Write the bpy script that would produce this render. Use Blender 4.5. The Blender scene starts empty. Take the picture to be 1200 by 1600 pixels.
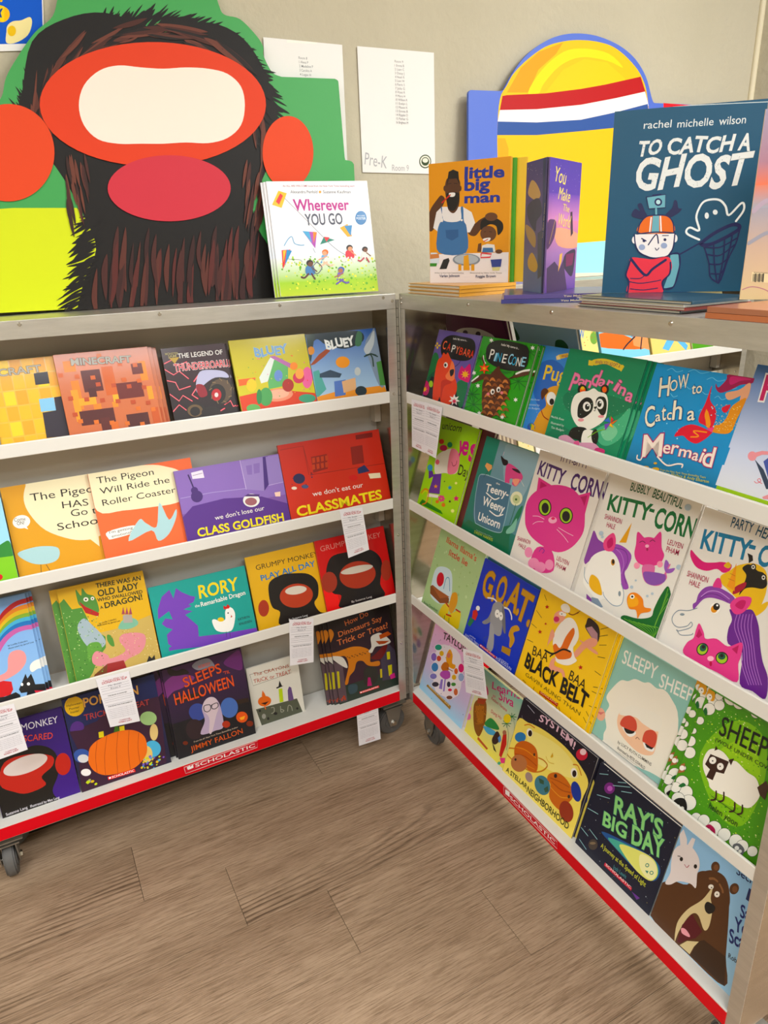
import bpy, bmesh, math, random
from mathutils import Vector, Matrix
from mathutils.geometry import tessellate_polygon
S = bpy.context.scene
COL = S.collection
# x runs to the right along the wall behind, y goes into that wall, z up; the floor is z = 0
# ---------------------------------------------------------------- camera
cam = bpy.data.cameras.new('camera'); co = bpy.data.objects.new('camera', cam); COL.objects.link(co)
yaw, pit, rol = -0.01655, -0.36235, -0.03697
f = Vector((math.sin(yaw)*math.cos(pit), math.cos(yaw)*math.cos(pit), math.sin(pit)))
r = Vector((math.cos(yaw), -math.sin(yaw), 0)); u = r.cross(f)
cr, sr = math.cos(rol), math.sin(rol)
X = cr*r + sr*u; Y = -sr*r + cr*u; Z = -f
M = Matrix((X, Y, Z)).transposed().to_4x4(); M.translation = Vector((-0.01708, -1.83825, 1.46451))
co.matrix_world = Matrix.Rotation(-.48958, 4, 'Z') @ M
cam.sensor_fit = 'VERTICAL'; cam.sensor_height = 24; cam.lens = 1100.476/1600*24; cam.clip_start = .02
S.camera = co
# ---------------------------------------------------------------- world, lights, exposure
w = bpy.data.worlds.new('world'); S.world = w; w.use_nodes = True
w.node_tree.nodes['Background'].inputs[0].default_value = (1, .97, .92, 1)
w.node_tree.nodes['Background'].inputs[1].default_value = .3
S.view_settings.view_transform = 'Standard'; S.view_settings.look = 'None'
S.view_settings.gamma = 1; S.view_settings.use_curve_mapping = False
S.view_settings.exposure = 0.22
CEIL = 2.75
LIGHTS = [(-.5, -2.45, 34), (1.15, -2.25, 84), (1.2, -.9, 16), (-2.2, -1.5, 30), (-2.3, -3.3, 36)]
def troffer_light(x, y, p):
    l = bpy.data.lights.new('ceiling_lamp', 'AREA'); l.shape = 'RECTANGLE'; l.size = 1.15; l.size_y = .55
    l.energy = p; l.color = (.955, .985, 1)
    o = bpy.data.objects.new('ceiling_lamp', l); COL.objects.link(o); o.location = (x, y, CEIL-.035); 
for L_ in LIGHTS: troffer_light(*L_)
# ---------------------------------------------------------------- helpers
def lin(h):
    c = [int(h[i:i+2], 16)/255 for i in (0, 2, 4)]
    return [x/12.92 if x <= .04045 else ((x+.055)/1.055)**2.4 for x in c]
MATS = {}
def ink(h):
    c = lin(h); l = .3*c[0]+.59*c[1]+.11*c[2]
    return [max(0, min(1, l+(v-l)*1.16))**1.1 for v in c]
def mat(name, col='cccccc', rough=.5, metal=0, coat=0, fn=None, spec=.5):
    if name in MATS: return MATS[name]
    m = bpy.data.materials.new(name); m.use_nodes = True; nt = m.node_tree; b = nt.nodes['Principled BSDF']
    b.inputs['Base Color'].default_value = (*lin(col), 1); b.inputs['Roughness'].default_value = rough
    b.inputs['Metallic'].default_value = metal; b.inputs['Coat Weight'].default_value = coat
    b.inputs['Coat Roughness'].default_value = .12; b.inputs['Specular IOR Level'].default_value = spec
    if fn: fn(nt, b)
    MATS[name] = m; return m
def noise(nt, scale, detail=4, vec=None, rough=.5):
    n = nt.nodes.new('ShaderNodeTexNoise'); n.inputs['Scale'].default_value = scale; n.inputs['Detail'].default_value = detail
    n.inputs['Roughness'].default_value = rough
    if vec: nt.links.new(vec, n.inputs['Vector'])
    return n
def coords(nt, scale=(1, 1, 1), kind='Object'):
    t = nt.nodes.new('ShaderNodeTexCoord'); m = nt.nodes.new('ShaderNodeMapping'); m.inputs['Scale'].default_value = scale
    nt.links.new(t.outputs[kind], m.inputs['Vector']); return m.outputs[0]
def ramp(nt, fac, stops):
    r = nt.nodes.new('ShaderNodeValToRGB'); e = r.color_ramp.elements
    while len(e) < len(stops): e.new(.5)
    for el, (p, c) in zip(e, stops): el.position = p; el.color = (*lin(c), 1)
    nt.links.new(fac, r.inputs[0]); return r.outputs[0]
def bump(nt, b, h, s, d=.002):
    n = nt.nodes.new('ShaderNodeBump'); n.inputs['Strength'].default_value = s; n.inputs['Distance'].default_value = d
    nt.links.new(h, n.inputs['Height']); nt.links.new(n.outputs[0], b.inputs['Normal'])
def f_print(nt, b):
    a = nt.nodes.new('ShaderNodeVertexColor'); a.layer_name = 'Col'
    nt.links.new(a.outputs[0], b.inputs['Base Color'])
    bump(nt, b, noise(nt, 60, 2, coords(nt)).outputs[0], .12, .001)
def f_wall(nt, b):
    v = coords(nt)
    n = noise(nt, 42, 5, v, .55); n2 = noise(nt, 2.2, 2, v)
    nt.links.new(ramp(nt, n2.outputs[0], [(.3, 'bcb49e'), (.7, 'c5bda8')]), b.inputs['Base Color'])
    bump(nt, b, n.outputs[0], .55, .006)
def f_steel(c1, c2):
    def fn(nt, b):
        n = noise(nt, 6, 6, coords(nt, (1, 1, 9)), .7)
        nt.links.new(ramp(nt, n.outputs[0], [(.3, c1), (.7, c2)]), b.inputs['Base Color'])
        n2 = noise(nt, 30, 3, coords(nt, (1, 1, .3))); mr = nt.nodes.new('ShaderNodeMapRange')
        mr.inputs['To Min'].default_value = b.inputs['Roughness'].default_value-.07; mr.inputs['To Max'].default_value = b.inputs['Roughness'].default_value+.08
        nt.links.new(n2.outputs[0], mr.inputs[0]); nt.links.new(mr.outputs[0], b.inputs['Roughness'])
    return fn
def f_wood(nt, b):
    oi = nt.nodes.new('ShaderNodeObjectInfo'); t = nt.nodes.new('ShaderNodeTexCoord')
    mx = nt.nodes.new('ShaderNodeVectorMath'); mx.operation = 'SCALE'; mx.inputs[3].default_value = 7
    cx = nt.nodes.new('ShaderNodeCombineXYZ')
    for i in range(3): nt.links.new(oi.outputs['Random'], cx.inputs[i])
    nt.links.new(cx.outputs[0], mx.inputs[0])
    ad = nt.nodes.new('ShaderNodeVectorMath'); nt.links.new(t.outputs['Object'], ad.inputs[0]); nt.links.new(mx.outputs[0], ad.inputs[1])
    def mapped(s):
        m = nt.nodes.new('ShaderNodeMapping'); m.inputs['Scale'].default_value = s; nt.links.new(ad.outputs[0], m.inputs['Vector']); return m.outputs[0]
    big = noise(nt, 1.5, 4, mapped((.9, 7, 1)), .55)
    fine = noise(nt, 26, 8, mapped((.55, 14, 1)), .75)
    wv = nt.nodes.new('ShaderNodeTexWave'); wv.wave_type = 'RINGS'; wv.rings_direction = 'Z'; wv.inputs['Scale'].default_value = 7
    wv.inputs['Distortion'].default_value = 5; wv.inputs['Detail'].default_value = 4; wv.inputs['Detail Scale'].default_value = 1.6
    nt.links.new(mapped((.42, 3.4, 1)), wv.inputs['Vector'])
    mk = noise(nt, 1.1, 2, mapped((1.2, 5, 1)))
    mkr = nt.nodes.new('ShaderNodeMapRange'); mkr.inputs['From Min'].default_value = .5; mkr.inputs['From Max'].default_value = .68; nt.links.new(mk.outputs[0], mkr.inputs[0])
    base = ramp(nt, big.outputs[0], [(.3, '9a8068'), (.5, 'a98f76'), (.7, 'b69c82')])
    g = ramp(nt, fine.outputs[0], [(.32, '8a8078'), (.44, 'd2cdc6'), (.56, 'ffffff')])
    wr = ramp(nt, wv.outputs[0], [(.0, '98908a'), (.3, 'e6e2de'), (1, 'ffffff')])
    def mul(a, c, f):
        m = nt.nodes.new('ShaderNodeMix'); m.data_type = 'RGBA'; m.blend_type = 'MULTIPLY'; m.inputs[0].default_value = f
        nt.links.new(a, m.inputs[6]); nt.links.new(c, m.inputs[7]); return m.outputs[2]
    fin = nt.nodes.new('ShaderNodeMix'); fin.data_type = 'RGBA'; fin.blend_type = 'MULTIPLY'
    nt.links.new(mkr.outputs[0], fin.inputs[0]); nt.links.new(mul(base, g, .9), fin.inputs[6]); nt.links.new(wr, fin.inputs[7]); nt.links.new(fin.outputs[2], b.inputs['Base Color'])
    bump(nt, b, fine.outputs[0], .12, .0015)
PRINT = mat('printed_cover', rough=.45, coat=.18, fn=f_print, spec=.4)
MATTE = mat('printed_paper', rough=.75, fn=f_print, spec=.3)
BOARD = mat('printed_board', rough=.55, fn=f_print, spec=.3)
PAGES = mat('pages', 'd9d2c2', .85)
ALU = mat('brushed_aluminium', 'c8c6c0', .36, .75, fn=f_steel('bcb9b2', 'd2cfc8'))
STEEL = mat('polished_steel', 'b8ad9a', .17, .9, fn=f_steel('aca08c', 'c0b5a2'))
GREY = mat('grey_panel', 'b3aea4', .5, 0)
WHITE = mat('white_enamel', 'e4e2dc', .38, 0, .2)
RED = mat('red_enamel', 'dc0018', .5, 0, 0, spec=.2)
RUBBER = mat('grey_rubber', '5c5a58', .6)
ZINC = mat('zinc', '9c9a94', .35, .8)
DARK = mat('dark_metal', '33312e', .45, .6)
SCREW = mat('screw_metal', 'c8c4bc', .25, 1)
CEILM = mat('ceiling_white', 'e8e6e0', .9)
WALL = mat('beige_wall_paint', 'c2b799', .8, fn=f_wall, spec=.3)
TRIM = mat('pale_corner_trim', 'ddd2b4', .6)
WOOD = mat('oak_plank', rough=.5, fn=f_wood, spec=.35)
SLAB = mat('floor_slab', '4a4036', .9)
def link(o, parent=None, **props):
    COL.objects.link(o)
    if parent: o.parent = parent
    for k, v in props.items(): o[k] = v
    return o
def obj(name, bm, m, parent=None, **props):
    me = bpy.data.meshes.new(name); bm.to_mesh(me); bm.free()
    for x in (m if isinstance(m, (list, tuple)) else [m]): me.materials.append(x)
    return link(bpy.data.objects.new(name, me), parent, **props)
def empty(name, mtx, **props):
    o = bpy.data.objects.new(name, None); o.empty_display_size = .05; o.matrix_world = mtx; return link(o, None, **props)
def box(bm, x0, x1, y0, y1, z0, z1, bev=0, mi=0):
    vs = [bm.verts.new((x, y, z)) for z in (z0, z1) for y in (y0, y1) for x in (x0, x1)]
    fs = [bm.faces.new([vs[i] for i in q]) for q in ((0, 2, 3, 1), (4, 5, 7, 6), (0, 1, 5, 4), (2, 6, 7, 3), (0, 4, 6, 2), (1, 3, 7, 5))]
    for q in fs: q.material_index = mi
    if bev:
        es = list({e for q in fs for e in q.edges}); bmesh.ops.bevel(bm, geom=es, offset=bev, segments=2, affect='EDGES', profile=.5)
    return fs
def boxo(name, m, dims, parent=None, bev=0, **p):
    bm = bmesh.new(); box(bm, *dims, bev); return obj(name, bm, m, parent, **p)
def cyl(bm, c, axis, r, h, n=20, r2=None):
    mt = Matrix.Translation(c) @ Vector((0, 0, 1)).rotation_difference(Vector(axis)).to_matrix().to_4x4()
    bmesh.ops.create_cone(bm, cap_ends=True, segments=n, radius1=r, radius2=r if r2 is None else r2, depth=h, matrix=mt)
def smooth(o, ang=35):
    for p in o.data.polygons: p.use_smooth = True
    try: o.data.set_sharp_from_angle(angle=math.radians(ang))
    except Exception: pass
    return o
ART=[
({'id': 'a1', 'O': [-0.9318, 0.0376, 1.107], 'yaw': 0.0, 'lean': 0.3142, 'w': 0.1388, 'h': 0.1661, 'v0': -0.028, 't': 0.009, 'col': 'e8b420', 'label': 'yellow book covered in square colour tiles, beside the orange mosaic book', 'group': None, 'copies': (), 'spine': 'l', 'name': 'picture_book', 'cat': 'book', 'hard': True},[
('g','f0c030','f0c030',[11,-264,219,27]),
('g','eeb040','eeb040',[242,-264,451,27]),
('g','f2bd18','f2bd18',[474,-264,682,27]),
('g','e9b93a','e9b93a',[705,-264,913,27]),
('g','f6d24c','f6d24c',[936,-264,1145,27]),
('g','e6ac28','e6ac28',[1168,-264,1376,27]),
('g','e9b93a','e9b93a',[11,59,219,350]),
('g','f6d24c','f6d24c',[242,59,451,350]),
('g','e6ac28','e6ac28',[474,59,682,350]),
('g','f0c030','f0c030',[705,59,913,350]),
('g','eeb040','eeb040',[936,59,1145,350]),
('g','f2bd18','f2bd18',[1168,59,1376,350]),
('g','f0c030','f0c030',[11,383,219,674]),
('g','eeb040','eeb040',[242,383,451,674]),
('g','f2bd18','f2bd18',[474,383,682,674]),
('g','e9b93a','e9b93a',[705,383,913,674]),
('g','f6d24c','f6d24c',[936,383,1145,674]),
('g','e6ac28','e6ac28',[1168,383,1376,674]),
('g','e9b93a','e9b93a',[11,706,219,997]),
('g','f6d24c','f6d24c',[242,706,451,997]),
('g','e6ac28','e6ac28',[474,706,682,997]),
('g','f0c030','f0c030',[705,706,913,997]),
('g','eeb040','eeb040',[936,706,1145,997]),
('g','f2bd18','f2bd18',[1168,706,1376,997]),
('g','f0c030','f0c030',[11,1030,219,1321]),
('g','eeb040','eeb040',[242,1030,451,1321]),
('g','f2bd18','f2bd18',[474,1030,682,1321]),
('g','e9b93a','e9b93a',[705,1030,913,1321]),
('g','f6d24c','f6d24c',[936,1030,1145,1321]),
('g','e6ac28','e6ac28',[1168,1030,1376,1321]),
('g','e9b93a','e9b93a',[11,1353,219,1644]),
('g','f6d24c','f6d24c',[242,1353,451,1644]),
('g','e6ac28','e6ac28',[474,1353,682,1644]),
('g','f0c030','f0c030',[705,1353,913,1644]),
('g','eeb040','eeb040',[936,1353,1145,1644]),
('g','f2bd18','f2bd18',[1168,1353,1376,1644]),
('p','201a26',0,[894,1328,1171,1337,1161,1080,881,1080]),
('p','8fc3e2',0,[887,774,1183,777,1172,494,877,501]),
('p','2a2030',0,[1190,776,1398,783,1329,-81,875,-66,902,481,1172,494]),
('p','c6a020',0,[2,78,24,82,3,-61,-26,-65]),
('t','b9b3a4','MINECRAFT',[-406,1325,1063,1349],146,1.2,0,('26221e',1.2),0,0)]),
({'id': 'a2', 'O': [-0.7982, 0.025, 1.107], 'yaw': 0.0, 'lean': 0.3142, 'w': 0.1974, 'h': 0.1693, 'v0': -0.028, 't': 0.009, 'col': 'c4601e', 'label': 'orange book with a brown block mosaic cover', 'group': None, 'copies': ((0.01, 1), (0.021, 2)), 'spine': 'l', 'name': 'picture_book', 'cat': 'book', 'hard': True},[
('g','b8521a','b8521a',[0,-280,1974,-43]),
('g','e08a2a','e08a2a',[237,470,395,1101]),
('g','f0a030','f0a030',[197,213,336,904]),
('g','f2a83a','f2a83a',[316,549,671,706]),
('g','e8922a','e8922a',[1698,943,1856,1377]),
('g','f0a030','f0a030',[1777,509,1895,805]),
('g','e39030','e39030',[158,1298,395,1535]),
('g','5a1a14','5a1a14',[474,825,869,1298]),
('g','6a2016','6a2016',[1026,588,1698,943]),
('g','4e1612','4e1612',[553,706,711,904]),
('g','c86a1e','c86a1e',[908,706,1145,1338]),
('g','f0b040','f0b040',[1026,549,1145,706]),
('g','541812','541812',[276,115,987,430]),
('g','e08a2a','e08a2a',[592,430,750,549]),
('g','e59428','e59428',[987,430,1105,549]),
('g','5c1c14','5c1c14',[671,-83,869,233]),
('g','d07424','d07424',[869,-122,1026,115]),
('g','e8922a','e8922a',[1224,-122,1540,75]),
('g','4e1612','4e1612',[1224,-162,1698,233]),
('g','6a2016','6a2016',[1540,1101,1777,1338]),
('g','c0601c','c0601c',[1777,-83,1935,312]),
('g','ca6a22','ca6a22',[0,-280,99,-191]),
('g','b6541a','b6541a',[730,924,829,1012]),
('g','d27828','d27828',[1461,292,1559,381]),
('g','ca6a22','ca6a22',[316,1496,415,1584]),
('g','b6541a','b6541a',[1046,864,1145,953]),
('g','d27828','d27828',[1777,233,1875,322]),
('g','ca6a22','ca6a22',[632,1437,730,1525]),
('g','b6541a','b6541a',[1362,805,1461,894]),
('g','d27828','d27828',[217,174,316,263]),
('g','ca6a22','ca6a22',[948,1377,1046,1466]),
('g','b6541a','b6541a',[1678,746,1777,835]),
('g','d27828','d27828',[533,115,632,203]),
('g','ca6a22','ca6a22',[1263,1318,1362,1407]),
('g','b6541a','b6541a',[118,687,217,776]),
('g','d27828','d27828',[849,55,948,144]),
('g','ca6a22','ca6a22',[1579,1259,1678,1348]),
('g','b6541a','b6541a',[434,628,533,716]),
('g','d27828','d27828',[1165,-4,1263,85]),
('g','ca6a22','ca6a22',[20,1200,118,1289]),
('g','b6541a','b6541a',[750,568,849,657]),
('g','d27828','d27828',[1481,-63,1579,26]),
('g','ca6a22','ca6a22',[336,1141,434,1229]),
('g','b6541a','b6541a',[1066,509,1165,598]),
('g','d27828','d27828',[1796,-122,1895,-33]),
('g','ca6a22','ca6a22',[651,1081,750,1170]),
('g','b6541a','b6541a',[1382,450,1481,539]),
('g','d27828','d27828',[237,-181,336,-93]),
('g','ca6a22','ca6a22',[967,1022,1066,1111]),
('g','b6541a','b6541a',[1698,391,1796,480]),
('g','d27828','d27828',[553,-241,651,-152]),
('g','ca6a22','ca6a22',[1283,963,1382,1052]),
('g','b6541a','b6541a',[138,332,237,420]),
('g','d27828','d27828',[869,1535,967,1624]),
('g','ca6a22','ca6a22',[1599,904,1698,993]),
('t','b8b4aa','MINECRAFT',[319,1431,1570,1374],145,1.4,0,('3a332c',1.2),0,0)]),
({'id': 'a3', 'O': [-0.5722, 0.0292, 1.107], 'yaw': 0.0, 'lean': 0.3142, 'w': 0.1478, 'h': 0.1603, 'v0': -0.028, 't': 0.009, 'col': '1c1216', 'label': 'black book with a monster truck and red lightning in the top row', 'group': None, 'copies': ((0.008, 1),), 'spine': 'l', 'name': 'picture_book', 'cat': 'book', 'hard': True},[
('g','120c10','3a1620',[0,-280,1478,1603]),
('s','e03048',0,25,[-7,1135,175,986,317,1056,494,863]),
('s','ffb0b8',0,8,[-7,1135,175,986,317,1056,494,863]),
('s','e03048',0,25,[-16,878,183,812,233,632,503,687]),
('s','ffb0b8',0,8,[-16,878,183,812,233,632,503,687]),
('s','e03048',0,25,[-13,576,182,378,291,495,477,340]),
('s','ffb0b8',0,8,[-13,576,182,378,291,495,477,340]),
('s','e03048',0,25,[-14,143,165,293,308,143]),
('s','ffb0b8',0,8,[-14,143,165,293,308,143]),
('s','e03048',0,25,[18,1261,200,1328,301,1188,528,1251]),
('s','ffb0b8',0,8,[18,1261,200,1328,301,1188,528,1251]),
('s','e03048',0,31,[605,785,719,907,887,843,1003,966]),
('s','ffb0b8',0,9,[605,785,719,907,887,843,1003,966]),
('s','e03048',0,32,[1213,164,1368,236,1410,92,1534,122]),
('s','ffb0b8',0,9,[1213,164,1368,236,1410,92,1534,122]),
('s','e03048',0,31,[676,7,831,100,943,-30,1195,74]),
('s','ffb0b8',0,9,[676,7,831,100,943,-30,1195,74]),
('s','e03048',0,31,[613,604,499,482,614,378]),
('s','ffb0b8',0,9,[613,604,499,482,614,378]),
('p','b8b8d2',1,[781,991,1102,1001,1365,926,1430,782,1111,818,808,671,640,510,631,692]),
('p','8c2030',1,[631,692,808,671,853,439,666,416]),
('e','241c1a',[1185,489,301,-37,-64,-322]),
('e','5c4c3c',[1185,489,265,-32,-57,-286]),
('e','1c1614',[1090,432,199,-25,-46,-232]),
('e','b02030',[1063,412,117,-15,-28,-143]),
('e','d8d0d0',[1063,412,45,-6,-11,-54]),
('e','241c1a',[517,119,212,-28,-35,-176]),
('e','6a563c',[498,112,176,-24,-28,-141]),
('e','1c1614',[494,95,114,-15,-21,-106]),
('e','241c1a',[862,27,225,-30,-27,-133]),
('s','8a7454',0,18,[1382,720,1378,644]),
('s','8a7454',0,18,[1464,545,1416,486]),
('s','8a7454',0,18,[1414,343,1345,329]),
('s','8a7454',0,18,[1256,210,1199,248]),
('s','8a7454',0,18,[1066,209,1047,281]),
('s','8a7454',0,18,[933,340,961,411]),
('s','8a7454',0,18,[919,539,979,577]),
('s','8a7454',0,18,[1029,715,1094,702]),
('s','8a7454',0,18,[1213,786,1253,727]),
('s','8a7454',0,18,[1385,717,1380,641]),
('t','e8e4e0','THE LEGEND OF',[352,1350,1401,1344],106,0.9,0,None,0,0),
('t','c83040','THUNDERROARUS',[216,1062,1552,1044],160,1.0,0,('e8e8e8',1.6),0,0),
('p','b89a30',0,[146,1377,381,1375,250,1237]),
('t','b0a470','MONSTER',[76,1448,372,1440],51,0.8,0,None,0,0),
('t','b0a470','JAM',[127,1387,318,1385],51,0.8,0,None,0,0)]),
({'id': 'a4', 'O': [-0.4131, 0.025, 1.107], 'yaw': 0.0, 'lean': 0.3142, 'w': 0.1937, 'h': 0.1649, 'v0': -0.028, 't': 0.009, 'col': 'cfc81e', 'label': 'yellow book with bright party shapes on an orange floor', 'group': None, 'copies': (), 'spine': 'l', 'name': 'picture_book', 'cat': 'book', 'hard': True},[
('g','d4cc24','c0b41c',[0,-280,1937,1649]),
('p','d2502c',0,[-32,311,854,389,1925,163,1970,-134,2,-110]),
('p','6cb070',0,[792,820,1001,1127,1244,1103,1355,901,1262,436,757,401]),
('p','dfe6e0',0,[573,704,962,1178,1049,1122,770,588,594,561]),
('p','b070a8',0,[913,1183,1062,1187,1463,937,1395,849]),
('e','e59a80',[971,233,378,-9,-14,-159]),
('e','e8b8a0',[965,253,288,-7,-10,-112]),
('e','58a060',[649,226,163,-20,-44,-220]),
('e','3c8850',[482,247,66,-8,-36,-183]),
('p','e07028',0,[49,717,479,715,451,578,41,557]),
('e','70b068',[286,-9,170,-23,-20,-100]),
('e','50a080',[1696,56,223,-28,-21,-104]),
('e','e070a0',[1798,565,142,-16,-53,-264]),
('e','e8c83c',[348,544,123,-14,-31,-155]),
('e','e89030',[1503,885,100,-11,-19,-93]),
('e','c84060',[1572,591,150,-17,-28,-141]),
('e','7090c8',[1063,696,107,-12,-28,-139]),
('e','a83830',[1262,436,148,-18,-32,-158]),
('e','f0a860',[1616,682,110,-12,-26,-131]),
('d',['e8502c','60a050','f0e060','e070a0'],40,32,[72,1543,2162,1348,1906,68,-170,329],3),
('t','7aa0c8','BLUEY',[577,1208,1418,1218],203,1.4,0,('a8c0d0',1.2),0,4)]),
({'id': 'a5', 'O': [-0.2174, 0.025, 1.107], 'yaw': 0.0, 'lean': 0.3142, 'w': 0.1968, 'h': 0.1626, 'v0': -0.028, 't': 0.009, 'col': '5a86c0', 'label': 'blue book with a palm tree and white bubble lettering', 'group': None, 'copies': (), 'spine': 'l', 'name': 'picture_book', 'cat': 'book', 'hard': True},[
('g','b8d4e8','3c68b0',[0,-89,1968,1626]),
('p','1e3038',1,[17,1654,1059,1632,1539,1562,1546,1323,1022,1173,514,1319,284,1486,42,1315,29,1508]),
('p','283c34',0,[17,1654,265,1651,17,932,-15,1032]),
('p','4a7858',1,[1430,1571,1558,1521,1472,1230,1309,1245]),
('p','9a5030',0,[-42,842,260,1101,495,1224,590,1166,405,1038,110,874]),
('e','d09040',[74,1216,92,-9,-21,-104]),
('p','e8a050',0,[-70,-26,10,61,598,135,1927,126,1994,-111,-5,-93]),
('p','60a8a0',0,[21,690,184,721,295,221,51,56,0,62]),
('p','384c60',0,[190,623,494,687,790,556,718,466,171,528]),
('p','8c9cb0',1,[1581,1220,1841,1536,1952,1527,1947,225,1787,142,1647,712]),
('p','c4ccd0',1,[1534,1124,1748,1354,1868,1534,1924,1529,1829,1196,1614,966]),
('s','3a5040',1,40,[1720,654,1732,854,1697,958]),
('s','2c4438',1,35,[1712,977,1886,889]),
('s','2c4438',1,35,[1712,977,1848,925]),
('s','2c4438',1,35,[1712,977,1708,957]),
('s','2c4438',1,35,[1712,977,1561,954]),
('s','2c4438',1,35,[1712,977,1511,927]),
('p','5a9050',0,[1823,744,2000,776,2011,116,1815,139]),
('e','e8a040',[874,843,192,-20,-29,-145]),
('e','c8d0d0',[1240,566,87,-9,-21,-107]),
('p','6080c0',0,[541,388,867,399,789,13,490,1]),
('p','e0b890',0,[751,363,1144,417,1117,122,746,67]),
('e','304048',[1237,57,163,-20,-25,-127]),
('t','eef0ee','BLUEY',[493,1214,1299,1246],213,1.4,0,('d8dcd8',1.4),0,4)]),
({'id': 'b0', 'O': [-1.0697, 0.0292, 0.811], 'yaw': 0.0, 'lean': 0.3142, 'w': 0.1106, 'h': 0.1708, 'v0': -0.028, 't': 0.009, 'col': '9fcde6', 'label': 'pale blue and green book beside the mustard book with the speech balloon', 'group': None, 'copies': (), 'spine': 'l', 'name': 'picture_book', 'cat': 'book', 'hard': True},[
('g','8cc832','8cc832',[0,-280,1106,515]),
('g','a8d8ec','a8d8ec',[0,515,1106,1708]),
('p','3c8a40',1,[647,476,816,636,972,720,1080,737,1117,569,1114,410,979,401,639,438]),
('e','d03030',[738,-5,73,-18,-14,-68])]),
({'id': 'b1', 'O': [-0.9567, 0.0466, 0.811], 'yaw': 0.0, 'lean': 0.3142, 'w': 0.2338, 'h': 0.1865, 'v0': -0.028, 't': 0.009, 'col': 'd9a400', 'label': 'mustard book with a large cream speech balloon in the second row', 'group': None, 'copies': (), 'spine': 'l', 'name': 'picture_book', 'cat': 'book', 'hard': True},[
('g','d9a400','d9a400',[0,-280,2338,1865]),
('p','f1e8c8',1,[668,1989,1842,1858,2265,1623,2185,621,1825,399,1544,358,1180,453,717,758,471,1175,411,1511,507,1816]),
('p','f1e8c8',0,[1570,390,1788,407,1760,151]),
('t','2c2820','The Pigeon',[546,1461,2049,1426],169,0.0,0,None,0,0),
('t','2c2820','HAS to',[1158,1179,2087,1124],155,0.0,0,None,0,0),
('t','2c2820','Go to',[1300,960,2007,920],156,0.0,0,None,0,0),
('t','2c2820','School!',[965,698,2000,684],163,0.0,0,None,0,0),
('e','f4f2ec',[272,1046,177,-8,-11,-150]),
('p','f4f2ec',0,[244,938,371,851,328,1002]),
('t','2c2820','Come',[135,1074,361,1060],79,0.0,0,None,0,0),
('t','2c2820','ON!',[174,985,324,978],79,0.2,0,None,0,0),
('p','b4d4d8',1,[58,363,359,426,647,404,888,309,871,106,717,9,426,27,197,157]),
('s','3a3a34',1,10,[468,17,439,-165]),
('s','3a3a34',1,10,[573,-7,628,-177])]),
({'id': 'b2', 'O': [-0.7736, 0.0355, 0.811], 'yaw': 0.0, 'lean': 0.3142, 'w': 0.2374, 'h': 0.1895, 'v0': -0.028, 't': 0.009, 'col': 'ea7850', 'label': 'coral book with a cream balloon title in the second row', 'group': None, 'copies': (), 'spine': 'l', 'name': 'picture_book', 'cat': 'book', 'hard': True},[
('g','e97a52','e97a52',[0,-280,2374,1895]),
('p','f1e8c8',1,[8,1903,1276,1889,1791,1759,2091,1555,2202,1029,1824,859,1198,872,596,913,33,1015]),
('t','2c2820','The Pigeon',[156,1636,1451,1627],149,0.0,0,None,0,0),
('t','2c2820','Will Ride the',[175,1381,1779,1378],142,0.0,0,None,0,0),
('t','2c2820','Roller Coaster',[179,1104,1876,1116],143,0.0,0,None,0,0),
('p','f4f2ec',1,[163,492,760,521,793,360,236,300,145,340]),
('t','3a3a34',"I'm getting",[192,436,724,443],62,0.0,0,None,0,0),
('t','3a3a34','emotional!',[227,335,685,348],62,0.0,0,None,0,0),
('p','b4d4d8',1,[570,176,1130,323,1240,40,1515,155,1753,500,1795,711,1582,491,1441,946,1266,382,1044,514,903,629])]),
({'id': 'b3', 'O': [-0.5834, 0.025, 0.811], 'yaw': 0.0, 'lean': 0.3142, 'w': 0.2677, 'h': 0.1654, 'v0': -0.028, 't': 0.009, 'col': '7a4fa0', 'label': 'purple picture book with a guitar, an open door and a fish bowl, yellow title', 'group': None, 'copies': (), 'spine': 'l', 'name': 'picture_book', 'cat': 'book', 'hard': True},[
('g','8d72b4','8d72b4',[0,590,2677,1654]),
('p','5c3888',0,[-76,464,277,738,1076,784,2030,655,2767,307,2702,-74,-7,-82]),
('p','9a86bc',0,[1677,1625,2253,1642,2129,781,1672,906]),
('p','8a72b0',0,[1779,1492,1935,1491,1895,1243,1775,1264]),
('p','8a72b0',0,[1980,1509,2147,1506,2098,1259,1951,1259]),
('p','4a2e78',0,[2253,1642,2386,1641,2274,919,2129,781]),
('p','9480b8',0,[2330,1630,2731,1627,2678,898,2272,909]),
('s','c8b8dc',1,15,[1656,1649,1672,906]),
('s','c0b0d8',0,15,[2731,1627,2682,918,2270,899]),
('s','a898c8',0,19,[37,981,816,983,1666,927]),
('s','3c2860',1,34,[324,1507,365,1303,399,1110]),
('e','4c3074',[427,956,141,-27,-28,-143]),
('e','4c3074',[399,1110,85,-16,-17,-86]),
('p','e8e0ec',0,[400,1552,687,1572,697,1377,407,1394]),
('s','5a4080',1,10,[423,1475,671,1496]),
('e','e8e8e4',[1748,606,212,-40,-33,-167]),
('e','a06a70',[1732,578,151,-29,-20,-98]),
('p','503070',0,[1577,740,1689,780,1989,714,1959,668]),
('p','f0d0c0',0,[2383,692,2544,688,2519,563,2389,587]),
('t','f2ece4',"we don't lose our",[754,296,2039,303],110,0.1,0,None,0,0),
('t','f0e020','CLASS GOLDFISH',[261,-26,2501,-70],200,1.8,0,None,0,0)]),
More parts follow.
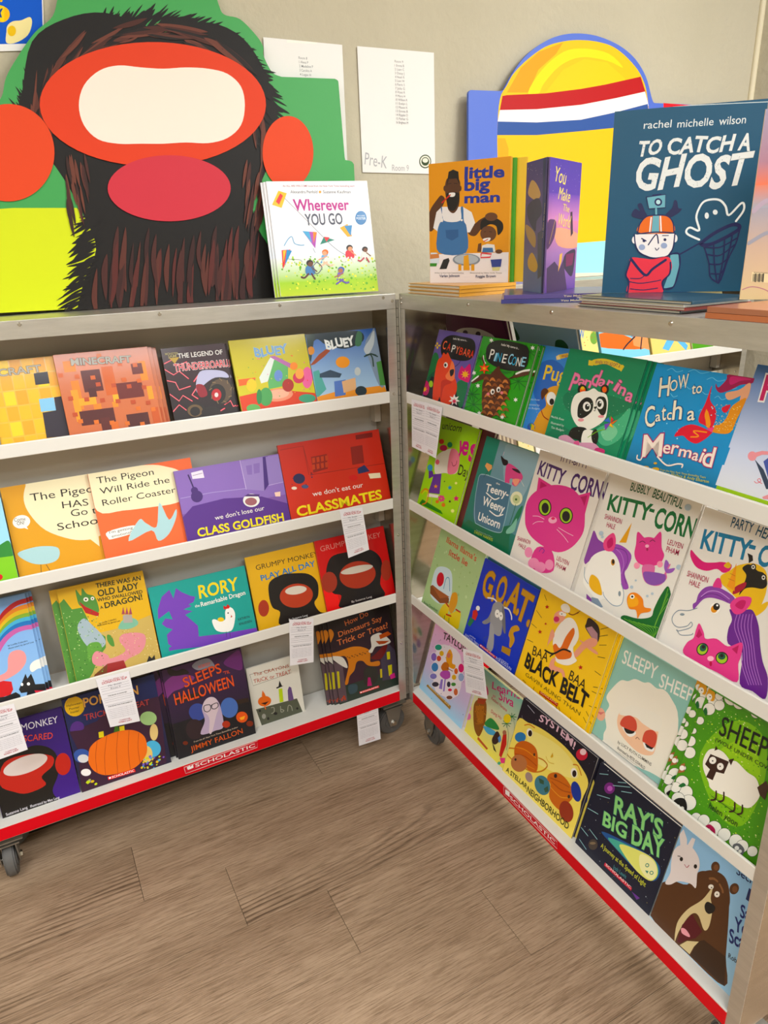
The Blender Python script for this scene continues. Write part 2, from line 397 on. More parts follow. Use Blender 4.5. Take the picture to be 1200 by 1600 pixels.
({'id': 'b4', 'O': [-0.3133, 0.025, 0.811], 'yaw': 0.0, 'lean': 0.3142, 'w': 0.2947, 'h': 0.187, 'v0': -0.028, 't': 0.009, 'col': 'c43c1c', 'label': 'red-orange picture book with classroom shelves and spilled things, yellow title', 'group': None, 'copies': (), 'spine': 'l', 'name': 'picture_book', 'cat': 'book', 'hard': True},[
('g','cc4420','b8381a',[0,-280,2947,1870]),
('s','8a2a14',0,15,[53,1742,685,1747,699,980]),
('s','8a2a14',0,15,[685,1747,753,971,3049,905]),
('p','8a2818',0,[845,1431,1301,1437,1251,1045,829,1011]),
('p','8a2818',0,[2016,1512,2374,1510,2337,1024,1979,1029]),
('p','b84a2c',0,[867,1396,952,1398,937,1268,856,1260]),
('p','b84a2c',0,[832,1222,917,1224,902,1094,821,1086]),
('p','b84a2c',0,[991,1397,1076,1399,1062,1269,981,1261]),
('p','b84a2c',0,[956,1222,1041,1224,1027,1094,946,1086]),
('p','b84a2c',0,[1116,1398,1202,1400,1187,1269,1106,1261]),
('p','b84a2c',0,[1081,1223,1167,1224,1152,1094,1071,1086]),
('p','b84a2c',0,[1242,1399,1328,1401,1314,1270,1232,1262]),
('p','b84a2c',0,[1207,1223,1293,1225,1278,1094,1196,1086]),
('p','7a2014',0,[2223,1805,2737,1811,2722,1676,2217,1687]),
('e','2c2850',[410,926,161,-28,-26,-132]),
('p','2c3460',0,[2101,900,2326,971,2456,773,2103,757]),
('p','e8dcc0',0,[2395,712,2755,677,2758,538,2427,569]),
('e','c83030',[1939,683,127,-22,-15,-74]),
('e','e8d8c8',[228,706,74,-14,-8,-40]),
('e','50587c',[530,693,97,-18,-10,-51]),
('d',['7a2014','2c2850'],14,41,[227,1115,873,1003,791,593,146,711],5),
('t','f2ece4',"we don't eat our",[695,398,2178,383],127,0.1,0,None,0,0),
('t','f0e020','CLASSMATES',[172,-40,2687,-32],245,1.8,0,None,0,0)]),
({'id': 'c1', 'O': [-1.0854, 0.025, 0.518], 'yaw': 0.0, 'lean': 0.3142, 'w': 0.1279, 'h': 0.2245, 'v0': -0.028, 't': 0.009, 'col': '8db8e4', 'label': 'pale blue book with a rainbow, a black dog and a red dress', 'group': None, 'copies': ((0.0065, 1), (0.013, 2)), 'spine': 'l', 'name': 'picture_book', 'cat': 'book', 'hard': True},[
('g','98bfe6','88aee0',[0,-280,1279,2245]),
('s','b8202c',1,108,[1392,2053,1264,2069,1054,2045,849,1940,691,1792,520,1566]),
('s','e09020',1,108,[1365,1915,1236,1932,1027,1908,822,1804,665,1657,493,1431]),
('s','e0c030',1,108,[1345,1814,1216,1831,1007,1807,802,1704,645,1557,473,1332]),
('s','8cb04a',1,108,[1325,1713,1196,1730,987,1707,782,1604,625,1457,454,1232]),
('s','5ab0d0',1,108,[1307,1622,1178,1639,969,1616,764,1514,607,1368,436,1143]),
('s','2878b8',1,108,[1289,1530,1160,1548,951,1526,747,1424,590,1278,418,1054]),
('s','c06aa8',1,108,[1268,1429,1140,1447,931,1426,727,1324,570,1178,399,954]),
('p','e8a0a0',1,[649,839,729,964,881,983,996,908,1021,751,954,600,778,461,502,375,323,388,342,487,576,564]),
('p','c82c34',0,[281,359,464,365,616,297,615,106,539,2,210,1]),
('p','1c1c20',0,[7,66,427,-5,655,30,731,-58,720,-205,-28,-111]),
('p','15151a',0,[728,71,821,213,932,393,949,270,1042,359,1067,223,1079,90,1297,39,1284,-126,1039,-113,991,-163,846,-138,883,-42,756,-24]),
('e','ffffff',[813,168,25,-8,-7,-36]),
('e','ffffff',[945,140,32,-10,-7,-36]),
('p','d84050',0,[1033,-47,1284,-126,1275,-170,1066,-165]),
('p','f0eee8',1,[1040,467,1082,583,1227,648,1488,614,1443,389,1223,434,1082,390]),
('t','203048','by Lucille Colandro',[705,1119,1123,1123],33,0.2,0,None,0,0),
('t','203048','Illustrated by Jared Lee',[706,1051,1243,1062],33,0.2,0,None,0,0)]),
({'id': 'c2', 'O': [-0.8903, 0.025, 0.518], 'yaw': 0.0, 'lean': 0.3142, 'w': 0.199, 'h': 0.216, 'v0': -0.028, 't': 0.009, 'col': 'd8b010', 'label': 'yellow book with a spiny green dragon, small castle and black capital title', 'group': None, 'copies': ((-0.0165, 1),), 'spine': 'l', 'name': 'picture_book', 'cat': 'book', 'hard': True},[
('g','dcb414','dcb414',[0,-280,1990,2160]),
('p','c8b070',0,[694,904,1072,892,1425,935,1970,1023,1989,-188,6,-170,377,355]),
('p','5c9048',0,[-91,1747,113,1908,237,1617,460,1604,593,1024,836,773,793,510,574,298,387,-13,180,-224,-56,-173,-87,492,-105,1215]),
('p','a8b8c0',1,[269,1158,448,1336,610,1110,765,839,802,599,529,494,337,777]),
('p','5c9048',1,[396,1800,408,2067,496,1888,552,2068,634,1898,787,1792,826,1463,749,1392,608,1520,429,1657]),
('p','b03030',0,[419,1772,542,1605,809,1376,772,1295,512,1454]),
('e','f4f0e0',[584,1775,55,-14,-10,-52]),
('e','f4f0e0',[731,1761,40,-10,-9,-43]),
('e','1c1c1c',[583,1771,20,-5,-4,-22]),
('e','1c1c1c',[730,1756,16,-4,-3,-17]),
('p','6ca050',1,[398,668,651,688,696,492,473,419,360,269]),
('p','5c9048',1,[885,806,977,734,994,499,914,521,859,675]),
('p','88b8a0',1,[1162,914,1324,1079,1575,1034,1632,879,1444,814,1235,848]),
('p','b0a8a0',0,[1321,1172,1388,1186,1531,1139,1514,948,1306,991]),
('p','a05060',0,[1302,1209,1372,1385,1378,1199]),
('p','a05060',0,[1384,1188,1454,1364,1460,1177]),
('p','a05060',0,[1466,1166,1536,1343,1542,1155]),
('p','d8949c',1,[1159,683,1340,726,1708,601,1702,344,1532,158,1258,97,979,-7,500,136,436,338,569,482,790,327,853,216,1212,297,1133,552]),
('p','9c3838',0,[747,109,1127,89,1165,-155,655,-140]),
('p','7a4a30',0,[418,-68,747,109,683,-172,353,-186]),
('p','2c2c2c',0,[1595,-190,1728,30,1778,-55,1859,16,1852,-196,1637,-203]),
('d',['3c6838','80b060','c8dca0'],160,31,[-20,1639,917,1393,590,-259,-340,27],7),
('d',['b89850','e0d0a0'],90,27,[991,914,2111,608,1968,-111,853,216],8),
('t','24301c','THERE WAS AN',[860,1992,1908,1938],108,1.3,0,None,0,0),
('t','24301c','OLD LADY',[866,1772,1825,1744],153,1.3,0,None,0,0),
('t','24301c','WHO SWALLOWED',[826,1654,1886,1607],81,1.2,0,None,0,0),
('t','24301c','A',[856,1464,923,1465],71,1.2,0,None,0,0),
('t','24301c','DRAGON!',[963,1455,1856,1456],136,1.3,0,None,0,0),
('t','403010','by Lucille Colandro',[755,1107,1160,1118],40,0.1,0,None,0,0),
('t','403010','Illustrated by Jared Lee',[705,1066,1232,1052],40,0.1,0,None,0,0)]),
({'id': 'c3', 'O': [-0.6874, 0.025, 0.518], 'yaw': 0.0, 'lean': 0.3142, 'w': 0.2504, 'h': 0.1695, 'v0': -0.028, 't': 0.009, 'col': '1fa39c', 'label': 'teal landscape book with a purple dragon shadow and a white hen', 'group': None, 'copies': (), 'spine': 'l', 'name': 'picture_book', 'cat': 'book', 'hard': True},[
('g','1fa098','1fa098',[0,-280,2504,1695]),
('p','7a4cb4',0,[206,97,962,173,1564,78,2527,-12,2489,-203,1230,-147,368,-7,188,7]),
('p','7a4cb4',0,[129,1115,285,1406,501,1532,557,1289,666,1538,786,1399,980,1254,1096,1201,1024,1075,893,1050,959,985,744,955,956,851,761,806,1016,448,975,120,774,-65,368,-7,203,194,218,428,383,525,241,612,151,731,264,843,432,774,386,1001,88,866]),
('t','f0d838','RORY',[1190,1129,2235,1111],326,1.3,0.05,None,0,0),
('t','f4f0ea','the',[1036,927,1158,924],66,0.4,0,None,0,0),
('t','f4f0ea','Remarkable Dragon',[1193,910,2384,935],115,0.8,0,None,0,0),
('p','f6f4f0',1,[1396,492,1478,494,1583,417,1730,427,1772,637,1885,716,1991,629,2000,429,1864,119,1665,100,1465,189,1400,344]),
('p','c83028',0,[1744,693,1754,789,1819,748,1863,800,1919,737,1889,685]),
('e','1c1c1c',[1837,571,19,-5,-4,-19]),
('e','e8c838',[1619,452,83,-22,-11,-56]),
('p','c0502c',0,[1902,504,1930,447,1878,432]),
('s','404048',1,10,[1691,107,1675,-46]),
('s','404048',1,10,[1781,92,1769,-63]),
('t','1e3a44','KATHRYN',[2059,304,2372,300],63,0.6,0,None,0,0),
('t','1e3a44','KNUDSEN',[2063,174,2411,169],64,0.6,0,None,0,0)]),
({'id': 'c4', 'O': [-0.4294, 0.0366, 0.518], 'yaw': 0.0, 'lean': 0.3142, 'w': 0.2095, 'h': 0.1844, 'v0': -0.028, 't': 0.009, 'col': 'e0b414', 'label': 'yellow book with a dark furry shape and blue capital lettering', 'group': None, 'copies': (), 'spine': 'l', 'name': 'picture_book', 'cat': 'book', 'hard': True},[
('g','e2b616','e2b616',[0,-280,2095,1844]),
('p','1a1412',1,[450,694,541,1047,909,1168,1251,1129,1670,1008,1883,721,1831,346,1682,168,1805,-123,2065,-200,1781,-246,637,-196,668,176,488,350]),
('e','a8402c',[241,393,145,-38,-44,-222]),
('e','b84c34',[1213,502,475,-54,-17,-333]),
('e','e0d8cc',[1226,652,310,-34,-6,-116]),
('t','3c3018','GRUMPY MONKEY',[242,1452,2050,1439],132,0.0,0,None,0,0),
('t','2a80b8','PLAY ALL DAY',[325,1133,1923,1193],149,1.3,0,None,0,3),
('t','f0f0f0','By Suzanne Lang',[869,-123,1420,-133],54,0.1,0,None,0,0)]),
({'id': 'c5', 'O': [-0.2319, 0.025, 0.518], 'yaw': 0.0, 'lean': 0.3142, 'w': 0.2174, 'h': 0.1903, 'v0': -0.028, 't': 0.009, 'col': 'b81418', 'label': 'red book with a dark furry shape, next to the right end panel', 'group': None, 'copies': (), 'spine': 'l', 'name': 'picture_book', 'cat': 'book', 'hard': True},[
('g','c81a1c','c81a1c',[0,-280,2174,1903]),
('p','e81c18',0,[-116,386,218,691,349,659,429,-99,148,-113,-9,-124]),
('p','181214',1,[281,1236,498,1402,1009,1396,1569,1337,1860,1094,1918,769,1745,275,1817,-101,1127,-148,384,-88,495,232,247,381,163,877]),
('e','a04030',[218,691,228,-56,-58,-288]),
('e','a04030',[2010,614,161,-38,-60,-299]),
('e','a8402c',[1105,695,561,-41,-3,-389]),
('e','d0c8bc',[1112,847,504,-19,3,-104]),
('t','d89088','GRUMPY MONKEY',[133,1587,2037,1607],146,0.0,0,None,0,0),
('t','e8e0dc','By Suzanne Lang',[767,-47,1411,-52],56,0.1,0,None,0,0)]),
({'id': 'd1', 'O': [-1.1146, 0.0291, 0.187], 'yaw': 0.0, 'lean': 0.2182, 'w': 0.1777, 'h': 0.2323, 'v0': 0, 't': 0.009, 'col': '3c1878', 'label': 'purple book with a dark shape, thin white and orange capital lettering, bottom tray', 'group': None, 'copies': (), 'spine': 'l', 'name': 'picture_book', 'cat': 'book', 'hard': True},[
('g','431c84','301264',[0,0,1777,2323]),
('p','14100f',1,[-100,1597,260,1609,705,1554,1019,1569,1302,1410,1439,1134,1380,664,1177,286,1285,13,1642,4,-5,-6,-356,49,-121,618]),
('e','b8342c',[1533,871,170,-64,-55,-284]),
('p','b8342c',1,[109,859,303,1373,829,1398,1320,1178,1302,921,1010,731,1057,486,635,426,356,575]),
('e','d8ccc8',[734,1155,492,26,20,-218]),
('t','e4e0e8','GRUMPY MONKEY',[-32,2077,1634,1965],171,0.0,0,None,0,0),
('t','d8583c',"OH,NO! I'M SCARED",[-148,1940,1436,1605],157,0.2,0,None,0,0),
('t','e4e0e8','Suzanne Lang',[79,34,559,42],73,0.1,0,None,0,0),
('t','e4e0e8','Illustrated by Max Lang',[621,39,1286,20],67,0.3,0,None,0,0)]),
({'id': 'd2', 'O': [-0.9334, 0.025, 0.187], 'yaw': 0.0, 'lean': 0.2182, 'w': 0.2247, 'h': 0.2516, 'v0': 0, 't': 0.009, 'col': '1c2148', 'label': 'dark blue sticker book with a plain orange pumpkin and a yellow round badge', 'group': None, 'copies': (), 'spine': 'l', 'name': 'picture_book', 'cat': 'book', 'hard': True},[
('g','241c38','1a2a60',[0,0,2247,2516]),
('p','3c1c38',0,[117,1168,17,1658,688,1726,932,1948,2278,1887,2118,32,694,-18,-8,7]),
('e','e0b820',[259,2272,221,-74,-49,-253]),
('t','2a2410','Halloween',[85,2308,433,2290],58,0.4,0,None,0,0),
('t','2a2410','Poster',[125,2213,366,2199],55,0.4,0,None,0,0),
('t','2a2410','Inside!',[139,2119,332,2106],55,0.4,0,None,0,0),
('t','d8a868','POKéMON',[464,2181,1787,2106],231,1.2,0,('1a1838',1.4),0,0),
('t','b04a48','TRICK OR TREAT',[411,1837,2001,1744],150,0.6,0,None,0,0),
('p','54307c',1,[39,1688,119,1848,254,1876,364,1763,336,1621,145,1651]),
('e','3c5aa0',[175,956,186,-69,-34,-179]),
('e','d8d8dc',[192,873,124,-46,-21,-107]),
('e','f4f0f0',[185,492,112,-43,-18,-93]),
('e','a8c890',[1900,1386,202,-69,-34,-185]),
('e','60b4d8',[1849,534,203,-74,-41,-224]),
('e','e8c880',[1687,434,134,-50,-42,-224]),
('e','e0c890',[1965,969,101,-36,-41,-223]),
('d',['c8d850','e0c040','8060c0','50a0d0'],40,71,[1547,446,2085,247,2022,-93,1485,112],2),
('d',['c8d850','e0c040','8060c0'],6,99,[181,300,399,215,371,70,153,156],4),
('p','e8d850',0,[665,1429,784,1418,768,1262,649,1274]),
('p','e8d850',0,[1169,1406,1291,1394,1275,1236,1154,1248]),
('p','e47c14',1,[336,935,402,1102,592,1225,943,1292,1282,1269,1539,1159,1710,941,1729,657,1647,409,1360,199,1006,176,609,251,378,456,295,720]),
('s','b85a10',1,15,[589,1207,480,814,434,396]),
('s','b85a10',1,15,[837,1272,691,774,609,251]),
('s','b85a10',1,15,[1110,1272,976,746,906,195]),
('s','b85a10',1,15,[1377,1224,1264,713,1215,175]),
('s','b85a10',1,15,[1595,1080,1505,690,1480,273]),
('p','508030',0,[1014,1306,1067,1441,1140,1431,1154,1287]),
('p','d8122a',0,[654,96,1329,72,1322,166,648,188]),
('t','ffffff','SCHOLASTIC',[746,111,1300,92],57,0.4,0,None,0,0),
('p','ffffff',0,[673,118,726,116,723,163,669,165])]),
({'id': 'd3', 'O': [-0.6884, 0.025, 0.187], 'yaw': 0.0, 'lean': 0.2182, 'w': 0.2157, 'h': 0.255, 'v0': 0, 't': 0.009, 'col': '221a2c', 'label': 'dark purple book with a white ghost in glasses and orange title lettering', 'group': None, 'copies': ((-0.0045, 1), (-0.0245, 2)), 'spine': 'l', 'name': 'picture_book', 'cat': 'book', 'hard': True},[
('g','16161f','16161f',[0,0,2157,1020]),
('g','2a1c38','401f4c',[0,1020,2157,2550]),
('p','7c3c7c',1,[-59,2094,185,2301,487,2289,801,2108,459,1927,186,1892,-70,1730]),
('p','6a3070',1,[1621,2271,1939,2470,2121,2458,2096,1957,1862,2029]),
('p','22161c',1,[163,2592,360,2430,551,2432,675,2271,335,2295,164,2389]),
('p','302018',0,[194,1725,915,1656,887,1497,201,1558]),
('p','302018',0,[1546,1153,2113,1095,2111,966,1525,1032]),
('p','8c8c98',1,[784,2443,996,2543,1264,2504,1372,2222,1102,2263,910,2281]),
('e','3c4c90',[705,1139,223,-76,-43,-238]),
('e','5070b0',[1556,979,232,-78,-50,-283]),
('e','302028',[546,689,222,-78,-50,-278]),
('p','b8a8c0',1,[672,517,848,837,830,1180,947,1394,1115,1444,1255,1334,1326,1056,1310,506,1061,465,859,451]),
('p','d0c0c8',1,[849,1174,970,1407,1132,1430,1254,1326,1269,1075,1177,894,978,451,903,478,974,878]),
('s','221c2c',1,21,[882,1205,923,1255,1057,1231,1055,1105,967,1058,889,1110,882,1205]),
('s','221c2c',1,21,[1106,1215,1256,1224,1265,1119,1169,1075,1096,1116,1106,1215]),
('s','221c2c',1,21,[1070,1193,1110,1192]),
('e','d8641c',[1852,598,157,-54,-27,-156]),
('p','f0b050',0,[1778,602,1945,610,1896,518,1806,523]),
('e','a83c20',[1390,542,108,-37,-17,-97]),
('e','7c3018',[2032,340,95,-33,-14,-82]),
('e','6c2c18',[240,397,66,-24,-10,-55]),
('t','d86444','NOBODY',[948,2319,1272,2327],81,0.5,0,None,0,0),
('t','d8603c','SLEEPS',[503,1913,1540,2036],270,0.7,0,('3c1420',0.8),0,0),
('t','d8603c',"'TIL",[1565,1952,1746,1947],83,0.5,0,None,0,0),
('t','d8603c','HALLOWEEN',[185,1514,1799,1548],313,0.7,0,('3c1420',0.8),0,0),
('t','d0c0b0','From the #1 New York Times Bestselling Author',[462,329,1691,338],42,0.1,0,None,0,0),
('t','cc6438','JIMMY FALLON',[343,105,1801,138],144,0.3,0,None,0,0)]),
({'id': 'd4', 'O': [-0.466, 0.05, 0.187], 'yaw': 0.0, 'lean': 0.1571, 'w': 0.1521, 'h': 0.1811, 'v0': 0, 't': 0.006, 'col': 'd8d6cc', 'label': 'small white book with a pumpkin and a witch shape on a dark grey base', 'group': None, 'copies': (), 'spine': 'l', 'name': 'picture_book', 'cat': 'book', 'hard': True},[
('g','dddbd2','dddbd2',[0,0,1521,1811]),
('p','5a5e50',0,[96,540,1334,469,1481,-154,216,-168]),
('s','4a3c30',0,9,[81,1625,1242,1527,1275,1299,126,1265,81,1625]),
('t','a8583c','The CRAYONS',[177,1541,1236,1484],97,0.4,0,None,0,3),
('t','b0503c','TRICK or TREAT',[153,1327,1264,1285],115,0.4,0,None,0,3),
('e','d87428',[378,701,192,-29,3,-162]),
('p','d87428',0,[319,879,365,1043,413,937,438,816]),
('s','d87428',1,27,[358,572,371,454]),
('p','3c1c10',0,[266,671,501,659,382,586]),
('p','bcd030',0,[834,934,946,920,920,503,807,514]),
('p','18181c',0,[769,1000,845,1012,897,1185,948,996,999,980,785,959]),
('p','6c5484',0,[1092,803,1152,911,1211,855,1234,457,1066,468]),
('e','9c9c94',[289,255,58,-20,-12,-78]),
('e','202020',[633,226,58,-20,-6,-44]),
('e','202020',[402,146,33,-12,-7,-44]),
('e','202020',[199,459,33,-11,-5,-34]),
('e','202020',[1299,157,34,-12,-5,-35]),
('s','a8a89c',1,18,[534,443,617,415,597,284,516,267]),
('s','a8a89c',1,18,[811,394,806,212,897,226,819,299]),
('s','a8a89c',1,18,[1000,168,1047,336,1128,285,1143,141]),
('t','8c9488','Drew Daywalt',[226,-98,734,-133],64,0.0,0,None,0,0),
('t','8c9488','Oliver Jeffers',[777,-139,1348,-70],64,0.0,0,None,0,0)]),
({'id': 'd5', 'O': [-0.2117, 0.025, 0.187], 'yaw': 0.0, 'lean': 0.2182, 'w': 0.2041, 'h': 0.2601, 'v0': 0, 't': 0.0045, 'col': '2c1c24', 'label': 'dark book with a long orange dinosaur striding past a haunted house', 'group': None, 'copies': ((-0.014, 1), (-0.022, 2), (-0.034, 3)), 'spine': 'l', 'name': 'picture_book', 'cat': 'book', 'hard': True},[
('g','2e3c34','2e3c34',[0,0,2041,520]),
('g','3c2434','140c12',[0,520,2041,2601]),
('p','5c4c54',0,[-72,1405,268,1154,246,39,17,59,-59,1254]),
('p','484050',0,[1544,1259,1849,1397,2066,1067,2004,238,1477,288]),
('p','b8b030',0,[58,1034,130,1011,88,504,19,507]),
('p','c8c038',0,[1749,1141,1858,1129,1833,887,1734,906]),
('p','c8c038',0,[1725,710,1867,704,1825,371,1714,367]),
('p','c0b034',0,[1447,680,1518,666,1486,400,1421,401]),
('p','6a1c1c',1,[1374,1196,1727,1395,1794,1300,1544,993,1198,1097]),
('p','c07c1c',1,[-22,2302,79,2346,147,2182,41,1994,-77,1846,3,1639,344,1631,653,1633,951,1546,1199,1360,1185,1139,1182,989,1456,944,1433,799,1089,904,922,1105,729,1126,615,899,438,766,346,552,254,581,381,896,458,1134,386,1415,53,1478,-146,1647,-108,2000]),
('p','d0ccc4',1,[22,1524,307,1402,415,1109,367,1050,133,1269,-56,1510]),
('p','d0ccc4',1,[1156,1336,1273,1452,1298,1744,1468,1809,1663,1772,1936,1430,1644,1381,1407,1413,1264,1266]),
('p','b05820',0,[1578,1740,1886,1774,1992,1661,1844,1627,1597,1603]),
('p','a04c20',0,[1435,1593,1901,1466,1731,1424,1533,1451]),
('e','2a1c14',[457,1375,22,1,2,-11]),
('e','2a1c14',[510,1341,22,1,2,-11]),
('e','2a1c14',[533,1316,22,1,2,-11]),
('e','2a1c14',[599,1366,22,1,2,-11]),
('e','2a1c14',[622,1341,22,1,2,-11]),
('e','2a1c14',[675,1306,22,1,2,-11]),
('e','2a1c14',[712,1366,22,1,2,-11]),
('e','2a1c14',[765,1332,22,1,2,-11]),
('e','2a1c14',[788,1306,22,1,2,-11]),
('e','2a1c14',[855,1357,22,1,2,-11]),
('e','2a1c14',[879,1332,22,1,2,-11]),
('e','2a1c14',[932,1297,22,1,2,-11]),
('e','2a1c14',[969,1357,22,1,2,-11]),
('e','2a1c14',[1023,1322,22,1,2,-11]),
('e','2a1c14',[1047,1297,22,1,2,-11]),
('e','2a1c14',[1114,1348,23,1,2,-11]),
('p','30302c',1,[909,770,1083,868,1345,749,1339,446,1152,276,885,361]),
('p','a82c68',0,[1014,548,1090,525,1108,252,953,283]),
('p','c84088',0,[1739,398,1907,423,1924,263,1758,257]),
('p','3c5058',1,[356,493,622,445,588,229,354,230]),
('t','c87850','How Do',[549,2318,1326,2437],160,0.5,0,None,0,0),
('t','c87850','Dinosaurs Say',[287,2040,1756,2171],161,0.5,0,None,0,0),
('t','c87850','Trick or Treat?',[209,1791,1916,1890],177,0.5,0,None,0,0),
('d',['a84830','c86048'],24,74,[-529,444,195,207,166,28,-557,268],4),
('p','d8122a',0,[682,123,1338,121,1325,191,670,192]),
('t','ffffff','SCHOLASTIC',[770,137,1308,135],42,0.4,0,None,0,0),
('p','ffffff',0,[698,140,750,140,744,175,692,175])]),
({'id': 'e1', 'O': [0.0373, -0.0676, 1.107], 'yaw': -1.5708, 'lean': 0.3142, 'w': 0.1823, 'h': 0.1622, 'v0': -0.028, 't': 0.009, 'col': '6450a4', 'label': 'purple book with an orange capybara under a black speech shape', 'group': None, 'copies': ((-0.01, 1),), 'spine': 'l', 'name': 'picture_book', 'cat': 'book', 'hard': True},[
('p','1f5c44',0,[44,-100,-113,805,90,1025,264,980,423,613,359,345]),
('p','1c1a22',0,[44,-100,184,450,667,454,1622,345,1755,518,1836,-110]),
('p','2c7848',1,[4,950,213,1023,381,736,68,434,41,232]),
('p','2c7850',1,[1350,458,1742,547,1852,199,1809,-53,1632,-23]),
('p','2c7850',1,[1546,334,1719,482,1848,320]),
('p','0e0e12',1,[391,1027,261,1237,322,1418,617,1530,1063,1533,1501,1513,1692,1383,1735,1178,1615,1044,1324,979,882,973,574,1015]),
('s','0e0e12',1,15,[1259,1002,1222,905,1099,812]),
('p','e0562a',1,[507,-89,328,470,294,855,420,966,454,1081,587,1049,648,1103,821,981,1012,879,1134,739,1177,589,1311,484,1419,314,1398,124,1318,-62,1114,-113,897,-87,785,23,745,-81]),
('p','f08c60',1,[903,928,1066,823,1205,531,1014,456,803,537,894,707]),
('p','241c1e',1,[940,707,1086,745,1114,627,1029,568,956,637]),
('e','f4f0e8',[693,801,88,11,31,-66]),
('e','1c1414',[677,799,49,6,17,-36]),
('p','c8441e',1,[695,394,892,470,1141,428,862,291,867,36,841,-32,754,210]),
('p','d41c78',1,[1353,860,1508,819,1686,947,1840,561,1528,546,1333,611]),
('p','f4c040',0,[1545,796,1604,739,1687,783,1659,721,1773,718,1676,686,1754,638,1644,655,1642,590,1582,646,1499,602,1527,665,1411,668,1511,700,1430,749,1543,731]),
('e','c81c70',[56,135,175,27,90,-185]),
('p','f4c040',0,[-27,175,23,133,93,168,71,119,165,119,85,91,148,55,56,65,52,15,2,56,-69,21,-46,70,-142,71,-60,99,-125,135,-31,125]),
('p','f4f0ec',0,[1369,185,1454,117,1577,165,1535,84,1674,61,1539,27,1590,-50,1462,-12,1386,-86,1362,-3,1212,-18,1314,47,1205,104,1355,101]),
('p','d82c5c',0,[1413,92,1456,52,1521,82,1493,38,1572,28,1494,12,1528,-30,1459,-6,1421,-49,1414,-2,1332,-14,1392,20,1328,49,1411,45]),
('e','e8c850',[195,1230,62,6,10,-21]),
('e','e8c850',[129,1173,16,-34,-39,-4]),
('e','e8c850',[15,1211,-64,-7,-10,21]),
('e','e8c850',[82,1269,-16,34,39,4]),
('e','a8c83c',[262,265,92,14,39,-79]),
('t','f0ece8','hello! My name is...',[720,1434,1323,1442],45,0.6,0,None,0,0),
('t','f08060','C',[354,1166,507,1167],200,0.5,0,None,0,0),
('t','e05030','A',[564,1157,714,1157],173,0.5,0,None,0,0),
('t','f0f0ec','P',[778,1133,925,1134],171,0.5,0,None,0,0),
('t','f09070','Y',[953,1121,1098,1122],170,0.5,0,None,0,0),
('t','e05030','B',[1126,1110,1268,1110],168,0.5,0,None,0,0),
('t','f08060','A',[1289,1113,1429,1113],161,0.5,0,None,0,0),
('t','e86848','R',[1460,1093,1597,1094],172,0.5,0,None,0,0),
('t','e05030','A',[1591,1096,1727,1097],164,0.5,0,None,0,0)]),
({'id': 'e2', 'O': [0.0352, -0.2594, 1.107], 'yaw': -1.5708, 'lean': 0.3142, 'w': 0.1921, 'h': 0.163, 'v0': -0.028, 't': 0.009, 'col': '3a9a30', 'label': 'green book with a smiling pine cone on a snowy branch', 'group': None, 'copies': ((0.006, 1),), 'spine': 'l', 'name': 'picture_book', 'cat': 'book', 'hard': True},[
('g','3f9e34','3f9e34',[0,-280,1921,1630]),
('p','6858a8',0,[-69,1630,-3,1628,27,-103,-26,-103]),
('s','1f6a2c',0,17,[330,88,701,153]),
('s','1f6a2c',0,17,[330,88,680,-3]),
('s','1f6a2c',0,17,[330,88,495,-118]),
('s','1f6a2c',0,17,[330,88,227,-139]),
('s','1f6a2c',0,17,[330,88,1,-52]),
('s','1f6a2c',0,17,[330,88,-69,104]),
('s','1f6a2c',0,17,[330,88,51,250]),
('s','1f6a2c',0,17,[330,88,300,317]),
('s','1f6a2c',0,17,[330,88,556,276]),
('s','1f6a2c',0,16,[1647,815,1926,856]),
('s','1f6a2c',0,16,[1647,815,1912,732]),
('s','1f6a2c',0,16,[1647,815,1774,645]),
('s','1f6a2c',0,16,[1647,815,1572,637]),
('s','1f6a2c',0,16,[1647,815,1402,714]),
('s','1f6a2c',0,16,[1647,815,1347,840]),
('s','1f6a2c',0,16,[1647,815,1435,953]),
('s','1f6a2c',0,16,[1647,815,1621,1000]),
('s','1f6a2c',0,16,[1647,815,1814,960]),
('s','1f6a2c',0,17,[104,1124,387,1158]),
('s','1f6a2c',0,17,[104,1124,370,1043]),
('s','1f6a2c',0,17,[104,1124,228,965]),
('s','1f6a2c',0,17,[104,1124,25,961]),
('s','1f6a2c',0,17,[104,1124,-144,1035]),
('s','1f6a2c',0,17,[104,1124,-197,1152]),
('s','1f6a2c',0,17,[104,1124,-107,1255]),
('s','1f6a2c',0,17,[104,1124,81,1295]),
('s','1f6a2c',0,17,[104,1124,276,1255]),
('s','1f6a2c',0,15,[1746,1452,1982,1478]),
('s','1f6a2c',0,15,[1746,1452,1970,1374]),
('s','1f6a2c',0,15,[1746,1452,1853,1306]),
('s','1f6a2c',0,15,[1746,1452,1684,1306]),
('s','1f6a2c',0,15,[1746,1452,1541,1375]),
('s','1f6a2c',0,15,[1746,1452,1495,1482]),
('s','1f6a2c',0,15,[1746,1452,1569,1574]),
('s','1f6a2c',0,15,[1746,1452,1724,1608]),
('s','1f6a2c',0,15,[1746,1452,1887,1568]),
('s','1f6a2c',0,16,[1394,-10,1644,38]),
('s','1f6a2c',0,16,[1394,-10,1631,-73]),
('s','1f6a2c',0,16,[1394,-10,1506,-156]),
('s','1f6a2c',0,16,[1394,-10,1327,-171]),
('s','1f6a2c',0,16,[1394,-10,1176,-109]),
('s','1f6a2c',0,16,[1394,-10,1127,0]),
('s','1f6a2c',0,16,[1394,-10,1206,104]),
('s','1f6a2c',0,16,[1394,-10,1371,153]),
('s','1f6a2c',0,16,[1394,-10,1544,126]),
('s','1f6a2c',0,17,[179,302,463,348]),
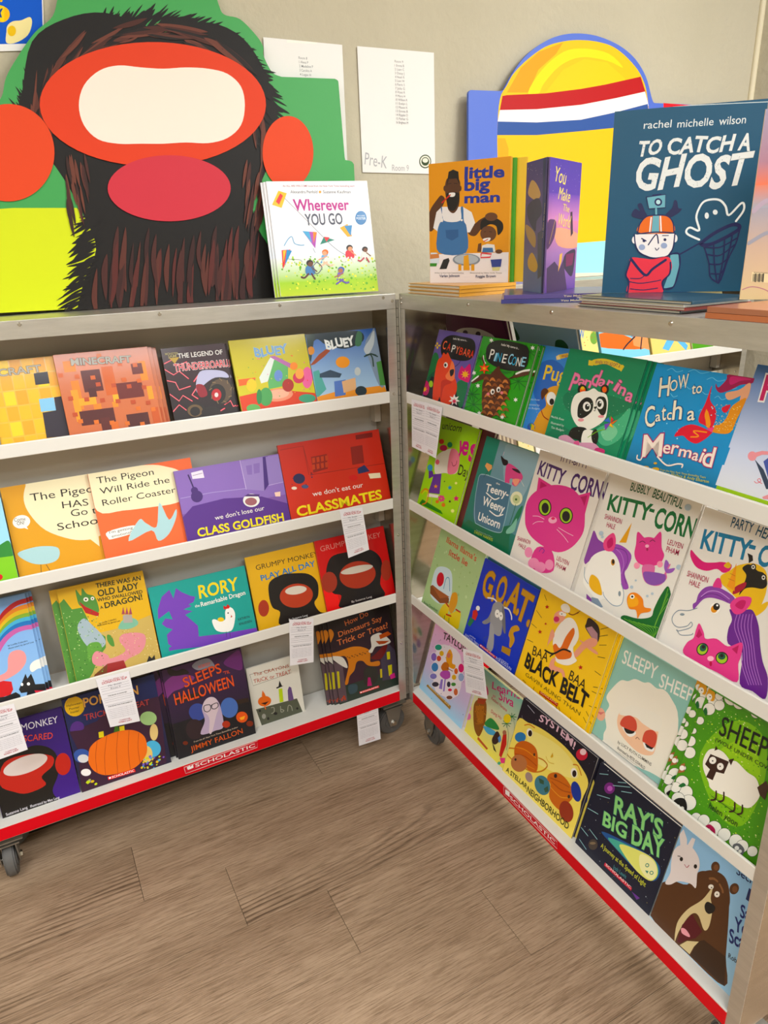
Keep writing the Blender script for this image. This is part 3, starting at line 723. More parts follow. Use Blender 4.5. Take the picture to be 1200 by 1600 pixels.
('s','1f6a2c',0,17,[179,302,446,231]),
('s','1f6a2c',0,17,[179,302,304,146]),
('s','1f6a2c',0,17,[179,302,100,133]),
('s','1f6a2c',0,17,[179,302,-70,200]),
('s','1f6a2c',0,17,[179,302,-123,317]),
('s','1f6a2c',0,17,[179,302,-32,426]),
('s','1f6a2c',0,17,[179,302,156,475]),
('s','1f6a2c',0,17,[179,302,351,442]),
('p','5a3420',0,[49,582,352,803,726,839,576,746,75,526]),
('p','5a3420',0,[1292,819,1572,983,1963,1103,1982,1012,1612,893]),
('s','f2f2ee',1,40,[46,587,237,728]),
('s','f2f2ee',1,42,[1518,957,1717,1044,1945,1096]),
('s','f2f2ee',1,28,[221,1197,295,1089,382,1041]),
('p','5a3420',0,[173,1191,374,1025,346,978,180,1133]),
('p','0e0e12',1,[350,1153,262,1376,368,1517,666,1595,1120,1599,1569,1568,1726,1450,1788,1215,1705,1069,1389,1000,937,996,529,1059]),
('s','0e0e12',1,13,[1466,1024,1436,895,1334,825]),
('s','2c7c34',0,19,[918,937,617,868]),
('s','2c7c34',0,19,[918,937,756,858]),
('s','2c7c34',0,19,[918,937,893,848]),
('s','2c7c34',0,19,[918,937,1027,838]),
('s','2c7c34',0,19,[918,937,1137,882]),
('s','2c7c34',0,19,[918,937,1244,925]),
('s','2c7c34',0,19,[918,937,1351,967]),
('p','5a301c',1,[869,1044,983,946,1183,860,1399,779,1431,561,1408,361,1280,140,1168,-24,1023,-124,849,-114,681,90,530,418,475,644,675,847]),
('p','8c5430',1,[458,659,488,745,580,758,678,691,547,701]),
('p','c4814e',1,[697,671,726,756,815,769,912,702,784,712]),
('p','8c5430',1,[930,682,958,766,1045,779,1140,713,1015,723]),
('p','c4814e',1,[1158,693,1184,776,1270,788,1362,723,1240,733]),
('p','c4814e',1,[592,550,621,636,712,650,809,583,680,593]),
('p','8c5430',1,[828,563,856,648,945,661,1040,596,914,605]),
('p','c4814e',1,[1058,576,1085,660,1172,673,1265,608,1142,617]),
('p','8c5430',1,[1283,588,1309,671,1393,683,1484,619,1364,629]),
('p','8c5430',1,[542,414,571,500,662,515,761,448,630,457]),
('p','c4814e',1,[779,428,808,514,897,528,993,463,866,471]),
('p','8c5430',1,[1011,443,1039,527,1125,541,1219,476,1095,485]),
('p','c4814e',1,[1237,456,1264,540,1348,553,1440,490,1319,498]),
('p','c4814e',1,[675,306,704,393,794,407,891,342,762,350]),
('p','8c5430',1,[910,322,937,408,1025,422,1120,357,995,365]),
('p','c4814e',1,[1139,338,1165,422,1251,436,1344,372,1221,380]),
('p','8c5430',1,[1362,353,1388,436,1472,450,1562,387,1443,395]),
('p','8c5430',1,[625,169,654,256,745,271,843,206,713,213]),
('p','c4814e',1,[861,186,889,272,978,288,1073,223,947,230]),
('p','8c5430',1,[1092,204,1119,289,1205,303,1299,240,1175,247]),
('p','c4814e',1,[1317,220,1343,304,1427,319,1518,256,1398,263]),
('p','c4814e',1,[758,63,786,150,876,166,972,101,844,108]),
('p','8c5430',1,[991,82,1018,168,1106,183,1200,120,1075,126]),
('p','c4814e',1,[1219,100,1245,185,1331,200,1423,138,1301,144]),
('p','8c5430',1,[1441,118,1466,202,1550,217,1640,155,1521,161]),
('p','8c5430',1,[708,-76,737,12,827,29,924,-35,795,-30]),
('p','c4814e',1,[943,-55,971,32,1059,48,1154,-15,1028,-10]),
('p','8c5430',1,[1172,-35,1199,51,1285,67,1378,4,1255,10]),
('p','c4814e',1,[1396,-15,1422,69,1506,85,1597,23,1477,29]),
('e','f6f2ec',[912,473,73,4,10,-61]),
('e','f6f2ec',[1093,550,71,3,10,-60]),
('e','1c1414',[924,469,35,6,15,-32]),
('e','1c1414',[1106,543,35,5,14,-32]),
('e','e08890',[783,400,54,9,15,-32]),
('e','e08890',[1235,501,51,8,14,-32]),
('s','1c1414',1,22,[954,393,1048,363,1098,437]),
('p','f0f2ee',0,[307,575,344,545,401,560,375,526,427,505,364,501,358,465,322,495,264,480,290,513,238,535,302,538]),
('p','f0f2ee',0,[1454,58,1487,30,1538,46,1515,13,1562,-6,1506,-10,1501,-46,1468,-18,1417,-34,1440,-1,1393,19,1450,23]),
('p','f0f2ee',0,[1729,484,1762,456,1811,470,1789,439,1833,419,1779,416,1775,382,1743,410,1694,395,1716,427,1671,447,1725,450]),
('p','f0f2ee',0,[347,1616,383,1584,440,1596,414,1565,465,1541,403,1541,398,1506,361,1537,305,1526,331,1557,279,1581,342,1580]),
('p','f0f2ee',0,[1801,1592,1832,1562,1880,1573,1859,1544,1903,1522,1850,1523,1846,1490,1814,1519,1766,1508,1788,1537,1744,1559,1797,1559]),
('p','f0f2ee',0,[34,834,72,803,131,817,104,784,157,761,92,759,87,722,49,753,-10,738,17,772,-37,795,29,797]),
('p','f0f2ee',0,[627,-8,663,-38,719,-21,693,-55,744,-75,683,-80,677,-117,641,-88,585,-105,611,-70,560,-50,622,-45]),
('p','e8502c',0,[337,1053,420,979,550,1012,488,938,607,887,463,884,453,799,370,872,237,837,301,913,178,965,326,967]),
('p','f0c040',0,[370,981,405,947,463,964,432,931,488,909,422,909,420,871,385,904,327,887,358,921,301,943,368,942]),
('t','f0ece8','hello! My name is...',[771,1486,1401,1463],45,0.6,0,None,0,0),
('t','f2f0ec','P',[462,1152,615,1156],217,0.4,0,None,0,0),
('t','a8d8ee','I',[650,1131,719,1125],182,0.4,0,None,0,0),
('t','48b0d8','N',[746,1129,894,1133],192,0.4,0,None,0,0),
('t','f2f0ec','E',[948,1125,1093,1129],190,0.4,0,None,0,0),
('t','a8d8ee','C',[1155,1123,1297,1126],220,0.4,0,None,0,0),
('t','48b0d8','O',[1291,1120,1430,1124],175,0.4,0,None,0,0),
('t','f2f0ec','N',[1446,1118,1583,1122],179,0.4,0,None,0,0),
('t','a8d8ee','E',[1600,1132,1735,1136],193,0.4,0,None,0,0)]),
({'id': 'e3', 'O': [0.0536, -0.4353, 1.107], 'yaw': -1.5708, 'lean': 0.3142, 'w': 0.19, 'h': 0.1596, 'v0': -0.028, 't': 0.009, 'col': '4a8ad0', 'label': 'blue book with a tan pug puppy, partly under the green panda book', 'group': None, 'copies': (), 'spine': 'l', 'name': 'picture_book', 'cat': 'book', 'hard': True},[
('g','4e8fd6','4e8fd6',[0,-280,1900,1596]),
('p','3c70c0',1,[145,813,93,1105,345,1296,658,1322,1019,1131,1145,678,956,309,634,299,304,539]),
('p','f4dca0',0,[602,1411,671,1454,760,1370,648,1344]),
('p','e8c860',0,[671,1454,921,1518,954,1439,756,1381]),
('t','a02c60','WHEN YOU ADOPT A',[756,1405,1456,1498],58,0.4,0,None,0,0),
('t','f0d060','Pug',[406,921,1063,948],286,0.9,0,None,0,0),
('t','3c70c0','',[-1237,2297,-1232,2295],2,0.0,0,None,0,0),
('p','e0a850',1,[513,-22,586,241,730,414,617,591,625,738,799,833,1004,845,1145,678,1151,346,1268,-87,814,-196,399,-196]),
('p','5c3420',1,[561,508,467,664,547,751,681,711,624,616]),
('e','f4f2ee',[822,576,139,23,57,-131]),
('e','241c18',[864,520,66,11,27,-63]),
('s','9c2c24',1,21,[634,299,752,198,915,156]),
('e','3c60b0',[481,-79,118,24,35,-78]),
('p','e8c030',0,[451,-9,576,-34,594,-118,494,-151]),
('p','50a050',0,[408,-43,468,-6,492,-102]),
('t','c8dcf0','Matilda Rose',[102,430,500,478],38,0.1,0,None,0,0),
('t','c8dcf0','Illustrated by',[149,324,546,374],38,0.1,0,None,0,0),
('t','c8dcf0','Tim Budgen',[180,254,576,306],38,0.1,0,None,0,0),
('d',['d0e4f8'],30,14,[-610,1450,947,1614,1605,79,137,-225],8)]),
({'id': 'e4', 'O': [0.0352, -0.5482, 1.107], 'yaw': -1.5708, 'lean': 0.3142, 'w': 0.193, 'h': 0.1651, 'v0': -0.028, 't': 0.004, 'col': '1f8a64', 'label': 'green book with a panda holding a pinwheel, in front of its own copies', 'group': None, 'copies': ((0.007, 1), (0.014, 2), (0.021, 3)), 'spine': 'l', 'name': 'picture_book', 'cat': 'book', 'hard': True},[
('g','258e68','258e68',[0,-280,1930,1651]),
('p','1f7c5c',1,[216,780,696,948,1768,905,1892,801,1428,501,1001,373,358,526]),
('p','1d8060',0,[-40,-133,302,189,859,118,1080,-106,451,-156]),
('p','5cb48c',1,[1278,296,1692,553,1867,797,1931,641,1909,298,1665,72,1426,84]),
('p','88caa4',1,[1404,278,1594,447,1774,355,1702,189,1544,154]),
('p','e8d060',0,[601,1393,575,1490,716,1485,723,1397]),
('p','e8d060',0,[1324,1473,1423,1507,1470,1481,1433,1382,1376,1416]),
('p','e8d060',1,[678,1502,985,1560,1383,1502,1411,1400,1024,1468,747,1411]),
('t','8c2060','WHEN YOU ADOPT A',[750,1440,1376,1438],62,0.5,0,None,17,0),
('t','e88cb0','P',[278,883,470,863],329,0.9,0,('a03c70',1.0),0,0),
('t','e88cb0','a',[481,1005,668,984],186,0.9,0,('a03c70',1.0),0,0),
('t','e88cb0','n',[637,1011,821,990],184,0.9,0,('a03c70',1.0),0,0),
('t','e88cb0','d',[796,1064,976,1042],296,0.9,0,('a03c70',1.0),0,0),
('t','e88cb0','a',[980,1076,1155,1054],188,0.9,0,('a03c70',1.0),0,0),
('t','e88cb0','r',[1185,1081,1319,1054],185,0.9,0,('a03c70',1.0),0,0),
('t','e88cb0','i',[1376,1054,1459,1020],224,0.9,0,('a03c70',1.0),0,0),
('t','e88cb0','n',[1507,1000,1671,980],202,0.9,0,('a03c70',1.0),0,0),
('t','e88cb0','a',[1708,916,1869,898],220,0.9,0,('a03c70',1.0),0,0),
('e','1c2020',[650,923,115,34,70,-100]),
('e','e8703c',[655,924,71,11,27,-63]),
('e','e8c040',[639,962,47,7,13,-30]),
('e','1c2020',[1187,1020,102,3,16,-92]),
('e','e8703c',[1182,1019,55,9,22,-53]),
('p','f2efe6',1,[533,466,475,639,502,804,654,896,797,930,920,1001,1058,960,1242,946,1347,834,1410,628,1401,496,1280,362,1087,245,834,250,672,331]),
('p','1a1c1c',1,[716,454,664,649,762,790,907,814,1018,733,1036,581,909,445,797,413]),
('p','1a1c1c',1,[1182,630,1066,764,1097,868,1238,885,1337,789,1377,622,1317,556]),
('e','f4f2ee',[885,648,97,17,37,-87]),
('e','1a1c1c',[898,645,57,10,23,-54]),
('e','f4f2ee',[1183,749,88,15,38,-90]),
('e','1a1c1c',[1172,747,50,9,22,-53]),
('e','ffffff',[905,673,20,4,6,-15]),
('e','ffffff',[1181,775,19,3,6,-14]),
('p','1a1c1c',0,[1058,674,1138,699,1128,651,1086,643]),
('s','1a1c1c',1,11,[1106,647,1121,610,1084,612]),
('e','e8a0a8',[841,383,75,15,12,-29]),
('e','e8a0a8',[1301,538,71,13,10,-24]),
('p','1a1c1c',1,[642,95,696,199,864,256,1054,249,1124,85,1036,-2,903,14,679,11]),
('p','f2efe6',1,[986,190,1143,257,1312,214,1380,52,1054,-44]),
('p','1a1c1c',1,[1212,238,1278,296,1384,185,1389,32,1289,54,1218,150]),
('p','dca8c0',1,[405,-49,600,40,921,-28,1325,40,1539,-44,1603,-128,1124,-209,578,-139]),
('p','e0709c',1,[833,-48,941,-1,987,-70,913,-121]),
('p','d04880',1,[1414,-29,1615,-15,1622,-101,1402,-143]),
('s','88c040',1,15,[1143,111,1322,261,1495,340]),
('p','d83c50',0,[1569,475,1519,594,1614,537]),
('p','e07030',0,[1569,475,1705,555,1621,453]),
('p','f0c040',0,[1569,475,1672,398,1550,417]),
('p','7a4cb4',0,[1569,475,1503,320,1435,415]),
('p','3c70c8',0,[1569,475,1396,473,1491,557]),
('p','50a850',0,[1569,475,1528,607,1500,537]),
('t','d8ece0','Matilda Rose',[39,279,412,285],41,0.1,0,None,0,0),
('t','d8ece0','Illustrated by',[88,165,460,174],41,0.1,0,None,0,0),
('t','d8ece0','Tim Budgen',[127,77,497,88],41,0.1,0,None,0,0),
('d',['c8ecd8'],70,13,[102,809,1856,1087,2197,256,503,-121],5)]),
({'id': 'e5', 'O': [0.0352, -0.7632, 1.107], 'yaw': -1.5708, 'lean': 0.3142, 'w': 0.1823, 'h': 0.1623, 'v0': -0.028, 't': 0.009, 'col': '1590c0', 'label': 'bright blue book with a scarlet fish tail and curly white title', 'group': None, 'copies': (), 'spine': 'l', 'name': 'picture_book', 'cat': 'book', 'hard': True},[
('g','0f6e88','1590c4',[0,-280,1823,291]),
('g','1590c4','2c9cd4',[0,291,1823,1623]),
('s','7cc8ea',1,11,[247,1534,328,1576,441,1534,553,1570]),
('s','7cc8ea',1,10,[659,1567,764,1611,899,1574,1041,1614]),
('s','7cc8ea',1,10,[1040,1492,1126,1534,1241,1497,1358,1534]),
('s','7cc8ea',1,10,[932,1264,1005,1306,1109,1267,1211,1305]),
('s','7cc8ea',1,10,[1380,1418,1435,1455,1519,1415,1597,1448]),
('s','7cc8ea',1,10,[609,1300,686,1342,795,1303,902,1341]),
('s','7cc8ea',1,10,[938,1626,997,1663,1087,1620,1170,1652]),
('s','7cc8ea',1,11,[407,1136,456,1175,539,1131,610,1164]),
('s','7cc8ea',1,10,[1285,1238,1335,1275,1414,1234,1485,1267]),
('s','7cc8ea',1,10,[1089,992,1120,1028,1182,984,1229,1014]),
('p','a01c58',1,[1223,1457,1291,1405,1378,1541,1393,1621,1815,1624,1803,1543,1644,1499,1539,1422,1446,1367,1344,1330,1254,1378]),
('p','c83878',1,[1429,1589,1600,1613,1782,1599,1622,1556,1474,1473]),
('p','e8b090',1,[1453,1348,1632,1417,1749,1515,1791,1462,1703,1348,1559,1253,1479,1270]),
('p','e8b090',1,[1701,1468,1793,1541,1821,1327,1726,1231]),
('p','e09a28',1,[1801,1324,1791,1121,1772,996,1741,786,1578,731,1410,737,1390,817,1526,865,1596,983,1608,1128,1663,1220]),
('d',['f6d060','f0e8b0'],120,15,[1324,1140,1754,1215,1900,839,1476,751],9),
('p','d83048',1,[1432,742,1290,797,1152,834,1128,957,1158,1132,1167,1417,1214,1205,1358,1083,1422,949,1424,824]),
('p','d83048',1,[1440,722,1229,764,1029,766,862,667,802,522,954,566,1077,516,1236,497,1367,601,1436,701]),
('p','f0a040',1,[1320,782,1220,974,1250,1022,1372,835]),
('s','f0a040',1,20,[1372,772,1235,935,1219,1037]),
('s','f0a040',1,20,[1351,704,1115,676,1238,616,1104,576]),
('p','d83048',1,[1464,1113,1586,1186,1580,1082,1523,1051]),
('p','e8508c',0,[1328,762,1453,809,1440,722]),
('t','f4ecd8','H',[249,1083,447,1138],318,0.6,0,('1a5a8c',1.6),0,0),
('t','f4ecd8','O',[433,1206,571,1250],180,0.6,0,('1a5a8c',1.6),0,0),
('t','f4ecd8','W',[577,1262,761,1323],226,0.6,0,('1a5a8c',1.6),0,0),
('t','f4ecd8','to',[858,1227,1037,1281],174,0.6,0,('1a5a8c',1.6),0,0),
('t','f4ecd8','C',[177,538,364,610],348,0.6,0,('1a5a8c',1.6),0,0),
('t','f4ecd8','a',[349,675,446,713],172,0.6,0,('1a5a8c',1.6),0,0),
('t','f4ecd8','t',[461,716,543,745],276,0.6,0,('1a5a8c',1.6),0,0),
('t','f4ecd8','c',[558,748,647,774],177,0.6,0,('1a5a8c',1.6),0,0),
('t','f4ecd8','h',[657,769,829,814],313,0.6,0,('1a5a8c',1.6),0,0),
('t','f4ecd8','a',[940,809,1071,850],225,0.6,0,('1a5a8c',1.6),0,0),
('t','f4e6dc','M',[309,58,691,161],369,0.7,0,('a8306c',1.6),0,0),
('t','f4e6dc','e',[682,216,824,233],204,0.7,0,('a8306c',1.6),0,0),
('t','f4e6dc','r',[842,242,974,256],210,0.7,0,('a8306c',1.6),0,0),
('t','f4e6dc','m',[996,235,1230,259],174,0.7,0,('a8306c',1.6),0,0),
('t','f4e6dc','a',[1250,242,1362,241],171,0.7,0,('a8306c',1.6),0,0),
('t','f4e6dc','i',[1386,243,1437,238],223,0.7,0,('a8306c',1.6),0,0),
('t','f4e6dc','d',[1454,195,1641,211],301,0.7,0,('a8306c',1.6),0,0),
('s','f4e6dc',1,26,[322,61,304,-2,229,3,215,58]),
('s','f4e6dc',1,26,[619,133,847,42,1032,111,1131,125,1135,82]),
('t','d8d060','From the New York Times Bestselling Team',[757,-71,1607,22],31,0.1,0,None,0,0),
('t','d8d060','Adam Wallace & Andy Elkerton',[803,-116,1684,-32],46,0.2,0,None,0,0),
('e','e0b030',[457,-91,67,17,9,-21]),
('e','e0b030',[661,-73,75,19,12,-29]),
('e','e0b030',[623,20,35,9,7,-17]),
('d',['b8e4f4'],14,25,[346,946,1463,1144,1874,94,807,-194],5)]),
({'id': 'e6', 'O': [0.0352, -0.9427, 1.107], 'yaw': -1.5708, 'lean': 0.3142, 'w': 0.192, 'h': 0.183, 'v0': -0.028, 't': 0.009, 'col': 'b8cbe6', 'label': 'pale blue book with a watering can, beside the scarlet fish tail book', 'group': None, 'copies': (), 'spine': 'l', 'name': 'picture_book', 'cat': 'book', 'hard': True},[
('g','90b830','a8c840',[0,-280,1920,-27]),
('g','e4e4ea','d0d8ee',[0,-27,1920,564]),
('g','d0d8ee','4c78b4',[0,564,1920,1830]),
('t','c8386c','P',[215,1339,418,1354],348,1.8,0,('f4f0f0',2.5),0,0),
('t','c8386c','IGGIES',[440,1348,1006,1343],336,1.8,0,('f4f0f0',2.5),0,0),
('p','3c4a60',0,[454,497,644,385,762,259,839,143,784,127,673,255,504,449]),
('p','5060a8',0,[602,493,657,566,757,571,921,244,819,196]),
('e','e8a0a8',[410,526,66,16,25,-66]),
('p','e8a0a8',0,[422,579,528,633,645,651,662,606,549,579,466,520]),
('s','d86070',1,9,[573,187,621,171,668,214,635,244,617,210,701,183]),
('p','e8a0a8',0,[769,4,848,66,970,63,930,12,798,-17])]),
({'id': 'f0', 'O': [0.0352, -0.0371, 0.811], 'yaw': -1.5708, 'lean': 0.3142, 'w': 0.1834, 'h': 0.2314, 'v0': -0.028, 't': 0.009, 'col': 'a8d410', 'label': 'lime green book with a white unicorn in a purple coat and pink title', 'group': None, 'copies': (), 'spine': 'l', 'name': 'picture_book', 'cat': 'book', 'hard': True},[
('g','acd812','acd812',[0,-280,1834,2314]),
('p','3c8c30',0,[106,-125,200,31,1160,2,1285,-64]),
('t','181c14','unicorn',[240,2009,1100,2102],192,0.3,0.1,None,0,0),
('t','d4248c','y',[1192,1531,1443,1557],520,1.8,0,None,0,0),
('t','d4248c','e',[1343,1584,1620,1607],484,1.8,0,None,0,0),
('t','d4248c','s',[1698,1502,2000,1534],603,1.8,0,None,0,0),
('t','181c14','Day!',[1441,1067,1973,1092],258,0.4,0,None,0,0),
('p','e8e4d8',1,[475,830,322,1146,411,1362,753,1565,973,1616,1245,1544,1372,1338,1393,1106,1203,1004,862,949]),
('p','e88ca0',1,[891,1597,1149,1623,1341,1465,1403,1210,1302,1048,1033,977,916,1224]),
('s','882c44',1,17,[1064,1295,1162,1217,1265,1277,1264,1379]),
('e','e8788c',[441,1140,91,23,30,-63]),
('e','b82c5c',[542,1551,168,39,36,-75]),
('e','c84030',[381,1689,114,25,30,-63]),
('e','2c8c60',[784,1693,110,25,33,-68]),
('p','6c3c98',0,[423,602,425,799,758,904,913,385,387,268]),
('p','6c3c98',0,[246,625,137,849,329,863,448,751]),
('p','e8a030',0,[628,580,672,551,743,568,702,528,737,495,667,498,617,461,615,503,549,514,618,536]),
('p','f0ece4',0,[395,252,897,352,875,267,404,165]),
('s','e08030',1,35,[62,174,194,321,401,308,437,29,263,-96]),
('s','e8d040',1,25,[138,159,229,277,358,260,396,17]),
('s','b0aca0',1,17,[606,224,680,31]),
('p','2c98c8',0,[1246,724,1292,693,1367,710,1324,667,1360,631,1288,635,1235,596,1233,641,1164,653,1236,677]),
('p','d42c7c',0,[1622,560,1680,521,1774,544,1721,488,1766,443,1675,447,1609,396,1606,454,1519,468,1609,500]),
('p','1c1c1c',0,[1413,372,1441,354,1485,365,1460,338,1481,317,1438,319,1407,295,1406,322,1365,328,1407,343]),
('e','e05090',[1139,328,64,19,11,-22]),
('e','e05090',[1124,278,53,-16,-24,-23]),
('e','e05090',[1051,245,3,-40,-41,-7]),
('e','e05090',[975,254,-51,-33,-27,15]),
('e','e05090',[954,299,-66,-2,8,25]),
('e','e05090',[1003,345,-31,31,37,16]),
('e','e05090',[1085,358,26,40,38,-5]),
('e','e8742c',[1254,188,36,11,6,-13]),
('e','e8742c',[1246,159,30,-9,-14,-13]),
('e','e8742c',[1205,140,2,-22,-23,-4]),
('e','e8742c',[1162,145,-29,-19,-15,8]),
('e','e8742c',[1150,171,-37,-1,4,14]),
('e','e8742c',[1177,198,-18,18,21,9]),
('e','e8742c',[1224,205,15,23,21,-3]),
('e','e8742c',[955,185,32,10,5,-11]),
('e','e8742c',[947,160,27,-8,-12,-12]),
('e','e8742c',[910,143,1,-20,-21,-3]),
('e','e8742c',[872,147,-26,-17,-14,8]),
('e','e8742c',[861,170,-33,-1,4,13]),
('e','e8742c',[886,194,-16,16,19,8]),
('e','e8742c',[928,200,13,20,19,-2]),
('e','f0f4a0',[1488,842,52,14,14,-30]),
('e','f0f4a0',[1656,150,72,23,20,-42]),
('p','1c1c1c',0,[978,771,995,760,1021,766,1006,751,1019,738,993,740,974,726,973,742,948,746,974,755]),
('e','4ca0c8',[185,915,117,30,40,-83])]),
({'id': 'f1', 'O': [0.0352, -0.2595, 0.811], 'yaw': -1.5708, 'lean': 0.3142, 'w': 0.1916, 'h': 0.2226, 'v0': -0.028, 't': 0.005, 'col': '2c7c68', 'label': 'teal book with a tiny pink unicorn on a glass jar and dandelion', 'group': None, 'copies': ((-0.012, 1), (-0.022, 2), (-0.03, 3)), 'spine': 'l', 'name': 'picture_book', 'cat': 'book', 'hard': True},[
('g','1f6e54','2f7c70',[0,-280,1916,346]),
('g','2f7c70','38907c',[0,346,479,2226]),
('g','5c8c94','88a8b4',[479,346,1916,2226]),
('p','1f7050',0,[-124,-143,137,144,893,133,1698,529,1736,234,1863,-153]),
('p','98b4be',1,[722,2166,1222,2219,1929,2237,1891,1730,1703,1140,1029,1376]),
('s','bcd4d4',1,13,[118,1127,147,1297,431,1366]),
('p','50788c',1,[98,1170,241,1322,1232,1355,1317,1272,1407,433,1305,226,660,185,315,235,162,682]),
('s','a0bcc8',1,19,[78,1214,235,1336,1226,1369,1326,1305,1435,426,1311,212,568,154,375,222,171,684,78,1214]),
('t','f2f0ea','Teeny-',[452,978,1310,1054],182,1.1,0,None,0,0),
('t','f2f0ea','Weeny',[474,645,1318,684],201,1.1,0,None,0,0),
('t','f2f0ea','Unicorn',[478,255,1317,308],191,1.1,0,None,0,0),
('t','f2f0ea','the',[768,1242,914,1251],42,0.4,0,None,0,0),
('s','f2f0ea',1,28,[518,948,854,887,1018,968]),
('s','f2f0ea',1,28,[813,588,1106,554,1309,650]),
('p','d85c90',1,[1051,1382,945,1726,1077,1805,1440,1731,1602,1623,1548,1488,1460,1373,1311,1392,1310,1499,1198,1484,1220,1382,1128,1373]),
('p','201c20',1,[740,1798,667,1905,810,1862,951,1850,976,1764,851,1717]),
('s','f0d0dc',1,12,[740,2016,734,1921]),
('p','3c2430',1,[1163,1720,1386,1747,1484,1682,1273,1687]),
('e','181414',[1441,1519,33,9,10,-22]),
('p','f0a890',1,[1289,1493,1518,1555,1490,1412,1407,1388]),
('s','e8e4d8',1,9,[1538,1561,1726,1447]),
('e','e8e8c8',[1595,1123,202,35,26,-160]),
('e','c8d0a0',[1601,1110,122,36,43,-96]),
('e','3c6830',[1595,1102,37,11,11,-24]),
('s','3c7848',1,15,[1629,996,1634,723,1616,502]),
('p','2c7c54',1,[1664,395,1741,849,1863,1038,1869,768,1734,449]),
('p','88bca8',1,[1582,367,1698,529,1801,716,1839,423,1618,286]),
('p','e8b078',0,[196,1536,234,1625,446,1615,478,1544,386,1440]),
('s','406858',1,12,[366,1451,268,1265]),
('t','c8d060','DREW HARRIS',[491,-85,1218,-42],68,0.3,0,None,0,0),
('t','b0c8b8','The Caldecott Honor Winner',[534,-5,1180,40],25,0.1,0,None,0,0)]),
({'id': 'f2', 'O': [0.0352, -0.4488, 0.811], 'yaw': -1.5708, 'lean': 0.3142, 'w': 0.2001, 'h': 0.2339, 'v0': -0.028, 't': 0.006, 'col': 'e6dfd6', 'label': 'white book with a big round pink cat head, second row', 'group': None, 'copies': ((0.006, 1),), 'spine': 'l', 'name': 'picture_book', 'cat': 'book', 'hard': True},[
('g','e8e2da','e8e2da',[0,-280,2001,2339]),
('t','4a2468','ITTY-BITTY',[690,2247,1481,2280],142,0.8,0,None,0,0),
('t','4a2468','KITTY',[114,1815,952,1794],297,1.5,0,None,0,0),
('t','4a2468','CORN',[1164,1771,2024,1811],333,1.5,0,None,0,0),
('p','d8488c',0,[275,1386,194,1760,627,1703,784,1645]),
('p','b82068',0,[344,1482,290,1693,543,1650]),
('p','d8488c',0,[1379,1672,1749,1868,1780,1407]),
('p','b82068',0,[1457,1660,1692,1782,1699,1487]),
('p','d64c90',1,[148,811,63,1094,150,1350,429,1600,837,1762,1281,1786,1646,1611,1819,1315,1875,1017,1708,673,1403,453,1001,417,535,478,273,620]),
('e','1c1c1c',[646,1204,188,58,75,-171]),
('e','a8c850',[646,1204,160,49,66,-151]),
('e','1c1c1c',[661,1194,104,32,46,-105]),
('e','1c1c1c',[1303,1226,183,59,68,-158]),
('e','a8c850',[1303,1226,157,50,60,-139]),
('e','1c1c1c',[1308,1214,105,34,44,-101]),
('e','f0b0c8',[975,1022,119,39,28,-65]),
('e','d82c70',[975,1059,55,18,11,-26]),
('s','f4d0e0',1,11,[735,963,542,968,368,920]),
('s','f4d0e0',1,11,[733,906,542,843,442,753]),
('s','f4d0e0',1,10,[1197,930,1459,910,1658,906]),
('s','f4d0e0',1,11,[1166,883,1399,816,1583,736]),
('p','d64c90',1,[766,332,1211,419,1422,54,1028,-139,720,-68]),
('e','e898b8',[569,145,116,43,47,-106]),
('e','e898b8',[1262,122,116,45,44,-102]),
('e','e898b8',[808,-15,160,62,46,-105]),
('e','e898b8',[1032,-24,156,61,45,-103]),
('s','7c3c98',1,18,[873,276,915,367,1006,344,981,278]),
('t','b0385c','SHANNON',[108,270,538,318],89,0.3,0,None,0,0),
('t','b0385c','HALE',[204,159,439,155],90,0.3,0,None,0,0),
('t','b0385c','LEUYEN',[1412,291,1770,300],90,0.3,0,None,0,0),
('t','b0385c','PHAM',[1441,154,1732,158],91,0.3,0,None,0,0)]),
({'id': 'f3', 'O': [0.0352, -0.6604, 0.811], 'yaw': -1.5708, 'lean': 0.3142, 'w': 0.2093, 'h': 0.2372, 'v0': -0.028, 't': 0.009, 'col': 'e8e3dc', 'label': 'white book with a white horse head, pink cat and goldfish', 'group': None, 'copies': ((-0.004, 1),), 'spine': 'l', 'name': 'picture_book', 'cat': 'book', 'hard': True},[
('g','e9e5de','e9e5de',[0,-280,2093,2372]),
('t','206040','BUBBLY',[545,2163,994,2196],152,0.9,0,None,0,0),
('t','206040','BEAUTIFUL',[1064,2185,1735,2162],158,0.9,0,None,0,0),
('t','1c7040','KITTY',[157,1665,1179,1761],298,1.9,0,None,0,0),
('t','1c7040','-',[1106,1865,1219,1870],270,1.9,0,None,0,0),
('t','1c7040','CORN',[1280,1700,2126,1743],343,1.9,0,None,0,0),
('p','8c4ca0',1,[-24,672,-3,1168,180,1059,372,1024,421,906,147,596,53,490]),
('p','9c54b0',1,[421,906,598,1105,841,1126,1049,1038,1054,810,1030,668,1217,463,1054,411,876,740,596,903]),
('s','6c3488',1,13,[585,1033,865,1069,1007,924,1001,690,1136,512]),
('s','c088d0',1,13,[671,1031,816,984,942,832,959,640]),
('p','f2efe9',1,[130,309,161,671,383,892,621,946,852,798,1030,468,1153,320,1183,99,1000,35,777,56,640,-37,336,41,154,142]),
('s','7c98b0',1,13,[1030,468,1153,320,1177,113,1006,21,765,85,691,157]),
('s','7c98b0',1,13,[79,430,148,245,286,161]),
('p','e0588c',1,[328,1077,478,1291,603,1174,609,975,415,921]),
('p','c02c6c',1,[410,1089,493,1203,567,1077,479,978]),
('p','e0a838',0,[689,1171,824,1613,844,1220]),
('e','f8f4ec',[687,768,66,25,34,-81]),
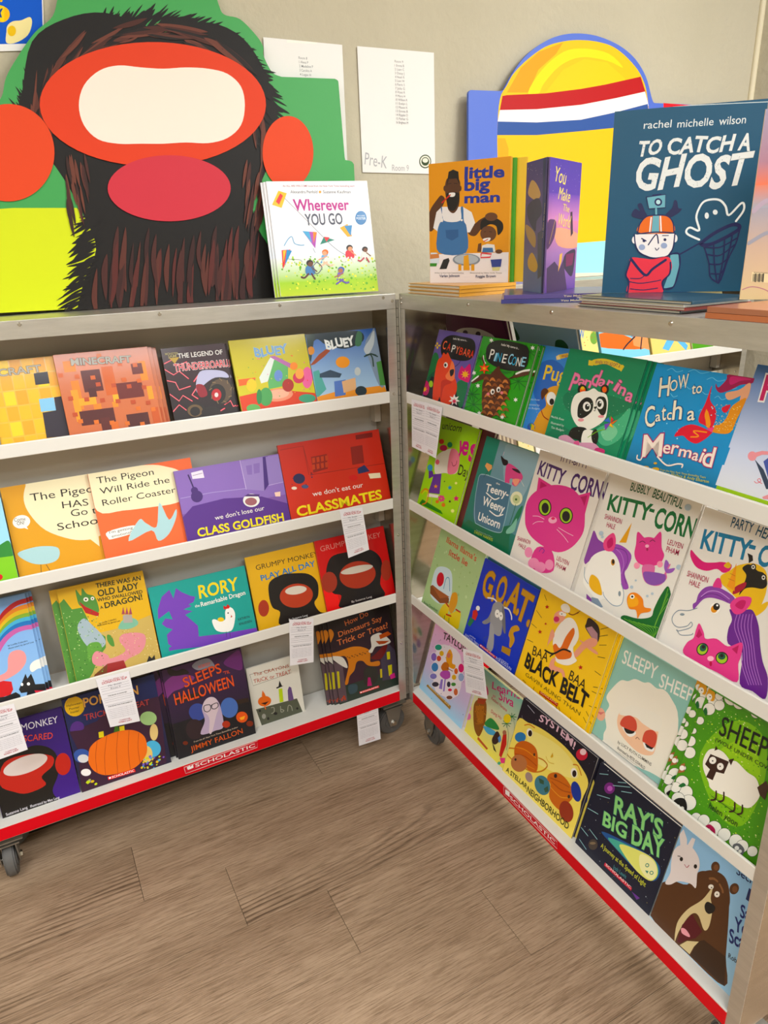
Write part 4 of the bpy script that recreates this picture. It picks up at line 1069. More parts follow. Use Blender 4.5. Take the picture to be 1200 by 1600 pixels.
('e','c89030',[694,771,44,17,24,-58]),
('e','1c1414',[697,785,29,11,17,-41]),
('e','8c98a0',[1066,283,28,12,19,-46]),
('p','e8b830',1,[305,169,294,357,480,345,629,200,678,83,458,75]),
('p','8c9cac',0,[464,-45,628,-8,801,-105,702,-184,514,-163]),
('p','8c4ca0',0,[322,-35,476,-74,501,-133,360,-124]),
('p','d84c90',1,[1065,1272,1013,1497,1214,1438,1371,1477,1485,1659,1607,1404,1710,1285,1669,1113,1457,983,1227,975,1100,1090]),
('e','d84c90',[1372,1239,275,101,99,-244]),
('s','501c38',1,12,[1129,1328,1182,1372,1245,1362]),
('s','501c38',1,12,[1338,1418,1376,1463,1437,1453]),
('e','f4b8cc',[1308,1321,40,15,11,-28]),
('e','a82c5c',[1334,1267,20,7,11,-28]),
('p','d878a8',1,[1351,958,1583,1048,1655,917,1830,987,1818,1108,1890,1198,1887,1072,1990,1129,1949,1051,1872,1020,1910,926,1812,760,1613,693,1459,743]),
('p','8c5cac',1,[1413,853,1627,938,1798,975,1872,973,1884,853,1716,720,1531,708]),
('p','9c64b8',1,[1786,1096,1769,1230,1859,1186,1860,1093,1994,1161,1975,1076,1872,1020]),
('e','f0a0b8',[1233,912,61,24,23,-56]),
('e','f0a0b8',[1687,1114,57,22,22,-54]),
('t','b0385c','SHANNON',[171,1483,600,1506],96,0.3,0,None,0,0),
('t','b0385c','HALE',[280,1349,491,1363],96,0.3,0,None,0,0),
('t','b0385c','LEUYEN',[1691,1497,2009,1519],93,0.3,0,None,0,0),
('t','b0385c','PHAM',[1714,1365,1975,1385],99,0.3,0,None,0,0),
('p','e89028',1,[1269,237,1275,372,1405,444,1578,404,1666,281,1807,312,1797,243,1646,142,1614,29,1524,152,1378,120]),
('p','f0b040',1,[1287,245,1315,372,1478,361,1524,250,1367,148]),
('e','f8f4ec',[1357,348,47,20,16,-39]),
('e','1c1414',[1357,348,24,10,8,-20]),
('p','1c6c34',1,[1989,818,2141,618,2275,241,2189,-84,2015,-201,1561,-226,1282,-141,1322,-39,1614,29,1862,176,1870,340,1909,611]),
('s','78b050',1,13,[1345,-95,1747,-105,2077,-171]),
('s','78b050',1,13,[1450,-73,1805,-77,2073,-160]),
('s','78b050',1,12,[1553,-52,1862,-49,2069,-149]),
('s','78b050',1,12,[1654,-31,1920,-22,2064,-139]),
('s','78b050',1,12,[1754,-10,1976,5,2060,-128]),
('s','78b050',1,12,[1853,11,2032,32,2056,-117]),
('s','78b050',1,12,[1951,31,2088,58,2051,-107]),
('s','78b050',1,12,[2005,778,2016,437,2001,17]),
('s','78b050',1,12,[2037,698,2013,372,2001,17]),
('s','78b050',1,12,[2070,618,2009,307,2001,17]),
('s','78b050',1,12,[2102,538,2006,242,2001,17]),
('e','b8c8d4',[214,1191,54,19,18,-42]),
('e','b8c8d4',[273,1133,31,11,10,-24]),
('e','b8c8d4',[1848,2227,61,19,21,-53]),
('e','b8c8d4',[2065,1204,48,19,17,-42]),
('e','b8c8d4',[1280,506,34,14,12,-28]),
('e','b8c8d4',[1319,653,20,8,7,-17]),
('e','b8c8d4',[1739,570,26,11,9,-22]),
('e','b8c8d4',[1659,488,26,11,9,-22])]),
({'id': 'f4', 'O': [0.0352, -0.8762, 0.811], 'yaw': -1.5708, 'lean': 0.3142, 'w': 0.212, 'h': 0.2337, 'v0': -0.028, 't': 0.009, 'col': 'e9e4de', 'label': 'white book with a horse in a purple mane and a yellow costume, blue title', 'group': None, 'copies': (), 'spine': 'l', 'name': 'picture_book', 'cat': 'book', 'hard': True},[
('g','eae6e0','eae6e0',[0,-280,2120,2337]),
('t','2c5c7c','PARTY',[543,2160,928,2181],163,0.9,0,None,0,0),
('t','2c5c7c','HEART',[986,2173,1424,2155],165,0.9,0,None,0,0),
('t','2a7ca0','KITTY',[156,1653,1035,1756],314,2.0,0,None,0,0),
('t','2a7ca0','-',[964,1881,1073,1889],283,2.0,0,None,0,0),
('t','2a7ca0','CORN',[1157,1760,1965,1789],311,2.0,0,None,0,0),
('p','d4247c',1,[47,1450,14,1566,141,1509,314,1459,492,1516,616,1574,786,1595,793,1487,701,1417,573,1434,413,1337,213,1327]),
('p','e0b830',1,[670,1528,720,1614,788,1574,758,1518]),
('p','e8c020',1,[679,1352,793,1487,885,1612,1069,1726,1238,1748,1375,1674,1459,1454,1474,1247,1440,995,1317,1026,1077,1117,857,1201,745,1244]),
('p','1c1612',1,[980,1605,1037,1692,1123,1704,1228,1659,1337,1659,1440,1531,1403,1431,1245,1386,1136,1318,1085,1187,1078,1294,1093,1431,1076,1534]),
('p','a82440',1,[978,1163,971,1271,1048,1369,1120,1421,1129,1337,1060,1220]),
('e','2c2826',[1140,1689,46,18,19,-49]),
('e','e8e4dc',[1140,1689,27,11,12,-30]),
('e','1c1612',[1140,1689,15,6,6,-15]),
('e','2c2826',[1352,1597,45,18,21,-55]),
('e','e8e4dc',[1352,1597,26,11,13,-33]),
('e','1c1612',[1352,1597,15,6,6,-15]),
('p','1c1612',0,[972,1862,1065,1854,1103,1782,1050,1719,1020,1794]),
('p','e8c020',1,[1324,1007,1428,1140,1547,1279,1553,1153,1443,985]),
('p','e8a028',0,[842,1240,860,1646,993,1214]),
('s','b87818',1,8,[818,1363,934,1366]),
('s','b87818',1,8,[818,1453,914,1447]),
('p','6c2c8c',1,[1017,913,1150,928,1329,1053,1433,1013,1559,855,1675,609,1801,393,1961,198,2035,-107,1818,-101,1593,-94,1459,368,1196,392,1115,600,1116,779]),
('s','b078c4',1,12,[1165,891,1199,684,1404,451,1530,184,1729,-41]),
('s','b078c4',1,12,[1212,912,1250,708,1442,470,1571,205,1765,-20]),
('s','b078c4',1,12,[1258,933,1300,732,1480,489,1612,227,1801,0]),
('s','b078c4',1,12,[1304,954,1349,756,1517,508,1652,249,1837,20]),
('s','b078c4',1,12,[1350,975,1399,779,1554,527,1693,270,1872,40]),
('s','b078c4',1,12,[1395,996,1448,803,1591,545,1732,291,1908,60]),
('p','8c4ca4',1,[427,788,423,926,493,1071,635,1153,824,1165,1030,1119,1027,1007,843,993,661,959,541,884,472,738,430,649,387,724]),
('s','c898d8',1,13,[482,905,580,1039,753,1101,958,1065]),
('s','5c2c78',1,9,[462,827,557,972,726,1044,952,1018]),
('s','708498',1,11,[488,698,349,589,169,508,106,359,158,263,274,245,423,339,465,430,507,391,461,310,298,185,268,194,367,146,544,232,565,277]),
('e','909ca4',[266,480,41,18,8,-20]),
('p','d84c90',1,[613,1144,631,1287,698,1303,768,1186,684,1151]),
('p','dc5090',1,[1005,974,1038,1100,1141,1189,1283,1229,1307,1109,1236,945,1122,882]),
('p','c02c6c',1,[1084,1010,1143,1124,1228,1139,1214,1001]),
('e','f8f4ec',[783,826,88,8,0,-94]),
('e','d89830',[775,808,57,6,0,-64]),
('e','1c1414',[798,860,57,5,0,-60]),
('e','ffffff',[803,885,17,7,6,-15]),
('p','dc5090',1,[523,-111,526,81,607,204,599,353,614,476,742,375,812,293,987,379,1211,354,1401,516,1461,303,1467,172,1548,-97,1181,-116,822,-145]),
('p','b81c64',0,[638,254,645,398,737,326,692,246]),
('p','b81c64',0,[1284,346,1368,456,1390,311]),
('e','1c1c1c',[823,108,100,-2,-19,-111]),
('e','a8c850',[823,108,83,-2,-16,-93]),
('e','20604c',[826,137,57,-1,-11,-66]),
('e','1c1414',[826,151,29,15,11,-27]),
('e','1c1c1c',[1183,136,105,16,1,-102]),
('e','a8c850',[1184,132,88,13,1,-85]),
('e','20604c',[1174,159,59,31,19,-49]),
('e','1c1414',[1170,170,28,14,10,-26]),
('e','f8c0d0',[1012,36,53,27,15,-38]),
('e','b81c50',[1044,-40,20,11,15,-38]),
('t','b0385c','SHANNON',[106,1122,509,1158],96,0.3,0,None,0,0),
('t','b0385c','HALE',[197,1006,399,1020],92,0.3,0,None,0,0)]),
({'id': 'g1', 'O': [0.0352, -0.0535, 0.518], 'yaw': -1.5708, 'lean': 0.3142, 'w': 0.2142, 'h': 0.2062, 'v0': -0.028, 't': 0.009, 'col': 'b4cc98', 'label': 'sage green book with a red ball, wooden box and yellow sleeves', 'group': None, 'copies': (), 'spine': 'l', 'name': 'picture_book', 'cat': 'book', 'hard': True},[
('g','b6ce9c','b6ce9c',[0,-280,2142,2062]),
('d',['a4c088','c8dcb0'],60,89,[-525,1610,1782,2414,2768,277,625,-747],4),
('t','cc5438',"llama llama's",[378,1780,1825,1750],156,0.7,0,None,0,0),
('t','c83c34','little lie',[639,1495,1534,1499],164,0.7,0,None,0,0),
('p','d4e4ea',1,[265,335,231,881,513,1102,939,1124,1162,784,1232,381,855,124,398,129]),
('e','c82c3c',[577,742,163,57,58,-189]),
('p','8c5430',0,[218,390,302,463,1178,430,1209,299,848,140,298,199]),
('p','a86840',0,[261,438,1189,471,789,261]),
('s','6ca0c0',1,28,[830,572,818,859,948,912,1117,621]),
('p','e0c81c',1,[912,-127,981,125,1107,254,1289,262,1301,-22,1336,-225,1023,-224]),
('p','e0c81c',1,[1251,-46,1473,128,1642,277,1815,284,1877,29,1850,-162,1372,-171]),
('s','b82c28',1,42,[1107,254,1259,220]),
('s','b82c28',1,41,[1580,284,1780,296]),
('s','b82c28',1,42,[1246,-11,1459,32]),
('s','2c8048',1,25,[1200,-69,1220,-242]),
('s','2c8048',1,24,[1405,-47,1451,-207]),
('t','4c6c50','Anna Dewdney',[113,-184,848,-126],80,0.3,0,None,0,0),
('p','d8a048',1,[1250,317,1247,604,1447,689,1559,453,1473,128,1320,131])]),
({'id': 'g2', 'O': [0.0352, -0.2658, 0.518], 'yaw': -1.5708, 'lean': 0.3142, 'w': 0.2161, 'h': 0.1966, 'v0': -0.028, 't': 0.006, 'col': '1c3cb4', 'label': 'royal blue book with a grey goat and gold block lettering', 'group': None, 'copies': (), 'spine': 'l', 'name': 'picture_book', 'cat': 'book', 'hard': True},[
('g','1c3cb8','1c3cb8',[0,-280,2161,1966]),
('t','c89a2c','G.',[233,1077,764,1105],645,1.7,0,('8c6418',0.8),0,0),
('t','c89a2c','O.',[773,1142,1218,1157],645,1.7,0,('8c6418',0.8),0,0),
('t','c89a2c','A.',[1206,1184,1721,1159],662,1.7,0,('8c6418',0.8),0,0),
('t','c89a2c','T.',[1610,1092,2192,1078],680,1.7,0,('8c6418',0.8),0,0),
('s','e4e2e0',1,39,[537,1089,767,1156,938,1115]),
('s','e4e2e0',1,41,[1142,1107,1371,1144,1519,1050,1563,973]),
('p','8c8c90',1,[590,455,748,629,801,855,823,1031,971,931,962,728,842,539,682,430]),
('p','9c9ca0',1,[811,1059,1010,1179,1216,1107,1302,754,1371,492,1267,392,1003,414,859,614,801,855]),
('p','78787c',1,[1130,1134,1286,1008,1500,587,1395,602,1232,853]),
('p','a4a4a8',1,[885,559,1074,481,1240,62,1144,-120,1009,-54,968,263]),
('e','f2f0ec',[1034,881,83,38,42,-93]),
('e','f2f0ec',[1185,880,66,30,42,-92]),
('e','1c1c1c',[1037,875,21,10,6,-14]),
('e','1c1c1c',[1181,889,21,9,6,-14]),
('s','40508c',1,16,[938,215,813,86,945,-86,1064,-60]),
('s','40508c',1,16,[1194,273,1420,54,1554,89]),
('p','c89a2c',1,[1615,707,1658,825,1802,925,1926,856,1757,711,1867,572,1821,356,1751,353,1699,521,1624,582]),
('p','b08828',0,[1519,253,1839,316,1860,142,1541,116]),
('e','f2f0ec',[291,693,72,32,26,-57]),
('p','c83c34',0,[136,554,259,644,357,552,332,369,179,366]),
('p','2c7850',0,[110,369,287,348,194,130,75,144]),
('t','dce0f0','WRITTEN BY',[270,-94,548,-72],33,0.3,0,None,0,0),
('t','dce0f0','KATE & JOL TEMPLE',[109,-173,723,-181],67,0.5,0,None,0,0),
('p','d8122a',0,[732,-142,1412,-149,1441,-88,763,-79]),
('t','ffffff','SCHOLASTIC',[836,-131,1392,-137],36,0.4,0,None,0,0),
('p','ffffff',0,[761,-127,817,-127,832,-96,776,-95]),
('t','dce0f0','ILLUSTRATED BY',[1554,-76,1908,-70],31,0.3,0,None,0,0),
('t','dce0f0','ROB BIDDULPH',[1439,-152,2038,-147],69,0.5,0,None,0,0)]),
({'id': 'g3', 'O': [0.0352, -0.4858, 0.518], 'yaw': -1.5708, 'lean': 0.3142, 'w': 0.2335, 'h': 0.2069, 'v0': -0.028, 't': 0.009, 'col': 'f0c808', 'label': 'yellow book with a leaping ram in an orange robe, black brush title', 'group': None, 'copies': ((0.005, 1),), 'spine': 'l', 'name': 'picture_book', 'cat': 'book', 'hard': True},[
('g','f2ca0a','f2ca0a',[0,-280,2335,2069]),
('s','5c4a10',0,14,[54,1513,268,1430]),
('s','5c4a10',0,14,[23,1171,212,1152]),
('s','5c4a10',0,14,[40,775,238,800]),
('s','5c4a10',0,14,[143,1947,258,1855]),
('s','5c4a10',0,12,[1927,1935,2175,2118]),
('s','5c4a10',0,12,[2018,1618,2187,1703]),
('s','5c4a10',0,13,[2075,1384,2255,1444]),
('s','5c4a10',0,13,[2121,1077,2290,1069]),
('s','5c4a10',0,13,[2212,661,2369,684]),
('s','5c4a10',0,13,[2258,352,2415,378]),
('s','5c4a10',0,13,[2214,54,2327,-12]),
('s','5c4a10',0,13,[1899,-137,1953,-208]),
('s','5c4a10',0,13,[1524,-117,1610,-207]),
('s','5c4a10',0,14,[1107,-148,1125,-245]),
('s','5c4a10',0,14,[686,-98,684,-209]),
('s','5c4a10',0,14,[285,-136,397,-149]),
('s','5c4a10',0,13,[1222,1972,1298,2108]),
('s','5c4a10',0,13,[1718,2033,1753,2148]),
('s','5c4a10',0,13,[2212,761,2318,804]),
('s','5c4a10',0,12,[1949,1782,2142,1908]),
('s','5c4a10',0,13,[2236,204,2349,137]),
('s','5c4a10',0,13,[1437,-133,1511,-195]),
('p','3c2c2c',1,[1527,1877,1552,2023,1823,1984,1944,1844,1961,1656,1787,1669,1544,1785]),
('p','b89098',0,[1562,1794,1693,1890,1892,1819,1949,1683,1787,1669]),
('p','e8a890',1,[1448,1128,1608,1480,1787,1669,1949,1683,1926,1539,1727,1405,1582,1128,1447,1024]),
('p','f2ede6',1,[839,1028,777,1280,848,1558,993,1765,1158,1807,1331,1718,1451,1538,1438,1362,1400,1240,1509,1091,1599,1035,1433,845,1195,754,1023,769,982,1029]),
('p','dc7a28',1,[1059,1068,1114,1374,1231,1636,1316,1541,1289,1288,1275,1108,1399,1137,1410,1005,1158,839,1017,836,851,999,905,1096]),
('s','1c1814',1,41,[663,814,914,854,1148,1079,1356,1132]),
('s','1c1814',1,30,[1078,1025,887,804,860,755]),
('p','e8a890',1,[631,1562,620,1698,735,1820,865,1844,934,1738,874,1606,709,1493]),
('e','c8406c',[711,1600,79,37,25,-58]),
('e','f2ede6',[802,1774,71,32,18,-41]),
('e','f2ede6',[888,1792,54,25,15,-35]),
('e','1c1414',[812,1772,16,7,5,-12]),
('p','f4f0ea',1,[723,1902,757,1986,875,2038,989,1986,988,1883,820,1841]),
('s','7c2c1c',1,20,[994,1868,1121,1892,1247,2017]),
('p','e8a890',1,[657,1222,699,1348,803,1222,706,997,691,918]),
('p','e8a890',1,[922,502,925,717,1030,807,1053,643,1320,680,1437,569,1387,525,1288,593,1025,486]),
('p','e8a890',1,[1475,1482,1821,1486,2041,1465,2041,1416,1809,1414]),
('p','b83420',0,[317,1777,347,1755,394,1772,369,1736,393,1709,347,1708,315,1674,312,1710,267,1716,312,1739]),
('p','b83420',0,[333,1166,364,1144,411,1163,386,1125,410,1099,364,1097,332,1061,329,1098,284,1102,329,1127]),
('p','b83420',0,[1728,1012,1759,989,1804,1010,1780,970,1804,942,1759,939,1729,901,1725,940,1682,945,1725,971]),
('p','b83420',0,[435,1393,454,1379,483,1391,467,1368,482,1351,453,1350,434,1328,432,1351,404,1354,432,1369]),
('t','282010','BAA',[329,535,831,597],214,0.0,0,None,0,0),
('t','282010','BAA',[1537,572,2028,573],214,0.0,0,None,0,0),
('t','181410','BLACK',[197,182,1295,217],318,2.2,0,None,0,3),
('t','181410','BELT',[1419,181,2219,244],327,2.2,0,None,0,3),
('t','706010','GAVIN AUNG THAN',[325,-10,2116,29],88,0.0,0,None,0,0),
('p','b82820',0,[885,-149,880,-79,1487,-51,1485,-133]),
('t','f0e0a0','SCHOLASTIC',[913,-122,1469,-97],44,0.5,0,None,0,0)]),
({'id': 'g4', 'O': [0.0562, -0.7073, 0.518], 'yaw': -1.5708, 'lean': 0.3142, 'w': 0.207, 'h': 0.1912, 'v0': -0.028, 't': 0.009, 'col': '98c4bc', 'label': 'pale teal book with a drowsy white sheep looking out', 'group': None, 'copies': (), 'spine': 'l', 'name': 'picture_book', 'cat': 'book', 'hard': True},[
('g','9cc6be','9cc6be',[0,-280,2070,1912]),
('t','f2efe8','SLEEPY',[299,1416,1144,1491],275,0.5,0,None,0,0),
('t','f2efe8','SHEEP',[1253,1413,1985,1486],261,0.5,0,None,0,0),
('p','f1ebdf',1,[570,-340,449,-148,458,25,325,245,356,463,223,586,287,821,420,1076,583,1150,722,1274,929,1310,1048,1376,1234,1356,1386,1411,1584,1342,1865,1055,2122,3,1681,-180,938,-363]),
('e','f0ebe0',[646,-424,188,124,99,-236]),
('e','e8b4a0',[226,185,97,77,77,-106]),
('p','d08080',0,[143,186,308,285,232,172]),
('p','f0c8ac',1,[641,305,654,509,834,633,1051,652,1326,693,1545,673,1630,290,1592,124,1351,11,1043,34,775,125]),
('p','f0ebe0',1,[645,438,797,724,1117,850,1521,905,1565,623,1231,571,1002,590]),
('p','f4f2ee',1,[793,267,1107,334,1109,239,990,163]),
('p','1c1816',1,[850,270,1087,338,1064,258,939,195]),
('p','cc5c4c',1,[736,265,760,442,902,561,1058,528,1117,356,907,273]),
('p','f4f2ee',1,[1355,268,1593,297,1595,204,1434,162]),
('p','1c1816',0,[1379,253,1593,297,1566,232,1453,205]),
('p','cc5c4c',1,[1316,275,1311,463,1444,578,1573,535,1593,297,1393,262]),
('s','805048',1,12,[1174,216,1193,261,1253,251]),
('t','504840','by LUCY RUTH CUMMINS',[824,-107,1668,-62],61,0.3,0,None,0,0),
('t','504840','Illustrated by PETE OSWALD',[858,-217,1568,-210],61,0.3,0,None,0,0),
('s','a0a09c',0,6,[912,-254,1561,-237])]),
({'id': 'g5', 'O': [0.0352, -0.9393, 0.518], 'yaw': -1.5708, 'lean': 0.3142, 'w': 0.198, 'h': 0.2035, 'v0': -0.028, 't': 0.006, 'col': '5c9c2c', 'label': 'green leafy book with white sheep all round its border and thin black title', 'group': None, 'copies': ((-0.022, 1), (-0.033, 2)), 'spine': 'l', 'name': 'picture_book', 'cat': 'book', 'hard': True},[
('g','58982c','58982c',[0,-280,1980,2035]),
('p','88bc20',1,[291,758,394,1438,735,1848,1195,1753,1420,1047,1349,262,894,163]),
('p','a0cc24',1,[499,772,611,1276,971,1609,1311,1210,1238,548,801,399]),
('d',['3c8428','c8e060','e8f0b0','70ac30'],420,26,[-226,1648,930,2324,1763,151,711,-710],3),
('e','3c4038',[190,1891,128,75,49,-124]),
('e','f1eee6',[190,1891,122,71,46,-118]),
('e','3c4038',[277,1868,89,53,34,-87]),
('e','f1eee6',[277,1868,83,49,32,-81]),
('e','3c4038',[131,1706,104,62,39,-100]),
('e','f1eee6',[131,1706,98,58,37,-94]),
('e','3c4038',[53,1429,72,44,27,-68]),
('e','f1eee6',[53,1429,65,40,24,-62]),
('e','3c4038',[9,1195,55,35,21,-52]),
('e','f1eee6',[9,1195,48,30,18,-46]),
('e','3c4038',[20,994,94,61,35,-89]),
('e','f1eee6',[20,994,88,57,33,-83]),
('e','3c4038',[83,801,102,68,39,-97]),
('e','f1eee6',[83,801,96,64,36,-91]),
('e','3c4038',[72,478,51,35,19,-48]),
('e','f1eee6',[72,478,44,30,17,-41]),
('e','3c4038',[141,235,115,82,44,-109]),
('e','f1eee6',[141,235,109,77,41,-103]),
('e','3c4038',[272,117,118,85,45,-113]),
('e','f1eee6',[272,117,111,81,42,-107]),
('e','3c4038',[64,73,95,68,36,-89]),
('e','f1eee6',[64,73,88,64,33,-83]),
('e','3c4038',[380,-15,133,99,51,-128]),
('e','f1eee6',[380,-15,127,94,49,-122]),
('e','3c4038',[602,-163,88,68,34,-86]),
('e','f1eee6',[602,-163,82,63,32,-80]),
('e','3c4038',[741,-109,98,76,38,-97]),
('e','f1eee6',[741,-109,92,71,36,-92]),
('e','3c4038',[947,-103,115,90,45,-116]),
('e','f1eee6',[947,-103,109,85,43,-110]),
('e','3c4038',[1140,-79,100,80,40,-103]),
('e','f1eee6',[1140,-79,94,75,38,-97]),
('e','3c4038',[1346,-40,101,81,41,-105]),
('e','f1eee6',[1346,-40,95,77,39,-99]),
('e','3c4038',[1467,-42,92,75,37,-96]),
('e','f1eee6',[1467,-42,86,70,35,-91]),
('e','3c4038',[1638,0,75,62,31,-80]),
('e','f1eee6',[1638,0,70,58,29,-75]),
('e','3c4038',[182,-82,115,85,44,-109]),
('e','f1eee6',[182,-82,109,80,41,-103]),
('e','3c4038',[221,2010,69,40,26,-67]),
('e','f1eee6',[221,2010,63,36,24,-61]),
('e','3c4038',[437,2109,127,74,49,-126]),
('e','f1eee6',[437,2109,121,70,47,-120]),
('e','3c4038',[589,2100,105,61,41,-105]),
('e','f1eee6',[589,2100,99,58,38,-99]),
('e','3c4038',[902,2094,81,49,32,-83]),
('e','f1eee6',[902,2094,76,46,30,-77]),
('p','e0a830',1,[-53,2004,3,2099,96,2063,158,1973,147,1867,7,1886]),
('e','f4f0ea',[65,1907,47,27,21,-53]),
('e','1c1414',[75,1917,11,6,4,-10]),
('p','1c1818',1,[122,-180,178,-71,291,-2,375,-72,398,-187,316,-276,202,-201]),
('e','f2eee8',[232,-206,35,26,13,-33]),
('e','f2eee8',[314,-184,34,26,13,-33]),
('p','b02858',1,[800,-192,864,-91,974,-108,993,-221,871,-240]),
('e','f2eee8',[880,-195,24,19,9,-24]),
('p','6c6c70',1,[1331,-127,1416,-33,1524,-69,1507,-208,1394,-226]),
('e','f2eee8',[1405,-130,33,27,13,-34]),
('e','f2eee8',[1469,-140,25,21,10,-27]),
('p','a86c48',0,[14,517,72,583,119,431,16,333]),
('e','f4f0ea',[54,466,44,30,17,-42]),
('p','246c38',1,[53,1634,79,1705,134,1631,118,1571]),
('p','246c38',1,[111,133,167,240,231,233,174,152]),
('p','c0907c',1,[289,2098,366,2162,470,2153,400,2076]),
('t','181c14','SHEEPISH',[445,1407,1741,1533],335,0.35,0,None,0,0),
('t','181c14','(WOLF UNDER COVER)',[436,1263,1525,1359],68,0.1,0,None,0,0),
('p','f3efe6',1,[586,551,424,694,360,856,388,1054,504,1156,649,1177,795,1124,900,1171,1112,1120,1279,1115,1398,983,1431,838,1356,612,1193,540,997,543,770,479,638,485]),
('p','3c2018',0,[443,1014,783,1091,777,850,645,796,640,627,513,602,528,766,417,792]),
('e','f4f0ea',[518,937,57,39,22,-56]),
('e','f4f0ea',[677,924,52,36,22,-56]),
('e','1c1414',[521,929,12,8,5,-12]),
('e','1c1414',[672,925,12,8,5,-12]),
('p','3c2018',0,[485,1106,481,1204,533,1162]),
('p','3c2018',0,[762,1114,842,1194,835,1053]),
('s','3c2018',1,28,[762,498,799,372,737,301]),
('s','3c2018',1,28,[888,565,925,440,864,369]),
('s','3c2018',1,28,[1113,529,1148,406,1089,337]),
('s','3c2018',1,27,[1240,574,1275,453,1218,384]),
('p','4c3428',0,[1348,995,1437,1179,1508,1111,1527,885,1427,908]),
('t','181c14','helen yoon',[743,152,1283,185],104,0.2,0,None,0,0),
('s','181c14',0,10,[709,370,1301,386])]),
({'id': 'h1', 'O': [0.0352, -0.0208, 0.187], 'yaw': -1.5708, 'lean': 0.288, 'w': 0.2317, 'h': 0.2189, 'v0': 0, 't': 0.014, 'col': 'd4c4e2', 'label': 'pastel pink and blue activity book with a singer and small stickers', 'group': None, 'copies': (), 'spine': 'l', 'name': 'picture_book', 'cat': 'book', 'hard': True},[
('g','a8d4ee','d0c4e4',[0,0,2317,766]),
('g','d0c4e4','ecb8da',[0,766,2317,2189]),
('p','f0e8f0',1,[463,1676,1465,1860,1830,780,828,337,425,989]),
('t','3c3424','TAYLOR',[505,1901,1669,1981],199,1.2,0,None,45,0),
('p','e8a848',1,[885,1627,969,1784,1143,1694,1213,1472,1374,1492,1368,1360,1072,1300,902,1439]),
('e','d8846c',[972,1590,80,41,30,-69]),
('p','c47828',1,[771,1106,870,1324,1071,1365,1130,1167,965,1045]),
('s','8c5428',1,22,[1051,1223,1326,1273]),
('p','b85cb4',1,[820,867,863,1023,1174,1191,1287,1057,1091,883]),
('p','9880cc',0,[913,785,1002,834,1075,544,929,494]),
('p','9880cc',0,[1069,871,1126,903,1208,553,1142,516]),
('s','f4f0f0',1,16,[876,1622,917,1903,1072,1917,1098,1736]),
('e','f4eef4',[424,1573,180,91,40,-90]),
('e','3c9c88',[424,1573,157,79,34,-76]),
('e','f4eef4',[328,1207,154,80,54,-123]),
('e','8c6cc0',[328,1207,131,68,48,-109]),
('e','f4eef4',[579,1287,124,64,39,-89]),
('e','d05c48',[579,1287,101,52,33,-76]),
('e','f4eef4',[495,959,180,96,59,-133]),
('e','4c88c0',[495,959,157,84,53,-119]),
('e','f4eef4',[534,677,180,98,40,-89]),
('e','8c84c8',[534,677,157,86,34,-76]),
('e','f4eef4',[722,512,177,99,35,-78]),
('e','3c3848',[722,512,155,87,29,-65]),
('e','f4eef4',[1653,1545,137,73,55,-127]),
('e','d8387c',[1653,1545,116,62,49,-114]),
('e','f4eef4',[1754,1313,136,75,50,-116]),
('e','a0b0d8',[1754,1313,116,63,45,-103]),
('e','f4eef4',[1476,1354,97,53,40,-91]),
('e','d8703c',[1476,1354,76,41,34,-78]),
('e','f4eef4',[1459,1151,115,63,35,-81]),
('e','e0b830',[1459,1151,94,51,30,-68]),
('e','f4eef4',[1517,957,123,69,26,-60]),
('e','5c9c50',[1517,957,102,57,20,-47]),
('e','f4eef4',[1315,844,99,56,38,-87]),
('e','303048',[1315,844,78,44,32,-74]),
('e','f4eef4',[1430,729,107,61,22,-50]),
('e','d8385c',[1430,729,86,49,16,-37]),
('e','f4eef4',[1699,817,104,60,44,-101]),
('e','c87048',[1699,817,84,48,38,-88]),
('e','f4eef4',[647,1488,123,63,37,-83]),
('e','e0b830',[647,1488,100,51,31,-70]),
('e','f4eef4',[1495,521,149,86,26,-60]),
('e','7c5040',[1495,521,128,74,21,-47]),
('p','a07c30',0,[373,317,1655,337,1653,221,334,244]),
('t','f4e8c0','FABULOUS ACTIVITY BOOK',[447,283,1597,286],48,0.3,0,None,0,0),
('d',['1c2030'],46,29,[-342,1920,1308,2700,2295,414,749,-525],4)]),
({'id': 'h2', 'O': [0.0394, -0.2621, 0.187], 'yaw': -1.5708, 'lean': 0.288, 'w': 0.1789, 'h': 0.1987, 'v0': 0, 't': 0.009, 'col': 'd8d4a0', 'label': 'pale yellow beach book with palms and a small girl in a red dress', 'group': None, 'copies': (), 'spine': 'l', 'name': 'picture_book', 'cat': 'book', 'hard': True},[
('g','ece070','dcd8a8',[0,0,1789,993]),
('g','dcd8b4','8cbcb0',[0,993,1789,1987]),
('p','c84878',1,[49,1506,378,1609,523,1411,212,1272]),
('p','8c5c24',1,[95,877,217,1112,518,1207,682,821,684,456,606,202,387,269,211,533]),
('p','a87030',0,[160,874,486,1067,640,632,432,462]),
('p','a84c28',0,[178,1130,515,1286,472,1099,208,984]),
('p','b85c30',0,[581,186,1065,133,1032,70,584,106]),
('d',['6c4018','c89040'],50,35,[95,877,546,1142,818,500,376,221],3),
('p','3c8c4c',1,[688,662,851,923,1152,910,1251,813,850,641]),
('p','5ca8cc',1,[667,568,1066,696,1258,659,917,482]),
('t','c8287c','Learns',[601,1655,1669,1957],186,0.5,0,None,0,0),
('t','c8287c','to',[706,1477,815,1500],76,0.4,0,None,0,0),
('t','c8287c','Siva',[947,1537,1526,1644],217,0.7,0,None,0,0),
('t','c02c54','Kealani Netane',[685,1385,1348,1402],83,0.3,0,None,0,0),
('t','c02c54','Dung Ho',[806,1057,1244,1105],91,0.3,0,None,0,0),
('s','2c7c48',1,19,[1458,1139,1614,1220]),
